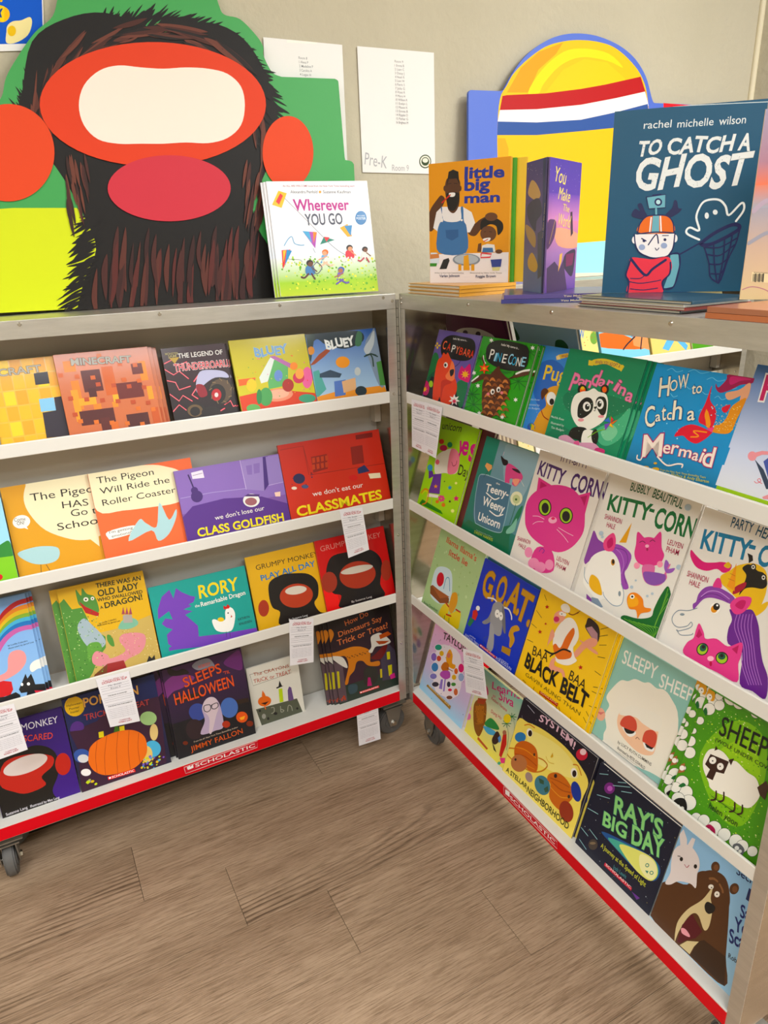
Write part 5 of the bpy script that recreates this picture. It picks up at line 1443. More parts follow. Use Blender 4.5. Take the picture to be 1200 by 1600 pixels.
('s','2c7c48',1,19,[1458,1139,1598,1127]),
('s','2c7c48',1,19,[1458,1139,1502,1034]),
('s','2c7c48',1,19,[1458,1139,1383,993]),
('s','2c7c48',1,19,[1458,1139,1310,1031]),
('s','2c7c48',1,19,[1458,1139,1327,1125]),
('s','2c7c48',1,19,[1458,1139,1424,1219]),
('s','2c7c48',1,19,[1458,1139,1543,1258]),
('s','2c7c48',1,18,[1572,1402,1726,1481]),
('s','2c7c48',1,18,[1572,1402,1709,1389]),
('s','2c7c48',1,18,[1572,1402,1615,1298]),
('s','2c7c48',1,18,[1572,1402,1497,1259]),
('s','2c7c48',1,18,[1572,1402,1425,1298]),
('s','2c7c48',1,18,[1572,1402,1443,1391]),
('s','2c7c48',1,18,[1572,1402,1538,1482]),
('s','2c7c48',1,18,[1572,1402,1655,1519]),
('s','8ca080',1,19,[1493,1122,1654,872,1716,522]),
('s','8ca080',1,15,[1628,1398,1774,1181,1771,792]),
('e','e8d028',[1435,1261,125,76,44,-105]),
('p','3c2820',1,[1142,585,1218,753,1350,717,1370,532,1258,380,1126,414]),
('p','c03830',0,[1486,529,1450,820,1562,891,1665,645,1616,219,1523,236]),
('e','a8745c',[1482,880,63,40,23,-56]),
('p','5c8cc8',0,[1307,611,1372,732,1447,622,1405,516]),
('p','e04888',0,[1571,189,1749,309,1778,171,1668,96]),
('p','2c2420',0,[1126,414,1285,317,1406,238,1288,239]),
('e','d880b0',[17,456,93,57,37,-86]),
('e','e8a0c0',[-43,670,93,56,29,-66]),
('e','58a888',[1601,50,54,37,16,-37])]),
({'id': 'h3', 'O': [0.0352, -0.4435, 0.187], 'yaw': -1.5708, 'lean': 0.288, 'w': 0.2578, 'h': 0.2099, 'v0': 0, 't': 0.01, 'col': '1c1c34', 'label': 'dark starry book with a huge pale yellow sun and small planets', 'group': None, 'copies': ((0.01, 1),), 'spine': 'l', 'name': 'picture_book', 'cat': 'book', 'hard': True},[
('g','26243c','1a1a28',[0,0,2578,2099]),
('d',['e8e8f0','a0a0c0'],60,17,[-125,1908,2094,3208,2645,1813,525,340],7),
('p','f2e080',1,[11,-37,-3,1418,366,1619,825,1738,1292,1781,1760,1766,2250,1642,2552,1440,2530,940,2566,-21,1064,-76]),
('p','f6ea9c',1,[445,1425,1152,1655,1805,1654,2258,1405,1912,1162,1156,926,746,946]),
('t','e8c8d8','SYSTEM!',[676,1858,1919,1871],171,1.4,0,None,91,0),
('e','f8f4ec',[507,1427,84,67,61,-79]),
('e','2c1c14',[531,1419,61,39,29,-71]),
('e','f8f4ec',[2108,1398,77,68,60,-82]),
('e','2c1c14',[2125,1388,55,38,28,-71]),
('s','d0882c',1,29,[286,1495,425,1600,619,1628]),
('s','d0882c',1,27,[2023,1556,2154,1611,2315,1480]),
('p','d8b040',0,[1339,1288,1363,1431,1416,1358,1382,1299]),
('s','d8b848',1,14,[1208,1219,1331,1156,1497,1215]),
('e','3c80b8',[263,1140,175,112,47,-114]),
('s','c88828',1,33,[187,765,-29,623,35,470,409,491,891,594,1203,811,1328,1044,1186,1094,1008,1047]),
('p','c8701c',1,[200,696,192,884,368,1105,637,1211,877,1182,1024,947,1068,717,891,594,534,576,296,568]),
('s','e09848',1,26,[217,823,535,956,929,994]),
('s','a85414',1,22,[259,658,596,808,1021,833]),
('s','e09848',1,15,[372,581,762,656,992,720]),
('e','3c2c28',[852,1035,28,19,14,-35]),
('e','b87c54',[459,525,207,219,170,-120]),
('e','a8928c',[897,429,86,94,99,-71]),
('e','4c8090',[1357,531,175,196,181,-133]),
('p','3c5c48',0,[1185,613,1362,664,1397,578,1271,525]),
('p','3c5c48',0,[1431,493,1520,630,1585,530,1504,434]),
('p','c8742c',1,[1454,912,1663,1095,1923,1134,2186,1038,2280,859,2180,608,2131,392,1874,342,1649,431,1583,712,1444,759]),
('s','a85818',1,28,[1597,794,1918,808,2185,931]),
('s','e0a050',1,21,[1606,655,1938,643,2160,771]),
('s','a85818',1,21,[1526,853,1815,950,2106,1016]),
('e','1c3c98',[2319,1057,110,106,137,-167]),
('e','98402c',[2231,460,162,161,146,-174]),
('e','3c2c28',[1648,994,44,31,18,-45]),
('e','3c2c28',[2176,818,34,25,15,-38]),
('e','3c2c28',[324,540,34,23,12,-30]),
('t','40401c','A STELLAR',[120,66,934,114],118,1.1,0,None,0,0),
('t','40401c','NEIGHBORHOOD',[955,64,2423,115],155,1.1,0,None,0,0),
('e','c8384c',[2164,1912,148,99,48,-120]),
('e','f4d8dc',[2177,1989,81,54,26,-65]),
('s','c8c8d8',0,14,[205,2008,486,1953])]),
({'id': 'h4', 'O': [0.0352, -0.7139, 0.187], 'yaw': -1.5708, 'lean': 0.288, 'w': 0.2131, 'h': 0.208, 'v0': 0, 't': 0.012, 'col': '141c30', 'label': 'midnight blue book with a glowing comet and green bubble title', 'group': None, 'copies': (), 'spine': 'l', 'name': 'picture_book', 'cat': 'book', 'hard': True},[
('g','141c34','141c34',[0,0,2131,2080]),
('d',['d8e0e8','90a0b8','b8a860'],90,19,[-399,1643,1669,3071,2589,648,694,-1101],9),
('p','2c5c98',1,[541,720,1008,903,1749,1102,2036,1024,1989,704,1589,600,912,657]),
('p','5cb0a0',1,[738,728,1434,1002,1838,1096,2015,967,1977,734,1668,627,1107,650]),
('p','e8ea90',1,[1045,808,1514,1027,1838,1096,1999,953,2003,777,1886,634,1589,600,1239,675]),
('p','f6f4c0',1,[1538,966,1805,1069,1972,970,1971,749,1836,651,1633,720]),
('e','4c9080',[1755,885,39,34,14,-37]),
('e','f6f4c0',[1755,885,23,20,8,-21]),
('e','4c9080',[1892,821,39,33,14,-36]),
('e','f6f4c0',[1892,821,23,20,8,-21]),
('p','4c9080',0,[1750,759,1822,801,1813,732]),
('t','9cd890',"RAY'S",[674,1290,1860,1571],375,1.5,0,('2c7c70',1.0),0,0),
('t','9cd890','BIG',[505,876,1134,1005],294,1.5,0,('2c7c70',1.0),0,0),
('t','9cd890','DAY',[1277,1030,2030,1258],372,1.5,0,('2c7c70',1.0),0,0),
('e','7c3488',[393,1706,122,88,44,-111]),
('e','c06cc8',[403,1705,61,44,21,-52]),
('e','4c4440',[447,312,109,89,42,-105]),
('e','847460',[429,332,70,57,10,-26]),
('t','c8cc60','A Journey at the Speed of Light',[638,411,1868,455],103,0.8,0,None,0,0),
('t','5c98a0','Josh Lewis',[1070,230,1421,267],88,0.3,0,None,0,0),
('p','c82848',0,[854,118,858,195,1614,209,1613,141]),
('t','f4e0e0','SCHOLASTIC',[887,146,1593,169],52,0.6,0,None,0,0),
('s','98c0c8',0,16,[53,1828,258,1950]),
('s','98c0c8',0,16,[157,1370,480,1510]),
('s','98c0c8',0,16,[457,1819,842,2055]),
('s','98c0c8',0,16,[689,1842,921,1970]),
('s','98c0c8',0,17,[42,938,327,1004]),
('s','98c0c8',0,17,[32,427,260,388]),
('s','98c0c8',0,17,[247,552,503,496]),
('s','98c0c8',0,17,[85,159,326,90]),
('s','98c0c8',0,16,[545,1966,738,2082]),
('p','6c3c90',0,[1631,141,1846,169,1791,78])]),
({'id': 'h5', 'O': [0.0352, -0.93, 0.187], 'yaw': -1.5708, 'lean': 0.288, 'w': 0.207, 'h': 0.2153, 'v0': 0, 't': 0.009, 'col': 'a8cbe2', 'label': 'pale blue book with a shouting brown bear and a white rabbit on its back', 'group': None, 'copies': (), 'spine': 'l', 'name': 'picture_book', 'cat': 'book', 'hard': True},[
('g','a9cde6','9cc4e6',[0,0,2070,2153]),
('p','5a3a22',1,[-12,39,-63,640,135,993,461,1184,559,1536,718,1711,969,1817,1137,1745,1244,1549,1373,1155,1537,574,1693,80,905,11]),
('p','5a3a22',1,[624,1365,644,1610,796,1797,1022,1864,1183,1713,1285,1440,1206,1181]),
('e','5a3a22',[825,1895,71,61,33,-90]),
('e','7c5438',[839,1896,38,33,19,-50]),
('e','5a3a22',[1256,1796,77,34,2,-114]),
('e','7c5438',[1270,1797,41,37,20,-54]),
('p','3e2818',0,[971,39,996,375,1095,510,1537,574,1693,80]),
('p','d8c8a0',1,[615,-2,538,359,624,753,815,1157,906,1503,942,1310,1042,1140,1092,811,1032,677,865,824,760,802,679,609,622,242]),
('p','5c1824',0,[658,41,636,413,737,761,880,684,1015,623,948,404,791,211,727,69]),
('p','e8a8b4',1,[643,342,720,396,829,365,828,317,690,269]),
('p','d8c8a0',0,[723,26,824,224,1024,402,973,236,952,39]),
('p','1c1a1a',1,[888,1111,924,1212,1061,1233,1079,1137,1014,1020,933,1020]),
('e','f2ede4',[877,1503,44,39,15,-39]),
('e','f2ede4',[1021,1465,43,39,19,-50]),
('e','1c1414',[893,1499,11,10,4,-11]),
('e','1c1414',[1021,1465,11,10,4,-11]),
('s','8c6444',1,42,[807,1621,876,1681,946,1686]),
('s','8c6444',1,41,[1007,1666,1078,1619,1099,1582]),
('p','e8e0e0',1,[32,1317,0,1562,83,1766,269,1899,466,1835,559,1688,570,1508,633,1260,514,1250,292,1112,163,920,59,868,84,1126]),
('p','e8e0e0',0,[89,1752,-5,1945,38,2094,165,1967,209,1850]),
('p','e8e0e0',0,[209,1850,244,2068,314,2087,320,1865]),
('e','1c1414',[194,1538,30,25,14,-38]),
('e','1c1414',[489,1621,29,25,14,-37]),
('s','b06070',1,14,[286,1493,344,1474,371,1546]),
('s','3c3430',1,15,[110,1538,158,1570]),
('t','1c2c60','Secretly',[1196,2069,1785,2146],151,0.6,0,None,0,0),
('t','1c2c60','I',[1494,1794,1558,1799],212,1.2,0,None,0,0),
('t','1c2c70','Saw',[1511,1431,1824,1521],220,1.3,0,None,0,0),
('t','1c2c70','You',[1503,1132,1832,1233],235,1.3,0,None,0,0),
('t','1c2c70','Scared',[1497,868,2031,1043],236,1.3,0,None,0,0),
('t','3c3430','Rob Biddulph',[1580,599,2114,730],88,0.2,0,None,0,0)]),
({'id': 'f1z', 'O': [0.0457, -0.2036, 0.811], 'yaw': -1.5708, 'lean': 0.3142, 'w': 0.066, 'h': 0.2338, 'v0': -0.028, 't': 0.012, 'col': '5c1424', 'label': 'dark maroon book squeezed between the lime unicorn book and the teal jar book', 'group': None, 'copies': (), 'spine': 'l', 'name': 'picture_book', 'cat': 'book', 'hard': True},[
]),
({'id': 'g2z', 'O': [0.0446, -0.2555, 0.518], 'yaw': -1.5708, 'lean': 0.3142, 'w': 0.2209, 'h': 0.1986, 'v0': -0.028, 't': 0.009, 'col': '2f6e78', 'label': 'dark teal book standing behind the royal blue goat book', 'group': None, 'copies': (), 'spine': 'l', 'name': 'picture_book', 'cat': 'book', 'hard': True},[
]),
({'id': 'g4z', 'O': [0.0678, -0.6977, 0.518], 'yaw': -1.5708, 'lean': 0.3142, 'w': 0.15, 'h': 0.1886, 'v0': -0.028, 't': 0.009, 'col': '66808c', 'label': 'grey blue book standing behind the pale teal sheep book', 'group': None, 'copies': (), 'spine': 'l', 'name': 'picture_book', 'cat': 'book', 'hard': True},[
('d',['1c2428'],30,53,[0,1850,1433,2543,1724,1811,332,1051],3)]),
({'id': 'sA', 'O': [-1.1187, 0.1511, 1.3663], 'yaw': 0.0, 'lean': 0.0698, 'w': 0, 'h': 0, 'v0': 0, 't': 0.008, 'col': '2f9a44', 'label': 'big green cut-out board with a dark shaggy shape and red and cream patches', 'group': None, 'copies': (), 'name': 'display_board', 'cat': 'sign', 'outline': [0, 0, 900, 3784, 3075, 3873, 3101, 3896, 3138, 3928, 3182, 3967, 3226, 4013, 3264, 4065, 3295, 4124, 3320, 4191, 3346, 4263, 3376, 4339, 3417, 4416, 3468, 4495, 3528, 4577, 3594, 4662, 3663, 4747, 3733, 4832, 3804, 4918, 3879, 5006, 3955, 5093, 4033, 5177, 4110, 5254, 4189, 5321, 4271, 5380, 4352, 5436, 4429, 5497, 4497, 5568, 4550, 5651, 4590, 5743, 4628, 5840, 4673, 5938, 4736, 6036, 4814, 6134, 4902, 6235, 5001, 6337, 5117, 6437, 5251, 6534, 5411, 6633, 5595, 6736, 5795, 6834, 6000, 6919, 6204, 6981, 6415, 7018, 6640, 7036, 6865, 7037, 7077, 7023, 7260, 6997, 7414, 6955, 7545, 6896, 7658, 6823, 7753, 6741, 7833, 6655, 7893, 6557, 7929, 6443, 7951, 6326, 7967, 6218, 7988, 6130, 8008, 6066, 8021, 6018, 8034, 5981, 8054, 5952, 8090, 5926, 8146, 5908, 8216, 5902, 8295, 5899, 8375, 5890, 8450, 5866, 8522, 5822, 8597, 5765, 8669, 5701, 8735, 5637, 8790, 5580, 8834, 5533, 8869, 5489, 8896, 5448, 8917, 5408, 8932, 5368, 8938, 5330, 8932, 5295, 8922, 5259, 8917, 5220, 8924, 5174, 8944, 5115, 8974, 5046, 9010, 4975, 9049, 4909, 9088, 4859, 9133, 4826, 9186, 4804, 9238, 4791, 9284, 4782, 9316, 4774, 10638, 4813, 10689, 4816, 10713, 4808, 10746, 4795, 10771, 4780, 10780, 4757, 10782, 4730, 10782, 4711, 10797, 3092, 10808, 3019, 10855, 3014, 10920, 3006, 10975, 2993, 11006, 2969, 11027, 2941, 11040, 2920, 11011, 1975, 10813, -153, 2379, -96]},[
('p','d2dc28',0,[0,0,407,1713,2205,1923,3042,1976,4292,1964,4758,1234,3911,-115,2379,-96]),
('p','181412',1,[3666,4201,4016,5079,4701,5530,5542,5721,6488,5512,6754,5474,7703,5738,8476,5492,8927,4816,9004,4156,8881,3126,8571,2563,8259,1997,8348,1419,8604,822,8609,-713,8609,-713,3834,-352,3834,-352,4161,450,4534,1107,4441,1703,4141,2534,3684,3381,3537,3847]),
('s','181412',2,57,[3820,2836,3522,2871,3311,2914]),
('s','181412',2,58,[3793,2891,3512,2919,3314,2957]),
('s','181412',2,78,[3802,2718,3503,2968,3292,3190]),
('s','181412',2,51,[3742,2926,3495,3018,3327,3107]),
('s','181412',2,47,[3762,3012,3489,3068,3299,3125]),
('s','181412',2,79,[3752,2838,3485,3117,3302,3361]),
('s','181412',2,52,[3845,2991,3482,3168,3219,3324]),
('s','181412',2,81,[3724,3001,3481,3218,3317,3408]),
('s','181412',2,68,[3860,3077,3482,3268,3206,3435]),
('s','181412',2,45,[3754,3100,3484,3319,3297,3508]),
('s','181412',2,85,[3786,3226,3487,3370,3277,3495]),
('s','181412',2,51,[3757,3141,3493,3421,3311,3658]),
('s','181412',2,82,[3752,3172,3499,3471,3327,3725]),
('s','181412',2,57,[3760,3236,3508,3522,3336,3764]),
('s','181412',2,44,[3755,3342,3518,3573,3358,3769]),
('s','181412',2,37,[3688,3431,3529,3624,3434,3787]),
('s','181412',2,50,[3708,3545,3542,3675,3441,3784]),
('s','181412',2,53,[3759,3486,3557,3726,3425,3925]),
('s','181412',2,57,[3854,3455,3573,3776,3376,4041]),
('s','181412',2,49,[3745,3646,3591,3827,3498,3975]),
('s','181412',2,51,[3745,3652,3610,3877,3533,4063]),
('s','181412',2,40,[3730,3644,3630,3927,3583,4160]),
('s','181412',2,74,[3823,3830,3652,3977,3544,4095]),
('s','181412',2,52,[3872,3750,3676,4027,3547,4252]),
('s','181412',2,37,[3843,3885,3701,4076,3616,4229]),
('s','181412',2,84,[3787,3794,3727,4125,3712,4396]),
('s','181412',2,36,[3791,3831,3755,4174,3759,4454]),
('s','181412',2,74,[3846,3987,3784,4222,3765,4410]),
('s','181412',2,66,[3863,4003,3815,4270,3808,4486]),
('s','181412',2,45,[3981,3956,3846,4318,3767,4609]),
('s','181412',2,54,[4026,4095,3880,4365,3789,4579]),
('s','181412',2,35,[4018,4004,3914,4412,3859,4741]),
('s','181412',2,75,[4072,4273,3950,4459,3879,4601]),
('s','181412',2,39,[4088,4236,3988,4505,3934,4716]),
('s','181412',2,45,[4073,4122,4026,4550,4017,4894]),
('s','181412',2,43,[4180,4397,4066,4595,3999,4745]),
('s','181412',2,37,[4198,4285,4107,4639,4060,4919]),
('s','181412',2,86,[4218,4369,4149,4683,4119,4929]),
('s','181412',2,74,[4242,4499,4193,4726,4178,4898]),
('s','181412',2,59,[4196,4484,4237,4769,4299,4990]),
('s','181412',2,36,[4321,4548,4283,4810,4277,5011]),
('s','181412',2,80,[4367,4542,4330,4852,4324,5092]),
('s','181412',2,36,[4329,4483,4378,4892,4445,5216]),
('s','181412',2,45,[4461,4658,4427,4932,4423,5140]),
('s','181412',2,41,[4441,4717,4477,4971,4531,5162]),
('s','181412',2,63,[4513,4797,4528,5009,4564,5165]),
('s','181412',2,81,[4487,4591,4581,5047,4682,5407]),
('s','181412',2,72,[4511,4731,4634,5084,4760,5357]),
('s','181412',2,45,[4680,4774,4688,5119,4716,5385]),
('s','181412',2,81,[4545,4768,4743,5155,4932,5457]),
('s','181412',2,75,[4723,4898,4799,5189,4884,5408]),
('s','181412',2,61,[4696,4878,4856,5222,5011,5486]),
('s','181412',2,48,[4759,4898,4914,5254,5063,5529]),
('s','181412',2,38,[4718,4908,4973,5286,5208,5579]),
('s','181412',2,68,[4757,4934,5032,5316,5284,5613]),
('s','181412',2,41,[5023,5129,5093,5346,5167,5500]),
('s','181412',2,37,[4900,4959,5154,5374,5384,5698]),
('s','181412',2,64,[5122,5147,5215,5402,5307,5587]),
('s','181412',2,45,[5022,5095,5278,5429,5509,5681]),
('s','181412',2,35,[5257,5246,5341,5454,5423,5598]),
('s','181412',2,76,[5216,5035,5404,5479,5574,5823]),
('s','181412',2,63,[5184,5167,5469,5502,5722,5755]),
('s','181412',2,69,[5307,5091,5534,5524,5735,5859]),
('s','181412',2,74,[5411,5289,5599,5545,5766,5729]),
('s','181412',2,36,[5461,5252,5665,5565,5844,5798]),
('s','181412',2,60,[5618,5357,5731,5584,5832,5742]),
('s','181412',2,42,[5476,5236,5798,5602,6078,5880]),
('s','181412',2,62,[5649,5356,5865,5618,6053,5807]),
('s','181412',2,78,[5800,5428,5932,5634,6047,5772]),
('s','181412',2,55,[5853,5414,6000,5648,6126,5811]),
('s','181412',2,47,[5760,5284,6068,5661,6331,5946]),
('s','181412',2,40,[5853,5434,6136,5673,6378,5839]),
('s','181412',2,81,[6028,5456,6204,5683,6352,5839]),
('s','181412',2,80,[5995,5391,6273,5692,6508,5913]),
('s','181412',2,81,[6026,5311,6342,5700,6607,5995]),
('s','181412',2,79,[6207,5449,6410,5707,6578,5888]),
('s','181412',2,44,[6189,5482,6479,5712,6722,5871]),
('s','181412',2,43,[6166,5340,6548,5716,6869,6001]),
('s','181412',2,64,[6312,5430,6617,5719,6869,5927]),
('s','181412',2,35,[6242,5452,6685,5720,7059,5914]),
('s','181412',2,61,[6477,5489,6754,5720,6980,5880]),
('s','181412',2,39,[6426,5442,6822,5719,7151,5919]),
('s','181412',2,54,[6619,5534,6890,5716,7109,5834]),
('s','181412',2,69,[6534,5539,6958,5712,7311,5823]),
('s','181412',2,52,[6619,5477,7025,5707,7361,5867]),
('s','181412',2,84,[6614,5433,7092,5700,7491,5893]),
('s','181412',2,78,[6854,5531,7159,5692,7405,5792]),
('s','181412',2,43,[6822,5451,7225,5683,7555,5844]),
('s','181412',2,71,[6837,5422,7291,5672,7665,5850]),
('s','181412',2,44,[7091,5442,7356,5660,7563,5808]),
('s','181412',2,85,[6948,5375,7421,5646,7809,5842]),
('s','181412',2,55,[7134,5461,7485,5631,7765,5739]),
('s','181412',2,58,[7121,5364,7548,5615,7894,5794]),
('s','181412',2,72,[7081,5344,7611,5597,8047,5779]),
('s','181412',2,38,[7320,5394,7673,5578,7951,5699]),
('s','181412',2,82,[7484,5448,7734,5558,7922,5614]),
('s','181412',2,88,[7314,5450,7794,5536,8185,5574]),
('s','181412',2,64,[7544,5385,7853,5513,8090,5586]),
('s','181412',2,78,[7504,5433,7912,5488,8236,5500]),
('s','181412',2,73,[7397,5259,7969,5462,8437,5604]),
('s','181412',2,71,[7570,5372,8025,5435,8390,5455]),
('s','181412',2,88,[7547,5271,8081,5407,8513,5491]),
('s','181412',2,87,[7742,5295,8135,5377,8441,5414]),
('s','181412',2,50,[7688,5233,8188,5346,8588,5411]),
('s','181412',2,93,[7868,5247,8239,5314,8525,5338]),
('s','181412',2,59,[7735,5213,8290,5280,8738,5306]),
('s','181412',2,60,[7798,5163,8339,5245,8773,5285]),
('s','181412',2,68,[8081,5104,8386,5209,8610,5269]),
('s','181412',2,58,[7959,5170,8433,5172,8807,5143]),
('s','181412',2,46,[7938,5170,8478,5133,8910,5071]),
('s','181412',2,94,[8239,5077,8521,5094,8723,5079]),
('s','181412',2,55,[8033,5107,8563,5053,8985,4977]),
('s','181412',2,51,[8268,4950,8603,5011,8849,5037]),
('s','181412',2,82,[8170,5105,8642,4968,9011,4821]),
('s','181412',2,55,[8325,4880,8679,4924,8941,4937]),
('s','181412',2,83,[8125,4892,8714,4879,9187,4843]),
('s','181412',2,93,[8285,4907,8748,4833,9107,4744]),
('s','181412',2,48,[8419,4809,8780,4786,9047,4743]),
('s','181412',2,57,[8458,4701,8810,4738,9068,4748]),
('s','181412',2,96,[8481,4665,8838,4689,9101,4689]),
('s','181412',2,80,[8548,4728,8865,4639,9092,4542]),
('s','181412',2,94,[8456,4744,8890,4589,9220,4433]),
('s','181412',2,71,[8470,4742,8912,4537,9251,4339]),
('s','181412',2,71,[8532,4665,8933,4485,9234,4310]),
('s','181412',2,88,[8507,4509,8952,4432,9291,4349]),
('s','181412',2,49,[8522,4451,8969,4378,9309,4300]),
('s','181412',2,62,[8474,4496,8984,4324,9381,4158]),
('s','181412',2,58,[8655,4503,8997,4269,9244,4051]),
('s','181412',2,41,[8642,4346,9008,4214,9275,4086]),
('s','181412',2,96,[8482,4324,9016,4157,9435,4000]),
('s','181412',2,90,[8684,4182,9023,4101,9266,4021]),
('s','181412',2,72,[8561,4266,9028,4044,9386,3840]),
('s','181412',2,51,[8724,4203,9030,3986,9245,3790]),
('s','181412',2,82,[8765,4265,9031,3929,9210,3628]),
('s','181412',2,62,[8754,4236,9029,3870,9218,3545]),
('s','181412',2,75,[8739,4158,9026,3812,9224,3505]),
('s','181412',2,95,[8765,3902,9020,3753,9189,3622]),
('s','181412',2,94,[8748,3902,9012,3695,9190,3513]),
('s','181412',2,78,[8599,3866,9002,3636,9303,3434]),
('s','181412',2,80,[8775,3794,8990,3577,9124,3389]),
('s','181412',2,78,[8774,3756,8976,3517,9099,3312]),
('s','181412',2,95,[8755,3711,8959,3458,9085,3243]),
('s','181412',2,80,[8753,3816,8941,3399,9053,3041]),
('s','181412',2,72,[8677,3696,8920,3341,9082,3036]),
('s','181412',2,45,[8582,3704,8898,3282,9125,2918]),
('s','181412',2,74,[8628,3592,8873,3223,9037,2910]),
('s','181412',2,53,[8565,3493,8847,3165,9043,2888]),
('s','181412',2,97,[8652,3315,8818,3107,8913,2938]),
('s','181412',2,100,[8490,3410,8787,3050,8999,2746]),
('s','181412',2,41,[8560,3422,8755,2992,8876,2630]),
('s','181412',2,67,[4949,1957,4633,1830,4301,1767]),
('s','181412',2,40,[4911,1911,4595,1784,4287,1695]),
('s','181412',2,79,[4823,1864,4508,1738,4125,1521]),
('s','181412',2,56,[4794,1818,4479,1692,4152,1626]),
('s','181412',2,83,[4798,1770,4483,1645,4097,1419]),
('s','181412',2,70,[4759,1724,4444,1598,4057,1404]),
('s','181412',2,47,[4767,1676,4452,1551,4208,1317]),
('s','181412',2,52,[4843,1628,4526,1502,4154,1366]),
('s','181412',2,77,[4768,1581,4452,1457,4158,1276]),
('s','181412',2,62,[4680,1536,4366,1411,4142,1300]),
('s','181412',2,81,[4669,1488,4354,1364,4092,1156]),
('s','181412',2,84,[4613,1442,4299,1318,4056,1242]),
('s','181412',2,82,[4619,1394,4304,1271,3934,1041]),
('s','181412',2,44,[4655,1346,4339,1222,4048,1075]),
('s','181412',2,47,[4729,1296,4412,1172,4125,948]),
('s','181412',2,84,[4547,1253,4233,1130,3947,962]),
('s','181412',2,81,[4632,1203,4316,1080,4061,854]),
('s','181412',2,72,[4524,1158,4209,1036,3968,826]),
('s','181412',2,49,[4507,1111,4192,988,3965,866]),
('s','181412',2,85,[4516,1062,4201,940,3861,815]),
('s','181412',2,48,[4622,1010,4305,888,4019,641]),
('s','181412',2,71,[4597,963,4280,841,3878,780]),
('s','181412',2,72,[4570,915,4253,794,3882,574]),
('s','181412',2,49,[4403,873,4088,753,3836,601]),
('s','181412',2,65,[4467,822,4152,701,3845,499]),
('s','181412',2,75,[4504,772,4188,651,3965,564]),
('s','181412',2,51,[4371,729,4056,609,3729,519]),
('s','181412',2,56,[4428,678,4112,558,3806,363]),
('s','181412',2,49,[4470,627,4153,507,3839,257]),
('s','181412',2,41,[4315,586,4000,467,3724,247]),
('s','181412',2,84,[4394,533,4078,414,3770,355]),
('s','181412',2,74,[4297,489,3981,370,3692,291]),
('s','181412',2,62,[4292,440,3976,322,3682,181]),
('s','181412',2,41,[4229,395,3914,276,3527,83]),
('s','181412',2,46,[4264,344,3948,226,3661,61]),
('s','181412',2,63,[4335,291,4018,172,3599,23]),
('s','181412',2,69,[4183,250,3868,132,3521,-35]),
('s','181412',2,42,[4267,196,3950,78,3625,-133]),
('s','181412',2,42,[4139,154,3824,37,3570,-73]),
('s','181412',2,55,[4176,102,3860,-15,3522,-95]),
('s','181412',2,72,[4141,55,3826,-62,3475,-302]),
('s','181412',2,53,[4234,0,3916,-117,3621,-276]),
('s','181412',2,58,[4142,-44,3826,-160,3442,-242]),
('s','181412',2,46,[4110,-92,3794,-208,3391,-369]),
('s','5c352b',2,97,[3672,2849,3644,3052,3572,3275]),
('s','6c4034',2,105,[3809,2984,3795,3159,3738,3356]),
('s','4c2a22',2,114,[3685,3023,3679,3210,3630,3418]),
('s','241a18',2,84,[3731,2918,3716,3290,3657,3678]),
('s','5c352b',2,78,[3920,3203,3931,3387,3898,3592]),
('s','6c4034',2,77,[3675,3196,3694,3434,3670,3692]),
('s','4c2a22',2,116,[3906,3108,3940,3521,3929,3951]),
('s','241a18',2,73,[3669,3315,3711,3584,3710,3872]),
('s','5c352b',2,107,[4018,3295,4080,3655,4098,4033]),
('s','6c4034',2,73,[3714,3540,3768,3733,3777,3947]),
('s','4c2a22',2,111,[4003,3462,4090,3785,4130,4126]),
('s','241a18',2,114,[3900,3384,4036,3858,4125,4347]),
('s','5c352b',2,110,[3772,3714,3863,3953,3910,4212]),
('s','6c4034',2,41,[3668,3511,3859,4032,4005,4569]),
('s','4c2a22',2,80,[4110,3761,4233,4033,4310,4324]),
('s','241a18',2,89,[4012,3934,4118,4132,4178,4351]),
('s','5c352b',2,79,[3878,3839,4074,4223,4225,4626]),
('s','6c4034',2,45,[3939,3875,4161,4277,4337,4697]),
('s','4c2a22',2,48,[4109,4120,4246,4328,4339,4556]),
('s','241a18',2,65,[4010,4168,4191,4435,4328,4723]),
('s','5c352b',2,49,[4152,4075,4400,4429,4602,4802]),
('s','6c4034',2,111,[4195,4369,4342,4546,4445,4743]),
('s','4c2a22',2,81,[4228,4123,4545,4524,4817,4946]),
('s','241a18',2,67,[4308,4382,4526,4628,4699,4894]),
('s','5c352b',2,80,[4216,4440,4499,4748,4737,5077]),
('s','6c4034',2,53,[4378,4370,4701,4703,4979,5058]),
('s','4c2a22',2,81,[4366,4472,4707,4804,5005,5158]),
('s','241a18',2,54,[4425,4578,4755,4878,5040,5200]),
('s','5c352b',2,93,[4372,4694,4745,5016,5074,5361]),
('s','6c4034',2,64,[4513,4819,4826,5069,5096,5339]),
('s','4c2a22',2,63,[4753,4751,5036,4957,5274,5185]),
('s','241a18',2,76,[4854,4832,5110,5004,5320,5196]),
('s','5c352b',2,90,[4876,4834,5191,5039,5462,5264]),
('s','6c4034',2,100,[4775,4772,5267,5084,5717,5420]),
('s','4c2a22',2,53,[4854,4834,5345,5125,5797,5440]),
('s','241a18',2,43,[4896,4781,5456,5093,5978,5429]),
('s','5c352b',2,41,[5021,4828,5546,5097,6031,5391]),
('s','6c4034',2,57,[5150,5128,5566,5322,5939,5538]),
('s','4c2a22',2,70,[5110,4971,5688,5226,6229,5507]),
('s','241a18',2,95,[5387,5101,5773,5250,6116,5422]),
('s','5c352b',2,100,[5603,5206,5857,5289,6065,5392]),
('s','6c4034',2,41,[5706,5176,5950,5246,6147,5337]),
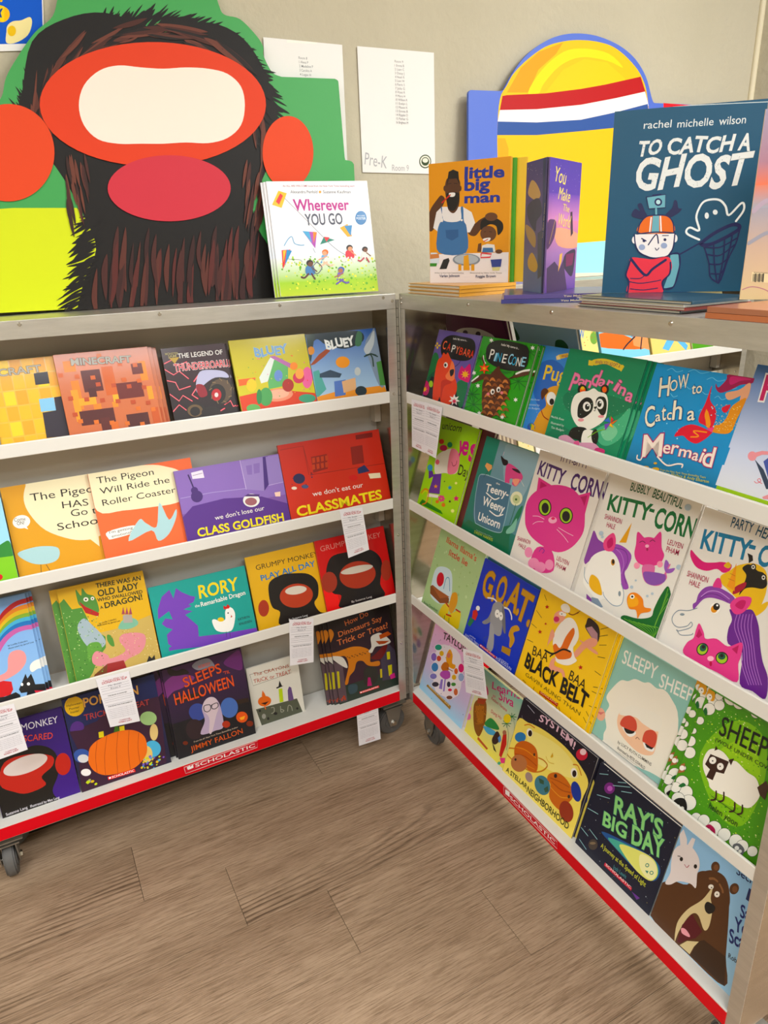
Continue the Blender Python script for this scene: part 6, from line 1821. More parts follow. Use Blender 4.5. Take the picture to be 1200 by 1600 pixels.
('s','4c2a22',2,95,[5633,5442,6027,5557,6378,5693]),
('s','241a18',2,66,[5511,5266,6124,5432,6703,5621]),
('s','5c352b',2,41,[5711,5261,6212,5376,6674,5513]),
('s','6c4034',2,84,[5768,5286,6303,5391,6800,5519]),
('s','4c2a22',2,73,[5793,5340,6401,5442,6976,5567]),
('s','241a18',2,47,[6122,5481,6513,5529,6859,5598]),
('s','5c352b',2,43,[6259,5389,6576,5415,6847,5460]),
('s','6c4034',2,76,[6372,5367,6655,5379,6890,5411]),
('s','4c2a22',2,108,[6264,5513,6803,5531,7304,5570]),
('s','241a18',2,109,[6334,5384,6835,5381,7298,5398]),
('s','5c352b',2,49,[6338,5420,6936,5398,7500,5396]),
('s','6c4034',2,116,[6538,5605,7120,5566,7668,5546]),
('s','4c2a22',2,75,[6687,5573,7198,5519,7670,5484]),
('s','241a18',2,86,[6694,5544,7266,5463,7803,5399]),
('s','5c352b',2,64,[6749,5514,7333,5409,7882,5321]),
('s','6c4034',2,111,[7112,5345,7347,5290,7531,5255]),
('s','4c2a22',2,61,[7032,5484,7506,5360,7940,5253]),
('s','241a18',2,111,[7069,5309,7462,5187,7810,5083]),
('s','5c352b',2,75,[7220,5339,7587,5210,7907,5100]),
('s','6c4034',2,112,[7563,5426,7818,5328,8021,5248]),
('s','4c2a22',2,103,[7174,5236,7620,5035,8024,4850]),
('s','241a18',2,65,[7391,5356,7844,5133,8255,4924]),
('s','5c352b',2,64,[7481,5167,7794,4995,8059,4841]),
('s','6c4034',2,96,[7699,5336,8073,5113,8400,4906]),
('s','4c2a22',2,107,[7812,5414,8242,5133,8628,4864]),
('s','241a18',2,103,[7845,5409,8307,5076,8728,4752]),
('s','5c352b',2,105,[7792,5115,8112,4860,8381,4622]),
('s','6c4034',2,104,[7936,5277,8353,4912,8726,4556]),
('s','4c2a22',2,95,[8127,5036,8356,4823,8531,4628]),
('s','241a18',2,58,[7877,4987,8189,4655,8452,4337]),
('s','5c352b',2,115,[7789,4995,8153,4562,8472,4136]),
('s','6c4034',2,113,[8175,4736,8324,4558,8416,4401]),
('s','4c2a22',2,113,[8417,4796,8582,4578,8691,4380]),
('s','241a18',2,68,[8415,4878,8651,4517,8832,4171]),
('s','5c352b',2,82,[8172,4524,8297,4323,8366,4143]),
('s','6c4034',2,64,[8442,4753,8651,4350,8805,3960]),
('s','4c2a22',2,98,[8603,4495,8712,4283,8763,4092]),
('s','241a18',2,62,[8323,4331,8413,4135,8445,3962]),
('s','5c352b',2,47,[8637,4403,8743,4123,8791,3864]),
('s','6c4034',2,95,[8489,4349,8591,4017,8635,3704]),
('s','4c2a22',2,123,[8533,4420,8644,3946,8698,3486]),
('s','241a18',2,56,[8437,4307,8521,3855,8546,3419]),
('s','5c352b',2,120,[8425,4023,8472,3776,8460,3551]),
('s','6c4034',2,121,[8466,4195,8508,3702,8491,3225]),
('s','4c2a22',2,68,[8495,3921,8519,3624,8483,3350]),
('s','241a18',2,53,[8550,3917,8555,3545,8501,3194]),
('s','5c352b',2,123,[8739,3931,8717,3452,8635,2993]),
('s','6c4034',2,119,[8736,3882,8687,3367,8576,2871]),
('s','4c2a26',2,138,[7283,1159,7124,466,6997,176]),
('s','5c342c',2,134,[5175,1195,5026,648,5017,181]),
('s','3c2220',2,118,[6741,1353,6608,858,6421,299]),
('s','5a2c28',2,85,[6641,728,6478,35,6501,-266]),
('s','4c2a26',2,156,[7528,636,7378,-5,7283,-522]),
('s','5c342c',2,75,[7037,982,6878,299,6847,21]),
('s','3c2220',2,97,[5748,1537,5621,1105,5537,552]),
('s','5a2c28',2,77,[7758,797,7604,120,7572,-262]),
('s','4c2a26',2,97,[8221,1561,8079,953,7936,436]),
('s','5c342c',2,129,[8060,1222,7933,731,7935,-97]),
('s','3c2220',2,85,[5107,904,4981,488,4801,-237]),
('s','5a2c28',2,68,[6298,1089,6168,623,6043,-6]),
('s','4c2a26',2,90,[7772,1123,7615,422,7588,-109]),
('s','5c342c',2,84,[7704,1089,7578,623,7512,-138]),
('s','3c2220',2,111,[8063,629,7923,40,7977,-380]),
('s','5a2c28',2,112,[5941,1085,5790,500,5642,4]),
('s','4c2a26',2,70,[5209,1262,5070,772,5005,241]),
('s','5c342c',2,116,[5166,1183,5028,697,4890,152]),
('s','3c2220',2,122,[7303,1548,7180,1109,7186,551]),
('s','5a2c28',2,106,[7844,1540,7714,1037,7680,316]),
('s','4c2a26',2,119,[5079,1578,4937,1067,4830,590]),
('s','5c342c',2,92,[5905,1056,5776,606,5642,-199]),
('s','3c2220',2,151,[7507,858,7367,294,7244,-384]),
('s','5a2c28',2,67,[4876,911,4722,336,4624,-241]),
('s','4c2a26',2,130,[4745,1006,4619,593,4555,29]),
('s','5c342c',2,58,[7376,598,7237,43,7131,-723]),
('s','3c2220',2,71,[8274,1537,8139,984,8122,292]),
('s','5a2c28',2,138,[6603,689,6442,11,6419,-339]),
('s','4c2a26',2,151,[7371,865,7242,383,7055,-200]),
('s','5c342c',2,59,[5509,1251,5357,676,5276,269]),
('s','3c2220',2,62,[4903,1092,4738,456,4599,-95]),
('s','5a2c28',2,125,[5015,1263,4867,720,4747,82]),
('s','4c2a26',2,103,[5090,821,4951,335,4837,-166]),
('s','5c342c',2,107,[6986,1155,6837,545,6832,-32]),
('s','3c2220',2,120,[5617,980,5452,315,5360,-106]),
('s','5a2c28',2,89,[7516,1246,7371,637,7255,-2]),
('s','4c2a26',2,112,[5883,1400,5734,826,5729,169]),
('s','5c342c',2,117,[6138,1173,5993,617,5934,122]),
('s','3c2220',2,140,[7883,665,7732,2,7768,-401]),
('s','5a2c28',2,68,[8329,1360,8191,777,8054,314]),
('s','4c2a26',2,94,[6918,1446,6782,922,6814,495]),
('s','5c342c',2,71,[6485,1143,6348,626,6239,100]),
('s','3c2220',2,102,[6662,1051,6520,503,6462,-49]),
('s','5a2c28',2,92,[4978,1012,4813,375,4667,-56]),
('s','4c2a26',2,132,[5637,1011,5484,419,5395,-218]),
('s','5c342c',2,97,[5300,673,5146,85,5019,-233]),
('s','3c2220',2,76,[5121,1114,4960,492,4809,4]),
('s','5a2c28',2,153,[8084,863,7931,178,7975,-120]),
('s','4c2a26',2,98,[6513,1308,6359,685,6353,320]),
('s','5c342c',2,121,[5240,1557,5079,934,4950,639]),
('s','3c2220',2,61,[4969,693,4817,126,4824,-264]),
('s','5a2c28',2,120,[7208,1250,7068,690,6893,-4]),
('s','4c2a26',2,115,[6371,639,6205,-60,6199,-312]),
('s','5c342c',2,115,[4480,713,4316,95,4311,-296]),
('s','3c2220',2,63,[7258,939,7114,353,7130,-213]),
('s','5a2c28',2,98,[7680,1510,7540,937,7462,265]),
('s','4c2a26',2,106,[6393,1050,6241,440,6189,-10]),
('s','5c342c',2,89,[5547,790,5390,178,5240,-460]),
('s','3c2220',2,88,[5354,1224,5190,578,5180,243]),
('s','5a2c28',2,97,[5406,913,5273,453,5083,-232]),
('s','4c2a26',2,47,[8432,2115,8348,1830,8239,1471]),
('s','6c4034',2,64,[4428,2927,4421,2677,4427,2362]),
('s','3c2420',2,72,[8323,2883,8240,2604,8132,2254]),
('s','4c2a26',2,46,[4143,2150,4134,1895,4139,1573]),
('s','6c4034',2,57,[8252,2185,8168,1902,8058,1545]),
('s','3c2420',2,66,[4206,2163,4197,1908,4203,1585]),
('s','4c2a26',2,97,[8494,2030,8410,1744,8300,1384]),
('s','6c4034',2,59,[4198,2631,4189,2380,4194,2063]),
('s','3c2420',2,65,[8242,2034,8158,1749,8048,1391]),
('s','4c2a26',2,58,[4646,3019,4639,2769,4648,2452]),
('s','6c4034',2,70,[8420,2142,8336,1857,8226,1499]),
('s','3c2420',2,55,[4584,2749,4577,2496,4585,2177]),
('s','4c2a26',2,68,[8312,2936,8229,2658,8121,2308]),
('s','6c4034',2,61,[4530,2872,4524,2621,4531,2304]),
('s','3c2420',2,71,[8292,1877,8208,1591,8098,1231]),
('s','4c2a26',2,81,[4557,2823,4550,2571,4557,2253]),
('s','6c4034',2,76,[8239,2984,8156,2707,8048,2359]),
('s','3c2420',2,68,[4367,2472,4359,2218,4366,1898]),
('s','4c2a26',2,64,[8306,2310,8222,2027,8113,1671]),
('s','6c4034',2,53,[4350,2246,4342,1991,4349,1667]),
('s','3c2420',2,98,[8477,2090,8393,1804,8284,1445]),
('s','4c2a26',2,45,[4180,2591,4171,2340,4176,2022]),
('s','6c4034',2,85,[8253,2562,8169,2282,8060,1929]),
('s','3c2420',2,79,[4125,2149,4116,1894,4121,1572]),
('s','4c2a26',2,54,[8589,2182,8505,1896,8396,1536]),
('s','6c4034',2,51,[4441,2415,4434,2161,4441,1839]),
('s','3c2420',2,88,[8574,2752,8491,2471,8383,2117]),
('s','4c2a26',2,44,[4554,2629,4547,2376,4555,2055]),
('s','6c4034',2,48,[8614,2983,8532,2704,8424,2352]),
('s','3c2420',2,50,[4587,2820,4580,2568,4588,2250]),
('s','4c2a26',2,53,[8317,2228,8233,1944,8123,1588]),
('s','6c4034',2,49,[4371,3018,4364,2769,4370,2456]),
('s','3c2420',2,76,[8501,2341,8418,2057,8309,1700]),
('s','4c2a26',2,50,[4641,3066,4634,2816,4643,2500]),
('s','6c4034',2,96,[8494,2714,8411,2433,8303,2080]),
('s','3c2420',2,74,[4132,1950,4123,1693,4128,1368]),
('s','4c2a26',2,67,[8417,1932,8333,1645,8223,1285]),
('s','6c4034',2,73,[4300,2580,4292,2328,4298,2009]),
('s','3c2420',2,87,[8539,2352,8455,2067,8346,1710]),
('s','4c2a26',2,44,[4373,2170,4365,1913,4371,1588]),
('s','6c4034',2,60,[8559,2482,8476,2199,8367,1843]),
('s','3c2420',2,48,[4169,2376,4161,2123,4166,1803]),
('s','4c2a26',2,53,[8332,2465,8249,2183,8140,1828]),
('s','6c4034',2,53,[4332,3006,4324,2758,4330,2444]),
('s','3c2420',2,56,[8606,2868,8523,2587,8415,2234]),
('s','4c2a26',2,74,[4172,2376,4163,2123,4168,1803]),
('s','6c4034',2,43,[8202,2097,8118,1813,8008,1456]),
('s','3c2420',2,74,[4277,2984,4269,2736,4275,2423]),
('s','4c2a26',2,54,[8168,2218,8084,1935,7974,1580]),
('s','6c4034',2,76,[4356,2979,4349,2730,4355,2416]),
('e','d8583a',[3191,3010,855,17,-184,-911]),
('e','d8583a',[9291,3149,654,14,-91,-797]),
('e','d45036',[6390,4036,2455,113,-194,-1225]),
('e','c44450',[6374,2348,1381,2,-107,-690]),
('p','efe6dc',1,[4696,3958,4866,4338,5224,4633,5633,4755,6096,4749,6572,4755,7070,4812,7572,4820,8003,4745,8287,4504,8329,4125,8182,3707,7824,3428,7357,3308,6844,3308,6339,3269,5851,3257,5375,3244,4966,3321,4729,3584])]),
({'id': 'sC', 'O': [0.3119, 0.1338, 1.3369], 'yaw': 0.0, 'lean': 0.0873, 'w': 0, 'h': 0, 'v0': 0, 't': 0.008, 'col': '4c6cd0', 'label': 'blue cut-out foam board with a plain yellow dome and red, white and blue band', 'group': None, 'copies': (), 'name': 'display_board', 'cat': 'sign', 'outline': [0, 141, 249, 4996, 268, 5039, 320, 5075, 1279, 5101, 1411, 5134, 1443, 5177, 1488, 5239, 1540, 5310, 1595, 5384, 1647, 5450, 1694, 5510, 1739, 5567, 1786, 5625, 1837, 5682, 1894, 5742, 1958, 5805, 2028, 5871, 2102, 5937, 2180, 6002, 2264, 6065, 2355, 6127, 2453, 6189, 2555, 6248, 2658, 6305, 2760, 6357, 2858, 6405, 2956, 6449, 3055, 6489, 3156, 6526, 3261, 6559, 3369, 6590, 3481, 6618, 3595, 6642, 3713, 6663, 3834, 6680, 3960, 6693, 4091, 6703, 4225, 6710, 4358, 6713, 4487, 6712, 4610, 6707, 4731, 6699, 4850, 6686, 4970, 6670, 5091, 6651, 5215, 6628, 5341, 6602, 5467, 6572, 5592, 6538, 5714, 6498, 5834, 6453, 5953, 6403, 6070, 6348, 6183, 6287, 6289, 6220, 6390, 6145, 6486, 6064, 6577, 5977, 6663, 5883, 6741, 5783, 6813, 5665, 6878, 5530, 6936, 5393, 6988, 5271, 7034, 5179, 7071, 5126, 7102, 5101, 7125, 5093, 7144, 5093, 7158, 5089, 8140, 5111, 11031, 5116, 11604, 141]},[
('p','d83040',0,[7521,5106,9016,5101,11031,5116,11046,4960,7531,4911]),
('p','f0c410',1,[1037,909,1136,2772,1152,4023,1272,4896,1521,5251,1770,5564,2261,5938,2882,6282,3513,6459,4159,6545,4889,6546,5507,6437,6149,6118,6597,5727,6840,5170,7048,3806,7216,1754,7012,1015]),
('p','f8b020',0,[1105,2772,1166,3936,1419,3943,1531,3679,1426,2313,1192,904,1037,909]),
('p','f4a820',0,[1516,5080,2014,5708,2633,6135,3513,6438,3257,6137,2625,5705,2243,5118]),
('p','f2dc50',1,[2243,5118,2750,5713,3512,6199,4291,6345,5234,6281,5799,5956,5169,6096,4161,6115,3382,5841,2807,5368,2615,5116]),
('p','f4cc14',0,[2867,5151,3510,5762,4293,6080,5170,6051,5877,5684,6253,5141,5538,5106,4165,5174]),
('p','b4242c',0,[1263,4637,1364,4986,1514,5015,2867,5129,4164,5310,5111,5477,6522,5769,6759,5333,5538,5106,4166,4901,2545,4715]),
('p','f4f2ee',0,[1181,4352,1263,4637,2545,4715,4166,4901,5537,5143,6720,5379,6884,5003,5547,4706,4167,4510,2539,4380]),
('p','3c5c9c',0,[1151,4014,1181,4352,2539,4380,4167,4510,5546,4767,6845,5050,6937,4642,5555,4350,4169,4209,2534,4056]),
('p','a8dce0',0,[2811,1092,7319,1220,7373,22,2800,245]),
('p','e8dcc8',0,[2136,327,7368,133,7378,-88,2132,129]),
('p','dcb8c8',0,[2133,153,7377,-66,7398,-535,2123,-272]),
('s','3c3c40',0,25,[2131,79,7380,-122]),
('s','3c3c40',0,26,[4474,28,4512,-258])]),
({'id': 'w1', 'O': [0.0266, 0.2085, 1.9256], 'yaw': 0.0, 'lean': 0.0, 'w': 0, 'h': 0, 'v0': 0, 't': 0.0006, 'col': 'eceae8', 'label': 'white class list sheet taped to the wall, whole page with green round stamp', 'group': None, 'copies': (), 'name': 'paper_sheet', 'cat': 'paper', 'outline': [0, 0, 2223, 19, 2233, -2842, 10, -2822]},[
('t','909094','Room 9',[1048,-275,1297,-277],52,0.1,0,None,0,0),
('t','808086','1 Emma B',[1045,-369,1320,-365],52,0,0,None,0,0),
('t','808086','2 Liam C',[1045,-453,1322,-449],52,0,0,None,0,0),
('t','808086','3 Daisy J',[1046,-537,1323,-534],52,0,0,None,0,0),
('t','808086','4 Noah R',[1046,-621,1324,-619],52,0,0,None,0,0),
('t','808086','5 Liam W',[1046,-706,1326,-704],52,0,0,None,0,0),
('t','808086','6 Patric S',[1047,-790,1327,-789],53,0,0,None,0,0),
('t','808086','7 Julia G',[1047,-876,1329,-875],53,0,0,None,0,0),
('t','808086','8 Wyatt R',[1047,-961,1330,-961],53,0,0,None,0,0),
('t','808086','9 Mora H',[1048,-1047,1332,-1047],53,0,0,None,0,0),
('t','808086','10 William R',[1048,-1133,1397,-1131],53,0,0,None,0,0),
('t','808086','11 Evelyn L',[1048,-1219,1399,-1218],54,0,0,None,0,0),
('t','808086','12 Mason K',[1049,-1306,1400,-1305],54,0,0,None,0,0),
('t','808086','13 Emma B',[1049,-1393,1402,-1393],54,0,0,None,0,0),
('t','808086','14 Ripple O',[1049,-1480,1403,-1481],54,0,0,None,0,0),
('t','808086','15 Parker G',[1050,-1567,1405,-1569],54,0,0,None,0,0),
('t','808086','16 Brighton M',[1050,-1655,1407,-1657],54,0,0,None,0,0),
('t','b8b8bc','Pre-K',[70,-2631,722,-2723],283,0.0,0,None,0,0),
('t','b8b8bc','Room 9',[887,-2772,1398,-2777],144,0.0,0,None,0,0),
('e','44543c',[1917,-2536,190,3,-3,-167]),
('e','e8e6da',[1917,-2536,162,3,-2,-141]),
('e','44543c',[1917,-2536,122,2,-2,-104]),
('e','e8e6da',[1917,-2510,88,1,-1,-57])]),
({'id': 'w2', 'O': [-0.2158, 0.2085, 1.9252], 'yaw': 0.0, 'lean': 0.0, 'w': 0, 'h': 0, 'v0': 0, 't': 0.0006, 'col': 'eeecea', 'label': 'white list sheet on the wall, mostly behind the green cut-out board', 'group': None, 'copies': (), 'name': 'paper_sheet', 'cat': 'paper', 'outline': [0, 0, 2018, 0, 2006, -2783, -128, -2712]},[
('t','8c8c90','Room 8',[849,-377,1068,-379],53,0.1,0,None,0,0),
('t','8c8c90','1 Alexa P',[850,-462,1089,-464],53,0.1,0,None,0,0),
('t','8c8c90','2 Madeline P',[851,-549,1211,-543],53,0.1,0,None,0,0),
('t','8c8c90','3 Carolina A',[852,-635,1171,-633],53,0.1,0,None,0,0),
('t','8c8c90','4 Logan H',[853,-722,1141,-722],53,0.1,0,None,0,0),
('p','f6f4ee',0,[589,55,1379,66,1349,-33,578,-66])]),
({'id': 'w3', 'O': [-0.8709, 0.2085, 2.0183], 'yaw': 0.0, 'lean': 0.0, 'w': 0, 'h': 0, 'v0': 0, 't': 0.0008, 'col': 'f0eeec', 'label': 'blue poster with a yellow letter and white border on the wall', 'group': None, 'copies': (), 'name': 'poster', 'cat': 'poster', 'outline': [0, 0, 2040, 247, 1774, -1538, -400, -1750]},[
('p','0c62c8',0,[-8,-34,2025,210,1763,-1422,-369,-1613]),
('e','f0c41c',[1097,-976,141,13,-28,-136]),
('p','f4d83c',0,[605,-818,982,-800,1164,-836,1112,-1092,535,-1142]),
('t','1c4c94','PLAY',[605,-1079,1150,-1017],140,1.6,0,None,0,0),
('e','f0c840',[1126,-743,27,3,-5,-25]),
('p','f0e4b0',1,[1076,-1460,1114,-1274,1156,-1161,1269,-1079,1431,-1046,1602,-977,1620,-1085,1500,-1298,1254,-1446]),
('e','e8c41c',[1216,-1247,79,6,-19,-93])]),
({'id': 't1', 'O': [-0.2682, 0.0884, 1.3548], 'yaw': -0.1231, 'lean': 0.2094, 'w': 0.2538, 'h': 0.2659, 'v0': 0, 't': 0.004, 'col': 'e8e8ea', 'label': 'white picture book with kites and children, beside the green cut-out board', 'group': None, 'copies': ((-0.006, 1), (-0.012, 2)), 'name': 'picture_book', 'cat': 'book', 'hard': True, 'spine': 'l'},[
('g','b8c828','a4c840',[0,0,2538,319]),
('g','a4c840','e8ecec',[0,319,2538,904]),
('g','e4eaf2','eceef2',[0,904,2538,1595]),
('g','eeeef2','eeeef2',[0,1595,2538,2659]),
('d',['e8e060','88b838','a8cc40','6ca838'],220,61,[142,951,2569,858,2473,39,38,168],4),
('t','a04858','An ALL ARE WELCOME book from the New York Times bestselling team',[386,2533,2196,2519],44,0.3,0,None,0,0),
('t','54545c','Alexandra Penfold',[555,2386,1225,2379],66,0.3,0,None,0,0),
('e','e8a030',[1293,2408,32,0,-4,-30]),
('t','54545c','Suzanne Kaufman',[1370,2378,2078,2370],67,0.3,0,None,0,0),
('t','b83c90','Wherever',[581,1990,1997,1980],252,1.3,0,None,0,0),
('t','545868','YOU GO',[832,1644,1790,1651],253,1.2,0,None,0,0),
('e','1878b0',[2276,1784,152,-3,-20,-167]),
('t','e8f0f4','POSTER',[2154,1749,2399,1743],53,0.6,0,None,0,0),
('t','e8f0f4','INCLUDES',[2180,1824,2382,1820],30,0.2,0,None,0,0),
('p','e8c030',0,[67,2130,265,2447,460,2387,290,2054]),
('p','d83c48',0,[170,2201,304,2389,359,2330,238,2128]),
('s','606068',1,9,[398,2271,885,1747,1460,1129,1805,887]),
('p','b05cb0',0,[734,1513,1093,1473,1004,1099]),
('p','5ca8d0',0,[734,1513,901,1493,939,1222]),
('p','e89030',0,[1093,1473,997,1490,979,1221]),
('p','3c8878',0,[1138,1185,1258,1363,1528,1279]),
('p','d84850',0,[1258,1363,1404,1343,1308,1240]),
('p','e8b030',0,[1696,1562,1906,1648,1988,1356,1869,1345]),
('p','4c90c0',0,[1809,1605,2020,1615,1955,1357]),
('p','d83c40',0,[160,1084,383,1091,132,637]),
('p','2c8cc0',0,[288,1094,411,1060,191,725]),
('p','e8c030',0,[190,1068,270,1080,170,800]),
('s','58a0c8',1,16,[237,1185,351,1330,454,1387,498,1236,620,1187,732,1184]),
('s','505058',1,7,[947,1101,991,994]),
('s','505058',1,7,[251,872,575,844,639,781]),
('p','4c80b0',1,[714,672,895,695,919,496,706,491]),
('s','5c3430',1,45,[757,503,648,417,570,436]),
('s','5c3430',1,45,[838,500,903,375]),
('s','6c4430',1,30,[857,651,975,554]),
('e','241814',[822,758,89,-4,-10,-75]),
('e','6c4430',[834,728,65,-3,-8,-60]),
('p','70a8d0',1,[1146,919,1312,940,1098,770,1140,755]),
('s','e0c0a8',1,41,[1186,766,1324,678,1400,689]),
('s','e0c0a8',1,41,[1260,763,1084,661]),
('s','e8a888',1,27,[1277,900,1061,826]),
('e','d87838',[1245,997,81,-3,-9,-68]),
('e','e8a888',[1227,970,59,-2,-7,-54]),
('p','d04450',1,[1787,1002,1956,1023,1980,842,1782,836]),
('s','e8e0dc',1,41,[1829,848,1728,769,1655,786]),
('s','e8e0dc',1,41,[1904,845,1967,731]),
('s','d8a080',1,27,[1921,983,2032,896]),
('e','2c2420',[1888,1081,83,-3,-8,-69]),
('e','d8a080',[1899,1053,60,-2,-7,-55]),
('p','e8e4e0',1,[2198,962,2351,981,2373,819,2194,814]),
('s','b04454',1,37,[2237,824,2146,754,2080,769]),
('s','b04454',1,37,[2305,822,2361,720]),
('s','7c5038',1,25,[2319,945,2420,867]),
('e','241c1c',[2289,1033,75,-3,-7,-62]),
('e','7c5038',[2299,1008,55,-2,-6,-49]),
('p','7860b0',1,[1506,490,1675,511,1458,340,1501,324]),
('s','6858a0',1,41,[1548,336,1688,245,1765,255]),
('s','6858a0',1,42,[1623,332,1444,230]),
('s','a87050',1,28,[1640,470,1420,397]),
('e','4868b0',[1607,569,83,-4,-9,-69]),
('e','a87050',[1588,542,60,-3,-7,-55]),
('s','5c6470',1,19,[1004,781,1117,640,968,494,871,635,1004,781])]),
({'id': 't2', 'O': [0.0538, -0.0805, 1.3745], 'yaw': -1.0132, 'lean': 0.0, 'w': 0.1988, 'h': 0.2594, 'v0': 0, 't': 0.01, 'col': 'dfa32c', 'label': 'orange picture book with a bearded man and a boy, standing on the flat orange books', 'group': None, 'copies': (), 'name': 'picture_book', 'cat': 'book', 'hard': True, 'spine': 'l'},[
('g','f0eaec','f0eaec',[0,0,1988,648]),
('g','e0a02c','e0a02c',[0,648,1988,2594]),
('t','2c3c94','little',[888,2235,1843,2196],222,2.2,0,None,0,0),
('t','2c3c94','big',[889,1982,1510,1971],234,2.2,0,None,0,0),
('t','2c3c94','man',[891,1726,1749,1707],197,2.2,0,None,0,0),
('p','5c3c28',1,[-2,1176,3,1578,234,1867,325,1917,405,1838,359,1711,185,1456,137,1229]),
('p','5c3c28',1,[968,1307,1121,1263,1292,1367,1504,1431,1570,1318,1338,1180,1168,1019,992,1081]),
('p','ece8e8',0,[100,1230,186,1569,323,1675,856,1647,1075,1525,1164,1299,1036,1099,274,1108]),
('p','4c78a8',1,[205,1111,276,1337,358,1372,300,1639,332,1656,376,1379,792,1360,804,1627,865,1632,884,1356,956,1196,942,664,248,682]),
('p','3c6494',0,[420,1171,744,1174,749,1014,583,936,438,1002]),
('p','5c3c28',1,[406,2042,438,2222,504,2272,701,2269,788,2162,776,1981,760,1689,636,1528,503,1591,458,1742]),
('p','1c1714',0,[482,2292,504,2399,614,2434,744,2381,767,2127,701,2248,504,2247,450,2075]),
('p','1c1714',1,[437,1929,548,1959,746,1947,768,1799,681,1619,583,1579,480,1667]),
('e','5c3c28',[406,2060,36,-2,0,-59]),
('e','5c3c28',[789,2035,35,-2,0,-58]),
('p','f0ece8',1,[512,1954,658,1952,645,1880,539,1879]),
('s','c83c34',1,30,[333,1764,539,1915]),
('s','2c1c14',1,11,[482,2147,570,2155]),
('s','2c1c14',1,11,[636,2151,723,2138]),
('e','f4f0ec',[331,1392,27,-1,0,-23]),
('e','f4f0ec',[832,1369,26,-1,0,-22]),
('p','1c1714',1,[1295,1182,1314,1329,1463,1396,1674,1368,1823,1270,1839,1123,1724,1017,1678,1203,1508,1247,1339,1143]),
('e','6c4830',[1490,1055,195,-7,3,-164]),
('e','6c4830',[1555,1406,151,-7,2,-88]),
('p','f0ece8',1,[1364,948,1535,968,1523,905,1408,887]),
('s','c83c34',1,19,[1386,895,1480,937]),
('p','e8e4e0',0,[1344,806,1473,840,1644,816,1669,665,1325,674]),
('p','4c78a8',0,[1367,760,1603,753,1622,655,1347,662]),
('e','6c4830',[1754,667,85,-2,1,-45]),
('p','6c4830',0,[1224,676,1248,846,1322,863,1325,674]),
('s','2c1c14',1,11,[1383,1097,1434,1102]),
('s','2c1c14',1,11,[1511,1099,1575,1089]),
('p','d8e0e8',0,[29,687,178,684,252,642,251,445,11,370]),
('p','cc8c5c',0,[10,648,243,658,252,564,8,545]),
('p','4c9040',0,[7,450,195,446,175,375,6,378]),
('p','2c2a2e',0,[259,310,362,522,500,558,523,499,445,316]),
('e','8c94a0',[952,510,345,-7,1,-132]),
('e','b8c0c8',[952,518,301,-6,1,-105]),
('p','e0a838',0,[889,589,1005,624,1043,276,882,278]),
('p','e0a838',0,[751,413,827,411,828,271,751,272]),
('p','e0a838',0,[1078,407,1157,406,1159,266,1079,267]),
('s','d85058',0,30,[1325,632,1314,548,1543,551,1580,618,1347,647]),
('p','3c4c94',0,[1557,498,1830,507,1809,341,1595,337]),
('p','d8d4a0',0,[1595,329,1801,334,1777,258,1614,260]),
('t','3c3c48','Written by New York Times bestselling',[127,216,887,207],24,0.1,0,None,0,0),
('t','2c3864','Varian Johnson',[258,127,783,130],60,0.7,0,None,0,0),
('t','3c3c48','Illustrated by New York Times',[1053,205,1838,196],23,0.1,0,None,0,0),
('t','2c3864','Reggie Brown',[1196,110,1695,113],58,0.7,0,None,0,0)]),
({'id': 't2g', 'O': [0.0783, -0.099, 1.3745], 'yaw': -1.0132, 'lean': 0.0, 'w': 0.178, 'h': 0.2574, 'v0': 0, 't': 0.007, 'col': '3c9c1c', 'label': 'slim bright green book behind the orange bearded man book', 'group': None, 'copies': (), 'name': 'picture_book', 'cat': 'book', 'hard': True, 'spine': 'l'},[
]),
({'id': 't2y', 'O': [0.0904, -0.1033, 1.3745], 'yaw': -1.0132, 'lean': 0.0, 'w': 0.19, 'h': 0.2574, 'v0': 0, 't': 0.007, 'col': 'f0c020', 'label': 'slim yellow book behind the orange bearded man book, next to the green one', 'group': None, 'copies': (), 'name': 'picture_book', 'cat': 'book', 'hard': True, 'spine': 'l'},[
]),
({'id': 't3', 'O': [0.0757, -0.6331, 1.3705], 'yaw': -0.7863, 'lean': 0.0, 'w': 0.2264, 'h': 0.2852, 'v0': 0, 't': 0.012, 'col': '16506c', 'label': 'large dark teal book with a white chalk ghost and a dark net', 'group': None, 'copies': (), 'name': 'picture_book', 'cat': 'book', 'hard': True, 'spine': 'l'},[
('g','16526e','16526e',[0,0,2264,2852]),
('s','d8e0e0',1,9,[-13,2880,1109,2849,2263,2807]),
('t','d8dcdc','rachel',[465,2567,888,2559],110,0.2,0,None,0,0),
('t','d8dcdc','michelle',[979,2546,1516,2542],108,0.2,0,None,0,0),
('t','d8dcdc','wilson',[1596,2536,1984,2534],115,0.2,0,None,0,0),
('t','dcdedc','TO',[395,2179,763,2175],207,1.9,0.12,None,0,2),
('t','dcdedc','CATCH',[847,2179,1838,2151],221,1.9,0.12,None,0,2),
('t','dcdedc','A',[1915,2150,2100,2152],226,1.9,0.12,None,0,2),
('t','dcdedc','GHOST',[377,1687,2104,1637],453,1.9,0.12,None,0,2),
('d',['3c5c68'],240,12,[347,2448,2058,2327,2152,1630,410,1724],8),
('s','e8ecec',1,32,[1504,838,1320,927,1288,991,1345,1034,1487,983,1420,1184,1448,1330,1510,1424,1628,1452,1751,1432,1847,1336,1912,1200,2069,1368,2120,1347,2120,1251,2032,1104]),
('e','e8ecec',[1577,1207,32,-1,6,-49]),
('e','e8ecec',[1700,1255,37,-2,5,-39]),
('s','141c54',1,55,[1535,781,1716,925,1944,1040,2064,1047,2096,985,1963,891,1734,775,1589,749,1536,776]),
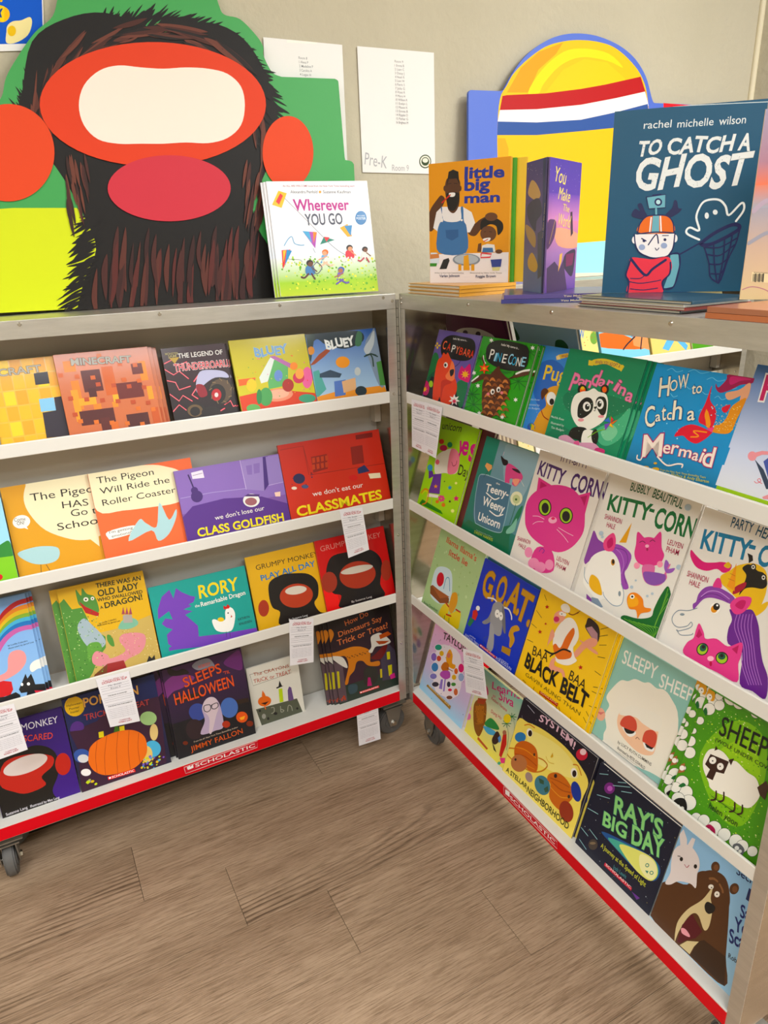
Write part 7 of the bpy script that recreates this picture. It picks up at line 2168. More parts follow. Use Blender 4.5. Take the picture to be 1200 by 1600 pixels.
('s','141c54',1,25,[1180,589,1557,806]),
('s','141c54',1,22,[1591,729,1696,472,1748,240,1886,134]),
('s','141c54',1,22,[2104,960,2077,763,1987,515,1941,287,1891,134]),
('s','141c54',1,22,[1734,775,1783,470,1858,160]),
('s','141c54',1,22,[1893,869,1913,517,1883,160]),
('s','141c54',1,22,[2006,939,1992,666,1917,185]),
('s','141c54',1,23,[1656,601,1856,582,2056,739]),
('s','141c54',1,23,[1711,446,1873,442,1996,540]),
('s','141c54',1,23,[1755,291,1892,288,1944,364]),
('s','141c54',1,22,[1617,716,1840,709,2090,849]),
('p','1c2450',1,[395,1304,446,1364,521,1323,474,1425,536,1442,599,1320,644,1243,584,1195,413,1240]),
('p','1c2450',1,[934,1255,1025,1350,1050,1466,1095,1445,1125,1345,1181,1330,1134,1266,1015,1202,965,1204]),
('p','74a8b4',0,[604,1538,903,1564,919,1360,659,1354]),
('s','141c54',0,15,[604,1538,903,1564,919,1360,659,1354,604,1538]),
('e','141c54',[799,1452,61,-3,6,-60]),
('e','b8d4d8',[799,1452,35,-2,3,-35]),
('s','74a8b4',1,30,[774,1349,792,1211]),
('s','141c54',1,19,[703,1562,828,1570]),
('p','d87428',1,[512,995,539,1121,632,1231,783,1249,962,1229,1061,1125,1094,973,812,954]),
('p','74a8b4',0,[733,1239,834,1244,861,969,734,967]),
('s','e8e8e8',1,20,[710,1215,706,988]),
('s','e8e8e8',1,20,[856,1228,890,986]),
('s','141c54',1,18,[513,982,539,1121,632,1231,783,1249,962,1229,1061,1125,1094,973]),
('p','e8e4e4',0,[463,959,1117,947,1103,720,1026,594,797,569,581,658,496,791]),
('e','e8e4e4',[468,869,37,-1,5,-57]),
('e','e8e4e4',[1125,871,35,-1,6,-61]),
('s','141c54',1,20,[463,959,496,791,581,658,797,569,1026,594,1103,720,1112,947]),
('s','141c54',1,18,[502,962,809,984,1096,958]),
('s','141c54',1,20,[704,784,817,946,864,804]),
('s','141c54',1,18,[586,890,662,847]),
('e','141c54',[628,850,23,-1,2,-23]),
('e','141c54',[964,857,23,-1,2,-23]),
('s','141c54',1,13,[917,924,1013,921]),
('s','141c54',1,13,[820,729,850,692,880,727]),
('e','9ca8c4',[604,748,52,-2,4,-47]),
('e','9ca8c4',[958,763,51,-2,5,-46]),
('p','74a8b4',0,[1075,618,1202,614,1234,433,1180,94,1015,57,1081,306]),
('s','141c54',1,23,[1075,618,1201,627,1242,433,1180,94,1015,57]),
('p','d84454',1,[443,584,641,566,799,548,1040,580,1119,436,1094,306,990,177,1019,17,905,-21,440,-6,437,188,386,322,412,480]),
('s','141c54',1,26,[443,584,414,454,380,295,437,188,432,-6]),
('s','141c54',1,26,[1088,489,1094,306,990,177,1024,44]),
('s','141c54',1,42,[445,558,606,370,719,288,814,391,1007,530]),
('s','141c54',1,16,[437,188,625,157,834,180,962,204]),
('s','141c54',1,16,[474,66,688,44,922,72]),
('s','141c54',1,16,[459,241,618,237,692,289])]),
({'id': 't4', 'O': [0.1338, -0.8665, 1.3665], 'yaw': -0.9085, 'lean': 0.0, 'w': 0.2, 'h': 0.259, 'v0': 0, 't': 0.012, 'col': 'd8b890', 'label': 'pale sunset coloured book with a bar code, beside the teal ghost book', 'group': None, 'copies': (), 'name': 'picture_book', 'cat': 'book', 'hard': True, 'spine': 'l'},[
('g','dcc49c','c8b0a0',[0,0,2000,777]),
('g','c8b0a0','a8a4b0',[0,777,2000,1295]),
('g','a8acb8','d88c78',[0,1295,2000,1606]),
('g','e08468','b08898',[0,1606,2000,1917]),
('g','b08898','a8a0b4',[0,1917,2000,2590]),
('s','b8808c',1,14,[21,146,148,187,328,144,517,26]),
('p','e4d4b0',0,[119,401,403,373,412,236,127,262]),
('s','2c2a28',0,7,[140,373,147,262]),
('s','2c2a28',0,11,[158,373,164,262]),
('s','2c2a28',0,16,[175,372,182,261]),
('s','2c2a28',0,7,[192,372,199,261]),
('s','2c2a28',0,11,[210,372,216,261]),
('s','2c2a28',0,16,[227,372,234,261]),
('s','2c2a28',0,7,[244,371,251,261]),
('s','2c2a28',0,11,[262,371,268,260]),
('s','2c2a28',0,16,[279,371,286,260]),
('t','3c3a38','EDUCATIONAL',[147,387,339,374],14,0.2,0,None,0,0),
('s','b8a8b8',1,65,[25,1256,155,1380,278,1395]),
('s','a0a0ac',1,53,[21,813,217,940,340,958])]),
({'id': 's1', 'O': [-0.1866, -0.002, 0.8104], 'yaw': 0.0, 'lean': 0.0, 'w': 0, 'h': 0, 'v0': 0, 't': 0.0005, 'col': 'eceaf0', 'label': 'white donation slip hanging in front of the red furry shape book', 'group': 'paper donation slips taped to the shelf edges', 'copies': (), 'name': 'donation_slip', 'cat': 'paper', 'outline': [0, 0, 669, -53, 817, -1338, 177, -1434]},[
('t','b02848','Teacher Wish List',[133,-126,560,-152],42,0.3,0,None,0,0),
('t','b8203c','DONATION SLIP',[114,-186,620,-213],59,1.2,0,None,0,0),
('s','9894a0',0,6,[70,-253,655,-277]),
('s','9894a0',0,6,[78,-316,661,-335]),
('s','9894a0',0,6,[86,-379,668,-392]),
('s','9894a0',0,6,[96,-464,677,-469]),
('s','9894a0',0,6,[112,-591,690,-585]),
('s','9894a0',0,6,[119,-648,696,-636]),
('s','9894a0',0,6,[126,-705,702,-688]),
('s','9894a0',0,6,[137,-790,711,-766]),
('t','70707c','Ms. Smith',[231,-287,497,-297],42,0.0,0,None,0,0),
('t','70707c','Room 9',[274,-370,473,-375],39,0.0,0,None,0,0),
('t','2c2c34','THIS BOOK IS DONATED',[198,-548,593,-546],28,0.9,0,None,0,0),
('t','2c2c34','THIS BOOK WAS PURCHASED BY',[182,-846,691,-819],29,0.9,0,None,0,0),
('t','9c98a4','In appreciation of your generous gift to the class',[167,-933,713,-897],17,0,0,None,0,0),
('t','9c98a4','In appreciation of your generous gift to the class',[173,-983,718,-942],17,0,0,None,0,0),
('t','9c98a4','In appreciation of your generous gift to the class',[180,-1034,724,-988],17,0,0,None,0,0),
('t','9c98a4','In appreciation of your generous gift to the class',[186,-1084,729,-1034],17,0,0,None,0,0),
('t','9c98a4','In appreciation of your generous gift to the class',[192,-1135,734,-1081],17,0,0,None,0,0),
('t','9c98a4','In appreciation of your generous gift to the class',[198,-1186,740,-1127],17,0,0,None,0,0),
('t','b02848','CLASSROOM',[384,-1273,609,-1244],26,0.8,0,None,0,0),
('t','b8203c','WISH LIST',[359,-1334,648,-1294],35,1.1,0,None,0,0)]),
({'id': 's2', 'O': [-0.3531, -0.002, 0.5291], 'yaw': 0.0, 'lean': 0.0, 'w': 0, 'h': 0, 'v0': 0, 't': 0.0005, 'col': 'eceaf0', 'label': 'white donation slip hanging above the small pumpkin and witch book', 'group': 'paper donation slips taped to the shelf edges', 'copies': (), 'name': 'donation_slip', 'cat': 'paper', 'outline': [0, 0, 694, -161, 592, -1522, -99, -1413]},[
('t','b02848','Teacher Wish List',[115,-145,559,-246],43,0.3,0,None,0,0),
('t','b8203c','DONATION SLIP',[83,-201,611,-319],60,1.2,0,None,0,0),
('s','9894a0',0,6,[23,-258,634,-392]),
('s','9894a0',0,6,[19,-321,629,-453]),
('s','9894a0',0,6,[15,-384,625,-513]),
('s','9894a0',0,6,[9,-467,619,-594]),
('s','9894a0',0,6,[0,-593,610,-716]),
('s','9894a0',0,6,[-4,-650,605,-771]),
('s','9894a0',0,6,[-8,-706,601,-825]),
('s','9894a0',0,6,[-14,-791,595,-907]),
('t','70707c','Ms. Smith',[186,-322,463,-382],43,0.0,0,None,0,0),
('t','70707c','Room 9',[214,-412,423,-456],40,0.0,0,None,0,0),
('t','2c2c34','THIS BOOK IS DONATED',[98,-571,514,-656],29,0.9,0,None,0,0),
('t','2c2c34','THIS BOOK WAS PURCHASED BY',[23,-855,563,-957],29,0.9,0,None,0,0),
('t','9c98a4','In appreciation of your generous gift to the class',[-11,-935,571,-1042],18,0,0,None,0,0),
('t','9c98a4','In appreciation of your generous gift to the class',[-14,-985,567,-1090],18,0,0,None,0,0),
('t','9c98a4','In appreciation of your generous gift to the class',[-18,-1034,564,-1138],18,0,0,None,0,0),
('t','9c98a4','In appreciation of your generous gift to the class',[-21,-1084,560,-1186],18,0,0,None,0,0),
('t','9c98a4','In appreciation of your generous gift to the class',[-25,-1134,556,-1235],18,0,0,None,0,0),
('t','9c98a4','In appreciation of your generous gift to the class',[-28,-1184,553,-1283],18,0,0,None,0,0),
('t','b02848','CLASSROOM',[149,-1322,391,-1362],27,0.8,0,None,0,0),
('t','b8203c','WISH LIST',[111,-1374,422,-1424],36,1.1,0,None,0,0)]),
({'id': 's3', 'O': [-0.1715, -0.002, 0.1858], 'yaw': 0.0, 'lean': 0.0, 'w': 0, 'h': 0, 'v0': 0, 't': 0.0005, 'col': 'eceaf0', 'label': 'white donation slip hanging from the red edge over the floor near the caster', 'group': 'paper donation slips taped to the shelf edges', 'copies': (), 'name': 'donation_slip', 'cat': 'paper', 'outline': [0, 0, 708, -9, 766, -1524, 19, -1484]},[
('t','b02848','Teacher Wish List',[128,-125,583,-133],44,0.3,0,None,0,0),
('t','b8203c','DONATION SLIP',[101,-191,643,-200],61,1.2,0,None,0,0),
('s','9894a0',0,6,[46,-262,675,-275]),
('s','9894a0',0,6,[47,-328,677,-342]),
('s','9894a0',0,6,[48,-394,680,-409]),
('s','9894a0',0,6,[49,-483,683,-499]),
('s','9894a0',0,6,[51,-615,688,-634]),
('s','9894a0',0,6,[52,-675,690,-695]),
('s','9894a0',0,6,[53,-734,692,-755]),
('s','9894a0',0,6,[54,-823,696,-846]),
('t','70707c','Ms. Smith',[216,-295,502,-301],44,0.0,0,None,0,0),
('t','70707c','Room 9',[254,-384,469,-389],41,0.0,0,None,0,0),
('t','2c2c34','THIS BOOK IS DONATED',[150,-574,584,-586],30,0.9,0,None,0,0),
('t','2c2c34','THIS BOOK WAS PURCHASED BY',[98,-884,668,-906],30,0.9,0,None,0,0),
('t','9c98a4','In appreciation of your generous gift to the class',[71,-973,687,-997],18,0,0,None,0,0),
('t','9c98a4','In appreciation of your generous gift to the class',[71,-1026,688,-1051],18,0,0,None,0,0),
('t','9c98a4','In appreciation of your generous gift to the class',[72,-1078,690,-1104],18,0,0,None,0,0),
('t','9c98a4','In appreciation of your generous gift to the class',[73,-1131,692,-1158],18,0,0,None,0,0),
('t','9c98a4','In appreciation of your generous gift to the class',[74,-1184,694,-1212],18,0,0,None,0,0),
('t','9c98a4','In appreciation of your generous gift to the class',[75,-1236,696,-1265],18,0,0,None,0,0),
('t','b02848','CLASSROOM',[275,-1360,535,-1373],27,0.8,0,None,0,0),
('t','b8203c','WISH LIST',[239,-1419,575,-1436],36,1.1,0,None,0,0)]),
({'id': 's4', 'O': [-0.8489, -0.002, 0.5124], 'yaw': 0.0, 'lean': 0.0, 'w': 0, 'h': 0, 'v0': 0, 't': 0.0005, 'col': 'eceaf0', 'label': 'white donation slip hanging over the pumpkin sticker book', 'group': 'paper donation slips taped to the shelf edges', 'copies': (), 'name': 'donation_slip', 'cat': 'paper', 'outline': [0, 0, 766, -27, 803, -1516, 99, -1430]},[
('t','b02848','Teacher Wish List',[143,-124,630,-144],42,0.3,0,None,0,0),
('t','b8203c','DONATION SLIP',[117,-186,694,-212],59,1.2,0,None,0,0),
('s','9894a0',0,6,[62,-253,727,-286]),
('s','9894a0',0,6,[66,-316,728,-351]),
('s','9894a0',0,6,[70,-380,730,-417]),
('s','9894a0',0,6,[76,-465,733,-505]),
('s','9894a0',0,6,[84,-593,736,-638]),
('s','9894a0',0,6,[88,-650,738,-697]),
('s','9894a0',0,6,[92,-707,739,-756]),
('s','9894a0',0,6,[98,-793,742,-846]),
('t','70707c','Ms. Smith',[242,-290,544,-306],42,0.0,0,None,0,0),
('t','70707c','Room 9',[284,-378,510,-390],40,0.0,0,None,0,0),
('t','2c2c34','THIS BOOK IS DONATED',[184,-557,629,-587],29,0.9,0,None,0,0),
('t','2c2c34','THIS BOOK WAS PURCHASED BY',[144,-855,714,-903],29,0.9,0,None,0,0),
('t','9c98a4','In appreciation of your generous gift to the class',[121,-939,731,-994],17,0,0,None,0,0),
('t','9c98a4','In appreciation of your generous gift to the class',[125,-990,733,-1046],17,0,0,None,0,0),
('t','9c98a4','In appreciation of your generous gift to the class',[128,-1041,734,-1099],17,0,0,None,0,0),
('t','9c98a4','In appreciation of your generous gift to the class',[131,-1092,735,-1152],18,0,0,None,0,0),
('t','9c98a4','In appreciation of your generous gift to the class',[135,-1143,737,-1205],18,0,0,None,0,0),
('t','9c98a4','In appreciation of your generous gift to the class',[138,-1194,738,-1258],18,0,0,None,0,0),
('t','b02848','CLASSROOM',[335,-1326,584,-1354],27,0.8,0,None,0,0),
('t','b8203c','WISH LIST',[303,-1381,622,-1418],35,1.1,0,None,0,0)]),
({'id': 's5', 'O': [-1.0863, -0.002, 0.5102], 'yaw': 0.0, 'lean': 0.0, 'w': 0, 'h': 0, 'v0': 0, 't': 0.0005, 'col': 'eceaf0', 'label': 'white donation slip over the purple book, cut off by the picture edge', 'group': 'paper donation slips taped to the shelf edges', 'copies': (), 'name': 'donation_slip', 'cat': 'paper', 'outline': [0, 0, 592, -13, 628, -1318, -84, -1359]},[
('t','b02848','Teacher Wish List',[100,-114,485,-120],40,0.3,0,None,0,0),
('t','b8203c','DONATION SLIP',[73,-173,535,-178],56,1.2,0,None,0,0),
('s','9894a0',0,5,[21,-239,561,-242]),
('s','9894a0',0,5,[18,-299,562,-300]),
('s','9894a0',0,5,[15,-360,563,-358]),
('s','9894a0',0,5,[10,-440,565,-436]),
('s','9894a0',0,5,[3,-561,568,-553]),
('s','9894a0',0,5,[0,-615,569,-605]),
('s','9894a0',0,5,[-3,-669,570,-657]),
('s','9894a0',0,5,[-8,-751,572,-736]),
('t','70707c','Ms. Smith',[166,-267,412,-268],40,0.0,0,None,0,0),
('t','70707c','Room 9',[194,-346,381,-346],38,0.0,0,None,0,0),
('t','2c2c34','THIS BOOK IS DONATED',[94,-520,476,-515],27,0.9,0,None,0,0),
('t','2c2c34','THIS BOOK WAS PURCHASED BY',[29,-804,546,-789],28,0.9,0,None,0,0),
('t','9c98a4','In appreciation of your generous gift to the class',[-2,-887,561,-868],17,0,0,None,0,0),
('t','9c98a4','In appreciation of your generous gift to the class',[-5,-935,562,-914],17,0,0,None,0,0),
('t','9c98a4','In appreciation of your generous gift to the class',[-7,-983,563,-960],17,0,0,None,0,0),
('t','9c98a4','In appreciation of your generous gift to the class',[-10,-1031,564,-1007],17,0,0,None,0,0),
('t','9c98a4','In appreciation of your generous gift to the class',[-13,-1079,564,-1054],17,0,0,None,0,0),
('t','9c98a4','In appreciation of your generous gift to the class',[-15,-1127,565,-1100],17,0,0,None,0,0),
('t','b02848','CLASSROOM',[166,-1221,412,-1209],25,0.8,0,None,0,0),
('t','b8203c','WISH LIST',[129,-1278,447,-1261],34,1.1,0,None,0,0)]),
({'id': 's6', 'O': [0.0082, -0.058, 1.0925], 'yaw': -1.5708, 'lean': 0.0, 'w': 0, 'h': 0, 'v0': 0, 't': 0.0005, 'col': 'eceaf0', 'label': 'white donation slip nearest the hinge of the backless bookcase, partly under its neighbour', 'group': 'paper donation slips taped to the shelf edges', 'copies': (), 'name': 'donation_slip', 'cat': 'paper', 'outline': [0, 0, 792, 30, 634, -1286, -32, -1269]},[
('t','b02848','Teacher Wish List',[142,-100,642,-83],36,0.3,0,None,0,0),
('t','b8203c','DONATION SLIP',[108,-158,697,-139],51,1.2,0,None,0,0),
('s','9894a0',0,5,[42,-222,720,-202]),
('s','9894a0',0,5,[40,-279,713,-260]),
('s','9894a0',0,5,[39,-335,706,-318]),
('s','9894a0',0,5,[36,-411,697,-396]),
('s','9894a0',0,5,[32,-524,684,-513]),
('s','9894a0',0,5,[31,-575,678,-565]),
('s','9894a0',0,5,[29,-626,672,-617]),
('s','9894a0',0,5,[27,-702,663,-696]),
('t','70707c','Ms. Smith',[230,-242,537,-233],37,0.0,0,None,0,0),
('t','70707c','Room 9',[264,-317,492,-311],34,0.0,0,None,0,0),
('t','2c2c34','THIS BOOK IS DONATED',[141,-484,587,-476],25,0.9,0,None,0,0),
('t','2c2c34','THIS BOOK WAS PURCHASED BY',[69,-753,629,-749],25,0.9,0,None,0,0),
('t','9c98a4','In appreciation of your generous gift to the class',[37,-830,634,-829],15,0,0,None,0,0),
('t','9c98a4','In appreciation of your generous gift to the class',[36,-875,628,-875],15,0,0,None,0,0),
('t','9c98a4','In appreciation of your generous gift to the class',[34,-920,623,-922],15,0,0,None,0,0),
('t','9c98a4','In appreciation of your generous gift to the class',[33,-965,618,-968],15,0,0,None,0,0),
('t','9c98a4','In appreciation of your generous gift to the class',[31,-1011,612,-1015],15,0,0,None,0,0),
('t','9c98a4','In appreciation of your generous gift to the class',[30,-1056,607,-1062],15,0,0,None,0,0),
('t','b02848','CLASSROOM',[213,-1156,449,-1160],23,0.8,0,None,0,0),
('t','b8203c','WISH LIST',[175,-1208,478,-1215],31,1.1,0,None,0,0)]),
({'id': 's7', 'O': [0.0062, -0.1271, 1.0972], 'yaw': -1.5708, 'lean': 0.0, 'w': 0, 'h': 0, 'v0': 0, 't': 0.0005, 'col': 'eceaf0', 'label': 'white donation slip overlapping the slip nearest the hinge of the backless bookcase', 'group': 'paper donation slips taped to the shelf edges', 'copies': (), 'name': 'donation_slip', 'cat': 'paper', 'outline': [0, 0, 811, -1, 501, -1336, -74, -1300]},[
('t','b02848','Teacher Wish List',[141,-108,648,-109],37,0.3,0,None,0,0),
('t','b8203c','DONATION SLIP',[104,-165,697,-168],52,1.2,0,None,0,0),
('s','9894a0',0,5,[35,-229,713,-232]),
('s','9894a0',0,5,[31,-286,700,-291]),
('s','9894a0',0,5,[27,-344,687,-350]),
('s','9894a0',0,5,[22,-421,669,-428]),
('s','9894a0',0,5,[14,-537,643,-547]),
('s','9894a0',0,5,[10,-589,631,-600]),
('s','9894a0',0,5,[7,-641,619,-653]),
('s','9894a0',0,5,[1,-719,601,-733]),
('t','70707c','Ms. Smith',[221,-255,527,-257],37,0.0,0,None,0,0),
('t','70707c','Room 9',[251,-333,476,-335],35,0.0,0,None,0,0),
('t','2c2c34','THIS BOOK IS DONATED',[120,-500,553,-506],25,0.9,0,None,0,0),
('t','2c2c34','THIS BOOK WAS PURCHASED BY',[39,-773,563,-786],25,0.9,0,None,0,0),
('t','9c98a4','In appreciation of your generous gift to the class',[6,-851,558,-867],15,0,0,None,0,0),
('t','9c98a4','In appreciation of your generous gift to the class',[3,-897,548,-915],15,0,0,None,0,0),
('t','9c98a4','In appreciation of your generous gift to the class',[-1,-943,538,-962],15,0,0,None,0,0),
('t','9c98a4','In appreciation of your generous gift to the class',[-4,-989,527,-1010],15,0,0,None,0,0),
('t','9c98a4','In appreciation of your generous gift to the class',[-7,-1036,517,-1058],15,0,0,None,0,0),
('t','9c98a4','In appreciation of your generous gift to the class',[-11,-1082,506,-1105],15,0,0,None,0,0),
('t','b02848','CLASSROOM',[146,-1191,354,-1202],23,0.8,0,None,0,0),
('t','b8203c','WISH LIST',[110,-1243,373,-1258],31,1.1,0,None,0,0)]),
({'id': 's8', 'O': [0.0082, -0.2982, 0.4821], 'yaw': -1.5708, 'lean': 0.0, 'w': 0, 'h': 0, 'v0': 0, 't': 0.0005, 'col': 'eceaf0', 'label': 'white donation slip hanging between the pastel activity book and the beach book', 'group': 'paper donation slips taped to the shelf edges', 'copies': (), 'name': 'donation_slip', 'cat': 'paper', 'outline': [0, 0, 847, 291, 1107, -875, 159, -1249]},[
('t','b02848','Teacher Wish List',[173,-49,721,141],39,0.3,0,None,0,0),
('t','b8203c','DONATION SLIP',[146,-116,798,112],54,1.2,0,None,0,0),
('s','9894a0',0,5,[82,-203,844,65]),
('s','9894a0',0,5,[90,-258,855,13]),
('s','9894a0',0,5,[97,-314,867,-39]),
('s','9894a0',0,5,[107,-388,882,-109]),
('s','9894a0',0,5,[122,-499,905,-214]),
('s','9894a0',0,5,[129,-549,915,-261]),
('s','9894a0',0,5,[135,-598,925,-308]),
('s','9894a0',0,5,[145,-673,940,-378]),
('t','70707c','Ms. Smith',[300,-152,647,-29],39,0.0,0,None,0,0),
('t','70707c','Room 9',[356,-209,618,-115],36,0.0,0,None,0,0),
('t','2c2c34','THIS BOOK IS DONATED',[245,-415,777,-223],26,0.9,0,None,0,0),
('t','2c2c34','THIS BOOK WAS PURCHASED BY',[208,-702,916,-438],26,0.9,0,None,0,0),
('t','9c98a4','In appreciation of your generous gift to the class',[181,-791,948,-502],16,0,0,None,0,0),
('t','9c98a4','In appreciation of your generous gift to the class',[187,-834,957,-543],16,0,0,None,0,0),
('t','9c98a4','In appreciation of your generous gift to the class',[193,-878,966,-585],16,0,0,None,0,0),
('t','9c98a4','In appreciation of your generous gift to the class',[198,-922,975,-626],16,0,0,None,0,0),
('t','9c98a4','In appreciation of your generous gift to the class',[204,-966,984,-667],16,0,0,None,0,0),
('t','9c98a4','In appreciation of your generous gift to the class',[210,-1010,993,-708],16,0,0,None,0,0),
('t','b02848','CLASSROOM',[484,-1003,812,-875],24,0.8,0,None,0,0),
('t','b8203c','WISH LIST',[444,-1071,867,-905],32,1.1,0,None,0,0)]),
({'id': 't5', 'O': [0.05, -0.5077, 1.3665], 'yaw': 0.4878, 'lean': 0.0, 'w': 0.1632, 'h': 0.2357, 'v0': 0, 't': 0.003, 'col': '5c4480', 'label': 'purple sunset book standing half open with its spine outward, thin yellow script title', 'group': None, 'copies': (), 'name': 'picture_book', 'cat': 'book', 'hard': True, 'spine': 'l'},[
('g','6c4c9c','a880b8',[0,0,1632,707]),
('g','a880b8','d88cb0',[0,707,1632,1296]),
('g','d090c0','6c4aa8',[0,1296,1632,1768]),
('g','5c40a0','4c3898',[0,1768,1632,2357]),
('p','e0a890',1,[436,1167,1601,1064,1598,795,571,850]),
('p','5c3c6c',1,[4,1259,238,1320,423,1260,368,1011,128,827,-3,830]),
('p','3c3450',1,[972,677,1450,765,1550,661,1436,254,1122,338,906,482]),
('p','7c3060',0,[1021,676,1482,696,1401,462,1057,442]),
('p','44344c',0,[1137,1455,1251,1469,1349,1066,1231,1001]),
('p','503c64',0,[44,453,429,565,725,423,891,581,1177,-6,100,-6]),
('p','e8b86c',0,[687,686,824,714,801,552,641,361]),
('s','e0c070',1,12,[120,890,263,1136,406,1383]),
('t','ecd880','You',[193,1979,778,1929],251,0.0,0.25,None,0,0),
('t','ecd880','Make',[454,1674,1060,1628],216,0.0,0.25,None,0,0),
('t','ecd880','The',[709,1480,1061,1447],125,0.0,0.25,None,0,0),
('t','ecd880','World',[474,1213,1136,1165],222,0.0,0.25,None,0,0),
('d',['f0e0f0'],24,15,[-61,2312,1459,2411,1584,1721,20,1678],4)]),
({'id': 't5b', 'O': [0.0791, -0.4044, 1.3665], 'yaw': -1.8509, 'lean': 0.0, 'w': 0.0962, 'h': 0.2371, 'v0': 0, 't': 0.003, 'col': '54507c', 'label': '', 'group': None, 'copies': (), 'name': 'back_cover', 'cat': 'book', 'hard': True, 'spine': 'l', 'parent': 't5'},[
('g','6a7a9c','6c6884',[0,0,962,711]),
('g','6c6080','5c4c74',[0,711,962,1423]),
('g','5c4c78','44387c',[0,1423,962,2371]),
('p','c8a468',1,[103,1832,256,2038,516,1956,717,1760,545,1680,287,1727]),
('p','b09058',1,[69,1260,523,1088,549,832,279,931,85,1097]),
('p','3c3848',1,[125,1610,625,1705,815,1451,584,1306,520,1120,146,1386]),
('p','c8a050',1,[222,603,430,736,710,512,596,379,283,438]),
('p','4c4854',0,[650,1085,849,1143,939,324,737,253]),
('d',['e8e0f0'],14,15,[52,2364,802,2287,842,1930,88,1990],4),
('p','242a5c',0,[774,2401,883,2403,1073,-2,924,0]),
('t','d8c080','You Make the World',[899,987,943,1596],27,0.2,0,None,0,0)]),
({'id': 'e91', 'O': [0.2152, 0.0358, 1.107], 'yaw': -1.5708, 'lean': -0.2793, 'w': 0.2746, 'h': 0.1922, 'v0': -0.028, 't': 0.01, 'col': '4c1436', 'label': 'maroon book on the far side of the backless bookcase above the orange animal book', 'group': None, 'copies': (), 'name': 'picture_book', 'cat': 'book', 'hard': True, 'spine': 'l'},[
('g','5a1840','5a1840',[0,-280,2746,1922]),
('p','cfc8bc',1,[428,1418,1029,1574,1730,1566,2061,1366,25,984]),
('e','3c2030',[882,1424,122,11,-29,-72]),
('e','3c2030',[1464,1443,115,11,-26,-70]),
('s','3a0e2a',0,46,[2595,1955,2748,1354])]),
({'id': 'e92', 'O': [0.2152, -0.2651, 1.107], 'yaw': -1.5708, 'lean': -0.2793, 'w': 0.21, 'h': 0.1928, 'v0': -0.028, 't': 0.01, 'col': '8098a8', 'label': 'slate blue book with dark green leaf shapes on the far side of the backless bookcase', 'group': None, 'copies': (), 'name': 'picture_book', 'cat': 'book', 'hard': True, 'spine': 'l'},[
('g','8098a8','98b0c0',[0,-280,2100,1928]),
('p','20502c',1,[-84,1840,64,1699,138,1473,-160,1444]),
('p','20502c',1,[1402,1554,1657,1594,1777,1421,1375,1273])]),
({'id': 'c03', 'O': [0.6615, 0.025, 1.107], 'yaw': 0.0, 'lean': 0.3142, 'w': 0.0675, 'h': 0.2, 'v0': -0.028, 't': 0.012, 'col': 'f0dc80', 'label': 'pale yellow book with a blue letter, seen through the backless bookcase', 'group': None, 'copies': (), 'name': 'picture_book', 'cat': 'book', 'hard': True, 'spine': 'l'},[
('t','2c78c8','W',[-20,763,177,726],269,1,0,None,0,0),
('e','7ca850',[561,712,154,-14,-39,-193]),
('d',['c85030','e8a030'],16,39,[183,1135,742,1090,617,470,59,522],1)]),
({'id': 'c04', 'O': [0.7401, 0.025, 1.107], 'yaw': 0.0, 'lean': 0.3142, 'w': 0.202, 'h': 0.2, 'v0': -0.028, 't': 0.012, 'col': '7ccce4', 'label': 'blue and orange book with a dancer, seen through the backless bookcase', 'group': None, 'copies': (), 'name': 'picture_book', 'cat': 'book', 'hard': True, 'spine': 'l'},[
('p','e87840',1,[-51,795,639,795,1403,526,1754,188,-100,424]),
('p','f0a070',0,[1389,1135,2092,876,2160,87,1363,327]),
('p','4860b0',0,[1476,885,1889,851,1919,582,1311,616]),
('s','1c1c30',1,50,[1474,601,1100,392,907,248]),
('s','1c1c30',1,51,[1776,575,1644,198]),
('e','e02c90',[233,1028,209,-17,-32,-156]),
('t','ffffff','UNSTOPPABLE',[436,852,1464,825],99,0.6,0,None,0,0)]),
({'id': 'c05', 'O': [0.954, 0.025, 1.107], 'yaw': 0.0, 'lean': 0.3142, 'w': 0.1748, 'h': 0.2, 'v0': -0.028, 't': 0.012, 'col': 'f8d070', 'label': 'yellow and sky blue book with an orange edge, seen through the backless bookcase', 'group': None, 'copies': (), 'name': 'picture_book', 'cat': 'book', 'hard': True, 'spine': 'l'},[
('p','70b8e0',0,[457,107,828,490,1148,610,1646,100,1522,-59,1098,362,732,18]),
('p','e89838',0,[1015,684,1752,622,1659,311,1261,431]),
('e','b8d848',[1320,426,177,-16,-25,-124])]),
({'id': 'c06', 'O': [1.1391, 0.025, 1.107], 'yaw': 0.0, 'lean': 0.3142, 'w': 0.1805, 'h': 0.2, 'v0': -0.028, 't': 0.012, 'col': 'eee6b0', 'label': 'cream and green garden book, last in its row of the bookcase behind', 'group': None, 'copies': (), 'name': 'picture_book', 'cat': 'book', 'hard': True, 'spine': 'l'},[
('p','60a038',0,[30,505,489,336,1150,-136,-38,-129])]),
({'id': 'c07', 'O': [1.1164, 0.025, 0.811], 'yaw': 0.0, 'lean': 0.3142, 'w': 0.2704, 'h': 0.2, 'v0': -0.028, 't': 0.012, 'col': 'c4bca8', 'label': 'grey cream book with worn brown capital lettering, lower row of the bookcase behind', 'group': None, 'copies': (), 'name': 'picture_book', 'cat': 'book', 'hard': True, 'spine': 'l'},[
('p','aca490',0,[191,2656,314,2644,264,2093,142,2107]),
('p','aca490',0,[622,2612,746,2600,696,2045,572,2059]),
('p','aca490',0,[1059,2568,1185,2555,1135,1996,1009,2010]),
('p','aca490',0,[1502,2523,1630,2510,1581,1946,1453,1961]),
('p','aca490',0,[1953,2477,2083,2464,2034,1896,1904,1910]),
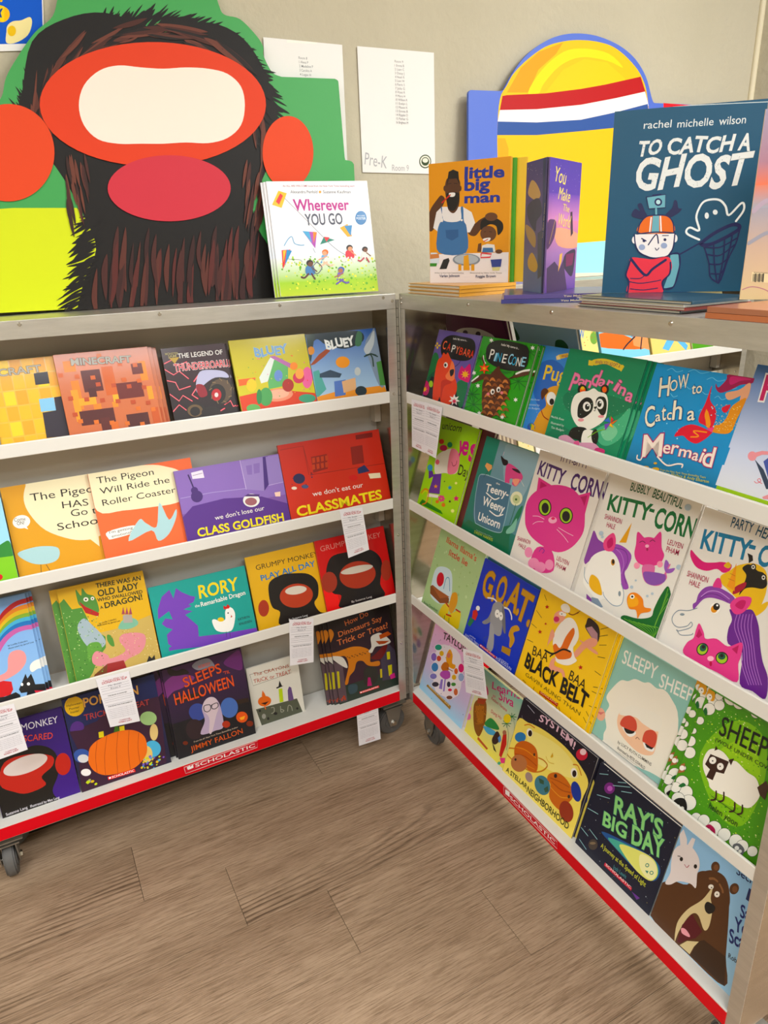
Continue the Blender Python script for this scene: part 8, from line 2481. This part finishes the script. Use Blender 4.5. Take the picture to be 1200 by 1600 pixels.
('p','aca490',0,[2411,2431,2543,2417,2494,1845,2362,1859]),
('t','7c4438','THE SMART COOKIE',[190,2346,2516,2282],179,0.8,0,None,0,0),
('e','a8b0b8',[418,2232,497,-54,-40,-196])]),
({'id': 'c08', 'O': [0.364, 0.025, 0.811], 'yaw': 0.0, 'lean': 0.3142, 'w': 0.0703, 'h': 0.2, 'v0': -0.028, 't': 0.012, 'col': '7c6654', 'label': 'brown and cream striped book glimpsed above the teal jar book', 'group': None, 'copies': (), 'name': 'picture_book', 'cat': 'book', 'hard': True, 'spine': 'l'},[
('p','c8b8a0',0,[46,1896,103,1889,24,734,-45,745]),
('p','c8b8a0',0,[183,1878,241,1870,162,713,92,723]),
('p','c8b8a0',0,[322,1860,379,1852,300,691,231,702]),
('p','c8b8a0',0,[461,1841,519,1833,440,669,370,680]),
('p','c8b8a0',0,[601,1822,659,1815,580,647,510,658])]),
({'id': 'c09', 'O': [0.4413, 0.025, 0.811], 'yaw': 0.0, 'lean': 0.3142, 'w': 0.0548, 'h': 0.2, 'v0': -0.028, 't': 0.012, 'col': 'f0e0a0', 'label': 'pale yellow book glimpsed above the teal jar book, beside the striped one', 'group': None, 'copies': (), 'name': 'picture_book', 'cat': 'book', 'hard': True, 'spine': 'l'},[
('d',['88a840','e8c040'],14,59,[-148,1231,470,1141,333,464,-283,562],1)]),
({'id': 'c10', 'O': [0.5034, 0.025, 0.811], 'yaw': 0.0, 'lean': 0.3142, 'w': 0.0513, 'h': 0.2, 'v0': -0.028, 't': 0.012, 'col': 'ece8e4', 'label': 'white book glimpsed above the teal jar book', 'group': None, 'copies': (), 'name': 'picture_book', 'cat': 'book', 'hard': True, 'spine': 'l'},[
]),
({'id': 'lA', 'O': [-0.6831, -0.0042, 0.1799], 'yaw': 0.0, 'lean': 0.0, 'w': 0, 'h': 0, 'v0': 0, 't': 0.0006, 'col': 'd0142a', 'label': '', 'group': None, 'copies': (), 'name': 'publisher_label', 'cat': 'paper', 'outline': [0, 0, 2045, 37, 2023, -175, 21, -215], 'parent': 'caseA'},[
('s','f4f0f0',0,14,[0,0,2045,37,2023,-175,21,-215,0,0]),
('t','f8f4f4','SCHOLASTIC',[292,-126,1965,-127],106,0.6,0,None,0,0),
('p','f8f4f4',0,[72,-31,153,-4,166,-48,242,-4,243,-110,157,-121,88,-119])]),
({'id': 'lB', 'O': [0.006, -0.4878, 0.1837], 'yaw': -1.5708, 'lean': 0.0, 'w': 0, 'h': 0, 'v0': 0, 't': 0.0006, 'col': 'd0142a', 'label': '', 'group': None, 'copies': (), 'name': 'publisher_label', 'cat': 'paper', 'outline': [0, 0, 1997, -32, 2012, -225, 10, -237], 'parent': 'caseB'},[
('s','f4f0f0',0,13,[0,0,1997,-32,2012,-225,10,-237,0,0]),
('t','f8f4f4','SCHOLASTIC',[264,-181,1927,-175],106,0.6,0,None,0,0),
('p','f8f4f4',0,[68,-44,149,-22,240,-4,247,-153,155,-172,74,-186])])]
# ---------------------------------------------------------------- the room
uA = Vector((-1, 0, 0)); nA = Vector((0, 1, 0)); uB = Vector((0, -1, 0)); nB = Vector((1, 0, 0))
TH = 0; RM = Matrix(); OB = Vector((.01018, -.00543, 0))
def room(name, m, dims, **p):
    o = boxo(name, m, dims, **p); o.matrix_world = RM; return o
WY = .212; X0, X1 = -3.2, 1.507; Y0 = -4.8
room('wall_back', WALL, (X0-.1, X1+.1, WY, WY+.1, 0, CEIL), kind='structure')
room('wall_right', WALL, (X1, X1+.1, Y0, WY, 0, CEIL), kind='structure')
room('wall_left', WALL, (X0-.1, X0, Y0, WY, 0, CEIL), kind='structure')
room('wall_front', WALL, (X0-.1, X1+.1, Y0-.1, Y0, 0, CEIL), kind='structure')
room('ceiling', CEILM, (X0-.1, X1+.1, Y0-.1, WY+.1, CEIL, CEIL+.1), kind='structure')
bm = bmesh.new(); cyl(bm, (X1-.004, WY-.004, CEIL/2), (0, 0, 1), .010, CEIL, 12); o = obj('trim_1', bm, TRIM, kind='structure'); o.matrix_world = RM; smooth(o)
boxo('baseboard_back', mat('vinyl_base', '8a8072', .6), (X0, X1-.012, WY-.01, WY, .0, .1), kind='structure').matrix_world = RM
fl = room('floor', SLAB, (X0-.1, X1+.1, Y0-.1, WY+.1, -.08, -.004), kind='structure')
joints = {0: -.849, 1: -.649, 2: -.450, 3: -.126, 4: .30, 5: -.2, -1: -.3}
ys = [-.016-.1885*k for k in range(-1, 25)]
meshes = {}
for k, y in enumerate(ys):
    k -= 1
    y1 = min(y, WY); y0 = max(y-.1885, Y0)
    if k == -1: y1 = min(y, WY-.001)
    if y1-y0 < .02: continue
    j = joints.get(k, (-.849+.37*k) % 1.22); x = j
    while x > X0: x -= 1.22
    while x < X1:
        a, b_ = max(x, X0), min(x+1.22, X1)
        if b_-a > .02:
            key = (round(b_-a, 3), round(y1-y0, 3))
            if key not in meshes:
                bm = bmesh.new(); g = .0004; box(bm, g, b_-a-g, -(y1-y0)+g, -g, -.004, 0, .0007); me = bpy.data.meshes.new('plank'); bm.to_mesh(me); bm.free(); me.materials.append(WOOD); meshes[key] = me
            o = bpy.data.objects.new('plank', meshes[key]); link(o, fl); o.location = (a, y1, 0)
        x += 1.22
for x, y, p in LIGHTS:
    t = empty('ceiling_light', Matrix.Translation((x, y, CEIL)) @ RM, label='ceiling light panel overhead, out of the picture', category='light', group='ceiling light panels')
    bm = bmesh.new()
    for d in ((-.62, .62, -.32, -.29, -.03, 0), (-.62, .62, .29, .32, -.03, 0), (-.62, -.59, -.29, .29, -.03, 0), (.59, .62, -.29, .29, -.03, 0)): box(bm, *d)
    obj('frame', bm, WHITE, t)
# ---------------------------------------------------------------- book fair bookcases
H0, H1 = .15, 1.35; FR = .025
LIP = {1: 1.107, 2: .811, 3: .518}
def caster(root, x, y, axis, rot=0):
    c = bpy.data.objects.new('caster', None); link(c, root); c.location = (x, y, 0); c.rotation_euler = (0, 0, rot)
    R_ = .046
    bm = bmesh.new(); cyl(bm, (0, 0, R_), axis, R_, .026, 32); cyl(bm, (0, 0, R_), axis, R_*.62, .032, 24)
    es = [e for e in bm.edges if e.calc_face_angle(0) > 1]; bmesh.ops.bevel(bm, geom=es, offset=.004, segments=2, affect='EDGES'); smooth(obj('wheel', bm, RUBBER, c))
    ax = Vector(axis); pr = Vector((ax.y, -ax.x, 0))
    bm = bmesh.new()
    for s in (-1, 1):
        base = ax*s*.021
        pts = [pr*.030+Vector((0, 0, .105)), pr*-.026+Vector((0, 0, .105)), pr*-.018+Vector((0, 0, .06)), pr*-.012+Vector((0, 0, .034)), pr*.012+Vector((0, 0, .034)), pr*.022+Vector((0, 0, .06))]
        a = [bm.verts.new(p+base-ax*.0015) for p in pts]; b_ = [bm.verts.new(p+base+ax*.0015) for p in pts]
        bm.faces.new(a); bm.faces.new(b_[::-1])
        for i in range(6): bm.faces.new([a[i], b_[i], b_[(i+1) % 6], a[(i+1) % 6]])
    box(bm, -.03, .03, -.03, .03, .103, .107); cyl(bm, (0, 0, .113), (0, 0, 1), .02, .012)
    obj('fork', bm, ZINC, c)
    bm = bmesh.new(); cyl(bm, (0, 0, R_), axis, .005, .056, 12); 
    for s in (-1, 1): cyl(bm, ax*s*.025+Vector((0, 0, R_)), axis, .009, .005, 6)
    smooth(obj('axle_bolt', bm, SCREW, c))
    boxo('mounting_plate', ZINC, (-.04, .04, -.035, .035, .117, .121), c)
def bookcase(origin, yaw, W, label, back=True, screws=(), axis=(0, 1, 0), D=.18):
    t = empty('rolling_bookcase', Matrix.Translation(origin) @ Matrix.Rotation(yaw, 4, 'Z'), label=label, category='bookcase', group='rolling book fair bookcases')
    boxo('top_panel', ALU, (0, W, .0, D, H1-.004, H1), t, .001)
    boxo('top_rail', ALU, (0, W, -.0015, .0, H1-.036, H1-.001), t)
    for x in (0, W-FR): boxo('end_rail', ALU, (x, x+FR, -.0015, 0, H0, H1-.037), t)
    boxo('side_panel', STEEL, (0, .003, 0, D if back else .135, H0, H1-.004), t)
    boxo('side_panel', STEEL, (W-.003, W, 0, D, H0, H1-.004), t)
    for z in (1.27, 1.19, 1.0, .93, .88, .72, .6, .45, .3):
        for x, s in ((.0035, 1), (W-.0035, -1)):
            if not back and x < .1: continue
            bm = bmesh.new(); cyl(bm, (x, .03, z), (s, 0, 0), .0038, .002, 12, .003); smooth(obj('rivet', bm, SCREW, t))
    # corner brackets on the inside of the end panels
    for x in (.004, W-.022):
        for z in list(LIP.values()): boxo('bracket', GREY, (x, x+.018, .095, .122, z-.10, z-.034), t)
    if back: boxo('back_panel', GREY, (.003, W-.003, .125, .128, H0, H1-.004), t)
    for z in LIP.values():
        s = boxo('shelf', WHITE, (.004, W-.004, .004, .120, z-.031, z-.029), t)
        bm = bmesh.new()
        prof = [(.002, z-.029), (.0, z-.029), (-.0005, z-.002), (.0005, z), (.003, z), (.004, z-.002), (.004, z-.027)]
        a = [bm.verts.new((FR if 1 else 0, y, zz)) for y, zz in prof]; b_ = [bm.verts.new((W-FR, y, zz)) for y, zz in prof]
        n = len(prof)
        for i in range(n): bm.faces.new([a[i], a[(i+1) % n], b_[(i+1) % n], b_[i]])
        bm.faces.new(a[::-1]); bm.faces.new(b_)
        obj('shelf_lip', bm, WHITE, s)
        if not back: boxo('book_rest', WHITE, (.004, W-.004, .110, .112, z-.029, z+.03), s)
    boxo('bottom_tray', WHITE, (.004, W-.004, .0, .122, H0+.034, H0+.037), t, .0008)
    if not back: boxo('book_rest', WHITE, (.004, W-.004, .110, .112, H0+.037, H0+.13), t)
    boxo('red_edge_strip', RED, (FR-.001, W-FR+.001, -.003, -.0002, H0, H0+.0345), t, .0005)
    boxo('tray_edge', WHITE, (FR-.001, W-FR+.001, -.003, 0, H0+.0347, H0+.0375), t)
    boxo('base_beam', GREY, (.02, W-.02, .03, .12, H0-.028, H0), t)
    for x in (.055, W-.03):
        caster(t, x, .055, (1, 0, 0) if (back and x < .1) else axis); caster(t, x, D-.03, axis)
    for x, z in screws:
        bm = bmesh.new(); cyl(bm, (x, -.0025, z), (0, -1, 0), .0042, .002, 14, .003); cyl(bm, (x, -.0036, z), (0, -1, 0), .0012, .0006, 6)
        smooth(obj('screw', bm, SCREW, t))
    return t
WA = 1.18; WB = 1.147; WC = 1.15
caseA = bookcase(uA*WA, TH, WA, 'long metal bookcase with solid grey back, under the green cut-out board', True,
    [(WA-x, 1.342) for x in (1.12, .851, .578, .305, .034)]+[(WA-.009, 1.333), (WA-.012, 1.1), (WA-.012, .7), (WA-.012, .35)])
caseB = bookcase(OB, TH-math.pi/2, WB, 'backless metal bookcase with white shelves standing out from the wall', False,
    [(x, 1.339) for x in (.009, .304, .573, .843, 1.1)]+[(.009, 1.328)], D=.24)
caseC = bookcase(-uA*.24+nA*.006, TH, WC, 'bookcase against the wall behind the backless one, partly seen through it', True, [(.3, 1.342), (.6, 1.342), (.9, 1.342)])
bm = bmesh.new()
z = H0+.02
while z < H1-.02:
    cyl(bm, (WA+.0058, .001, z+.011), (0, 0, 1), .0042, .0205, 10); z += .022
smooth(obj('hinge', bm, ZINC, caseA))
boxo('hinge_pin', DARK, (WA+.003, WA+.0085, -.001, .004, H0+.02, H1-.02), caseA)
# ---------------------------------------------------------------- lettering
glyphs = {}
def gkey(s, b): return (s, round(b, 1))
keys = {('H', 0.0)}
for _, arts in ART:
    for a in arts:
        if a[0] == 't' and a[2]:
            keys.add(gkey(a[2], a[5]))
            if a[7]: keys.add(gkey(a[2], a[5]+a[7][1]*1.3))
tmp = []
for s, b in keys:
    cu = bpy.data.curves.new('glyph', 'FONT'); cu.body = s; cu.offset = b*.016; cu.resolution_u = 2 if len(s) > 22 else 3
    o = bpy.data.objects.new('glyph', cu); COL.objects.link(o); tmp.append((s, b, o))
bpy.context.view_layer.update(); dg = bpy.context.evaluated_depsgraph_get()
for s, b, o in tmp:
    ev = o.evaluated_get(dg); me = ev.to_mesh(); me.calc_loop_triangles()
    vs = [(v.co.x, v.co.y) for v in me.vertices]; ts = [tuple(t.vertices) for t in me.loop_triangles]
    glyphs[(s, b)] = (vs, ts); ev.to_mesh_clear()
for s, b, o in tmp:
    cu = o.data; bpy.data.objects.remove(o); bpy.data.curves.remove(cu)
CAP = max(y for x, y in glyphs[('H', 0.0)][0])
# ---------------------------------------------------------------- flat print on covers
def catmull(P, closed, n=6):
    N = len(P); out = []
    for i in range(N if closed else N-1):
        p = [P[(i+k) % N] if closed else P[min(max(i+k, 0), N-1)] for k in (-1, 0, 1, 2)]
        for j in range(n):
            t = j/n; q = []
            for c in (0, 1):
                a, b, c_, d = (v[c] for v in p)
                q.append(.5*(2*b+(c_-a)*t+(2*a-5*b+4*c_-d)*t*t+(3*b-a-3*c_+d)*t**3))
            out.append(tuple(q))
    if not closed: out.append(P[-1])
    return out
def clip(poly, R):
    for ax, lim, sg in ((0, R[0], 1), (0, R[2], -1), (1, R[1], 1), (1, R[3], -1)):
        if all(sg*(p[ax]-lim) >= 0 for p in poly): continue
        out = []
        for i in range(len(poly)):
            a, b = poly[i-1], poly[i]; da, db = sg*(a[ax]-lim), sg*(b[ax]-lim)
            if (da >= 0) != (db >= 0):
                t = da/(da-db); out.append((a[0]+(b[0]-a[0])*t, a[1]+(b[1]-a[1])*t))
            if db >= 0: out.append(b)
        poly = out
        if len(poly) < 3: return []
    return poly
class Sheet:
    def __init__(s, rect): s.v = []; s.f = []; s.c = []; s.R = rect
    def poly(s, P, z, col, tri=False):
        P = clip(P, s.R)
        if len(P) < 3: return
        i0 = len(s.v); s.v += [(x, y, z) for x, y in P]
        cc = col if isinstance(col, list) and isinstance(col[0], list) else None
        if tri or len(P) == 3 or len(P) == 4 and cc:
            s.f.append(tuple(range(i0, i0+len(P)))); s.c.append(cc if cc and len(cc) == len(P) else (cc[0] if cc else col)); return
        for t in tessellate_polygon([[Vector((x, y, 0)) for x, y in P]]):
            s.f.append(tuple(i0+k for k in t)); s.c.append(cc[0] if cc else col)
    def build(s, name, m, parent):
        if not s.f: return None
        me = bpy.data.meshes.new(name); me.from_pydata(s.v, [], s.f)
        at = me.color_attributes.new('Col', 'FLOAT_COLOR', 'CORNER'); buf = []
        for p in me.polygons:
            c = s.c[p.index]
            for k in range(p.loop_total):
                q = c[k] if isinstance(c[0], list) else c
                buf += [*q, 1]
            if p.normal.z < 0: pass
        at.data.foreach_set('color', buf)
        me.materials.append(m)
        return link(bpy.data.objects.new(name, me), parent)
def ellipse(a, n=22):
    cx, cy, ax, ay, bx, by = (v*1e-4 for v in a)
    return [(cx+ax*math.cos(t)+bx*math.sin(t), cy+ay*math.cos(t)+by*math.sin(t)) for t in (2*math.pi*i/n for i in range(n))]
def make_art(it, arts, parent, m, rect):
    A, T = Sheet(rect), Sheet(rect); z = 2e-5; step = 2.2e-5 if len(arts) < 150 else 7e-6
    for a in arts:
        z += step; k = a[0]
        if k == 'g':
            c0, c1 = ink(a[1]), ink(a[2]); x0, y0, x1, y1 = (v*1e-4 for v in a[3])
            if rect is not None:
                x0, x1 = max(x0, rect[0]), min(x1, rect[2]); y0, y1 = max(y0, rect[1]), min(y1, rect[3])
            A.poly([(x0, y0), (x1, y0), (x1, y1), (x0, y1)], z, [c0, c0, c1, c1])
        elif k == 'p':
            P = [(a[3][i]*1e-4, a[3][i+1]*1e-4) for i in range(0, len(a[3]), 2)]
            A.poly(catmull(P, True, 4) if a[2] else P, z, ink(a[1]))
        elif k == 'e': A.poly(ellipse(a[2], 22 if abs(a[2][2])+abs(a[2][3]) < 300 else 56), z, ink(a[1]))
        elif k == 's':
            P = [(a[4][i]*1e-4, a[4][i+1]*1e-4) for i in range(0, len(a[4]), 2)]
            if a[2] and len(P) > 2: P = catmull(P, False, 5)
            hw = max(a[3]*1e-4, 3e-4)/2; c = ink(a[1]); L, Rr = [], []
            for i, p in enumerate(P):
                q0, q1 = P[max(i-1, 0)], P[min(i+1, len(P)-1)]; dx, dy = q1[0]-q0[0], q1[1]-q0[1]; l = math.hypot(dx, dy) or 1
                k_ = hw*(math.sin(math.pi*(i+.15)/(len(P)-.7)) if a[2] == 2 else 1)
                L.append((p[0]-dy/l*k_, p[1]+dx/l*k_)); Rr.append((p[0]+dy/l*k_, p[1]-dx/l*k_))
            for i in range(len(P)-1): A.poly([Rr[i], Rr[i+1], L[i+1], L[i]], z, c, True)
            if hw > 6e-4 and a[2] != 2:
                for p in (P[0], P[-1]): A.poly([(p[0]+hw*math.cos(t*.785), p[1]+hw*math.sin(t*.785)) for t in range(8)], z+4e-6, c)
        elif k == 'd':
            rnd = random.Random(a[5]); cs = [ink(c) for c in a[1]]; q = a[4]; r0 = a[3]*1e-4/2
            for i in range(a[2]):
                s_, t_ = rnd.random(), rnd.random()
                x = ((q[0]*(1-s_)+q[2]*s_)*(1-t_)+(q[6]*(1-s_)+q[4]*s_)*t_)*1e-4; y = ((q[1]*(1-s_)+q[3]*s_)*(1-t_)+(q[7]*(1-s_)+q[5]*s_)*t_)*1e-4
                rr = r0*rnd.uniform(.4, 1.2); ph = rnd.random()*6
                A.poly([(x+rr*math.cos(ph+j*1.2566), y+rr*rnd.uniform(.7, 1.1)*math.sin(ph+j*1.2566)) for j in range(5)], z+(i % 40)*5e-7, rnd.choice(cs), True)
        elif k == 't':
            _, col, s_, ln, h, b, sh, out, arc, wob = a
            if not s_: continue
            x0, y0, x1, y1 = (v*1e-4 for v in ln); h *= 1e-4; arc *= 1e-4
            vs, ts = glyphs[gkey(s_, b)]
            if not vs: continue
            mn = min(p[0] for p in vs); mx = max(p[0] for p in vs); L_ = math.hypot(x1-x0, y1-y0) or 1e-6
            cx, sx = (x1-x0)/L_, (y1-y0)/L_; kx = L_/max(mx-mn, 1e-6); ky = h/CAP
            ph = (len(s_)*1.7) % 6
            def mapv(p):
                X_ = (p[0]-mn)*kx; Y_ = p[1]*ky; t_ = X_/L_
                X_ += sh*Y_; Y_ += arc*4*t_*(1-t_)
                if wob: Y_ += wob*.03*h*math.sin(t_*len(s_)*2.4+ph)
                return (x0+X_*cx-Y_*sx, y0+X_*sx+Y_*cx)
            if out:
                v2, t2 = glyphs[gkey(s_, b+out[1]*1.3)]; v2 = [mapv(p) for p in v2]; c2 = ink(out[0])
                for t in t2: T.poly([v2[i] for i in t], z, c2, True)
                z += step
            vv = [mapv(p) for p in vs]; c = ink(col)
            for t in ts: T.poly([vv[i] for i in t], z, c, True)
    return A.build('illustration', m, parent), T.build('lettering', m, parent)
def frame_matrix(it):
    O, y, l = Vector(it['O']), it['yaw'], it['lean']
    n = Vector((-math.sin(y), math.cos(y), 0)); X_ = Vector((math.cos(y), math.sin(y), 0)); Y_ = Vector((0, 0, math.cos(l)))+n*math.sin(l)
    m = Matrix((X_, Y_, X_.cross(Y_))).transposed().to_4x4(); m.translation = O; return m
GROUPS = {'a': 'picture books in the top row of the long bookcase', 'b': 'picture books in the second row of the long bookcase', 'c': 'picture books in the third row of the long bookcase',
          'd': 'picture books on the bottom tray of the long bookcase', 'e': 'picture books in the top row of the backless bookcase', 'f': 'picture books in the second row of the backless bookcase',
          'g': 'picture books in the third row of the backless bookcase', 'h': 'picture books on the bottom tray of the backless bookcase', 't': 'books set out on top of the bookcases'}
def cover_mat(c): return mat('cover_'+c, c, .42, 0, .4)
def book_body(root, w, v0, h, t, col):
    bm = bmesh.new(); e = min(.0022, t*.25)
    if True:
        box(bm, 0, w, v0, h, -e, 0, .0005); box(bm, 0, w, v0, h, -t, -t+e, .0005); box(bm, -.0006, .0016, v0, h, -t, 0, .0005)
    c = obj('cover', bm, cover_mat(col), root)
    bm = bmesh.new(); box(bm, .0018, w-.003, v0+.003, h-.003, -t+e+.0001, -e-.0001)
    p = obj('page_block', bm, PAGES, root); return c, p
ORD = ['nearest', 'second', 'third', 'fourth']
IDS = {}
def copy_tree(o, par, mtx=None):
    c = o.copy(); COL.objects.link(c)
    if par: c.parent = par
    for ch in o.children: copy_tree(ch, c)
    return c
for it, arts in ART:
    par = it.get('parent'); M_ = frame_matrix(it)
    grp = it.get('group') or (GROUPS.get(it['id'][0]) if it['cat'] == 'book' else None)
    if it['id'][:2] == 'c0' or it['id'] == 'c10': grp = 'books in the bookcase against the wall'
    if par:
        pr = {'caseA': caseA, 'caseB': caseB}.get(par) or IDS[par]
        bpy.context.view_layer.update()
        root = bpy.data.objects.new(it['name'], None); link(root, pr); root.matrix_world = M_
        root.matrix_parent_inverse = Matrix(); root.matrix_local = pr.matrix_world.inverted() @ M_
    else:
        root = empty(it['name'], M_, label=it['label'], category=it['cat'])
        if grp: root['group'] = grp
    IDS[it['id']] = root
    if 'outline' in it:
        P = [(it['outline'][i]*1e-4, it['outline'][i+1]*1e-4) for i in range(0, len(it['outline']), 2)]
        if it.get('sm'): P = catmull(P, True, 4)
        xs = [p[0] for p in P]; ys_ = [p[1] for p in P]; t = it['t']
        bm = bmesh.new(); a = [bm.verts.new((x, y, 0)) for x, y in P]; b_ = [bm.verts.new((x, y, -t)) for x, y in P]
        try: bm.faces.new(a)
        except Exception: pass
        bm.faces.new(b_[::-1]); n = len(P)
        for i in range(n): bm.faces.new([a[i], b_[i], b_[(i+1) % n], a[(i+1) % n]])
        bmesh.ops.recalc_face_normals(bm, faces=bm.faces[:])
        body = 'board' if it['cat'] == 'sign' else 'sheet'
        mm = mat('board_'+it['col'], it['col'], .5) if body == 'board' else mat('sheet_'+it['col'], it['col'], .8, spec=.3)
        obj(body, bm, mm, root)
        make_art(it, arts, root, BOARD if body == 'board' else MATTE, (min(xs), min(ys_), max(xs), max(ys_)))
    else:
        book_body(root, it['w'], it['v0'], it['h'], it['t'], it['col'])
        make_art(it, arts, root, PRINT, (0, it['v0'], it['w'], it['h']))
        short = it['label'].split(',')[0].split()[:11]
        while short and short[-1] in ('a', 'an', 'the', 'in', 'on', 'of', 'and', 'with', 'its', 'past'): short.pop()
        for i, (sh, k) in enumerate(it['copies']):
            c = copy_tree(root, None); c.matrix_world = M_ @ Matrix.Translation((sh, 0, -k*(it['t']+.0006)))
            c['label'] = ' '.join([ORD[i], 'spare', 'copy', 'behind', 'the'] + short[:11])
# ---------------------------------------------------------------- books lying flat on the tops
def flat_book(P, yaw, w, d, z, t, col, label, group, spine_text=None, tcol='d8c080', pages_front=False):
    """P: the corner nearest the viewer; local x along the spine, y away"""
    m = Matrix.Translation((P[0], P[1], z)) @ Matrix.Rotation(yaw, 4, 'Z')
    r = empty('picture_book', m, label=label, category='book', group=group)
    e = min(.0012, t*.16); bm = bmesh.new()
    box(bm, 0, w, 0, d, 0, e, .0004); box(bm, 0, w, 0, d, t-e, t, .0004)
    if not pages_front: box(bm, 0, w, -.0006, .0016, 0, t, .0004)
    else: box(bm, w-.0016, w+.0006, 0, d, 0, t, .0004)
    obj('cover', bm, cover_mat(col), r)
    bm = bmesh.new(); box(bm, .003, w-.003, .002 if not pages_front else .003, d-.003, e+.0001, t-e-.0001); obj('page_block', bm, PAGES, r)
    if spine_text:
        glyph_line(spine_text, r, w, t, tcol)
    return r
def glyph_line(s, r, w, t, col):
    cu = bpy.data.curves.new('g', 'FONT'); cu.body = s; cu.offset = .01; o = bpy.data.objects.new('g', cu); COL.objects.link(o)
    bpy.context.view_layer.update(); ev = o.evaluated_get(bpy.context.evaluated_depsgraph_get()); me = ev.to_mesh(); me.calc_loop_triangles()
    vs = [(v.co.x, v.co.y) for v in me.vertices]; ts = [tuple(q.vertices) for q in me.loop_triangles]; ev.to_mesh_clear()
    bpy.data.objects.remove(o); bpy.data.curves.remove(cu)
    mx = max(v[0] for v in vs); k = w*.36/mx; ky = t*.42/CAP
    m2 = bpy.data.meshes.new('lettering'); m2.from_pydata([(w*.52+x*k, -.0009, t*.28+y*ky) for x, y in vs], [], ts)
    at = m2.color_attributes.new('Col', 'FLOAT_COLOR', 'CORNER'); at.data.foreach_set('color', [*lin(col), 1]*(3*len(ts))); m2.materials.append(PRINT)
    link(bpy.data.objects.new('lettering', m2), r)
def Bp(u_, n_): return OB+uB*u_+nB*n_
GT = 'books lying flat on top of the backless bookcase'
pos = ['bottom', 'middle', 'top']
for i in range(3):
    # left front corner to right front corner runs along the rail
    flat_book(Bp(.013+.002*i, .018-.001*i), TH-math.pi/2, .228, .155, 1.3502+i*.0081, .0078, 'd9992a', 'flat orange book, %s one of the stack of three nearest the hinge' % pos[i], GT, pages_front=True)
for i in range(2):
    flat_book(Bp(.463+.003*i, -.033+.004*i), math.radians(-37.65), .215, .19, 1.3502+i*.0082, .0078, ['2a2c74', '4c3c80'][i], 'flat indigo book, %s one of the pair under the half open book' % ['lower', 'upper'][i], GT, 'You Make the World', 'd8c8a0')
for i, (cc, dx) in enumerate((('14222c', 0), ('9c3430', .006), ('d0d0cc', .001), ('123c50', .012))):
    flat_book(Bp(.610+dx, .026-.002*i), TH-math.pi/2, .225+.004*i, .15, 1.3502+i*.005, .0048, cc, 'flat book with pale page edges, %s of the stack under the ghost book' % ['bottom', 'second', 'third', 'top'][i], GT, pages_front=True)
for i, cc in enumerate(('b8683c', 'a86848')):
    flat_book(Bp(.898+.002*i, .004), TH-math.pi/2, .235, .15, 1.3502+i*.0082, .0078, cc, 'flat copper book, %s one of the pair under the sunset book' % ['lower', 'upper'][i], GT)
bpy.context.view_layer.update()
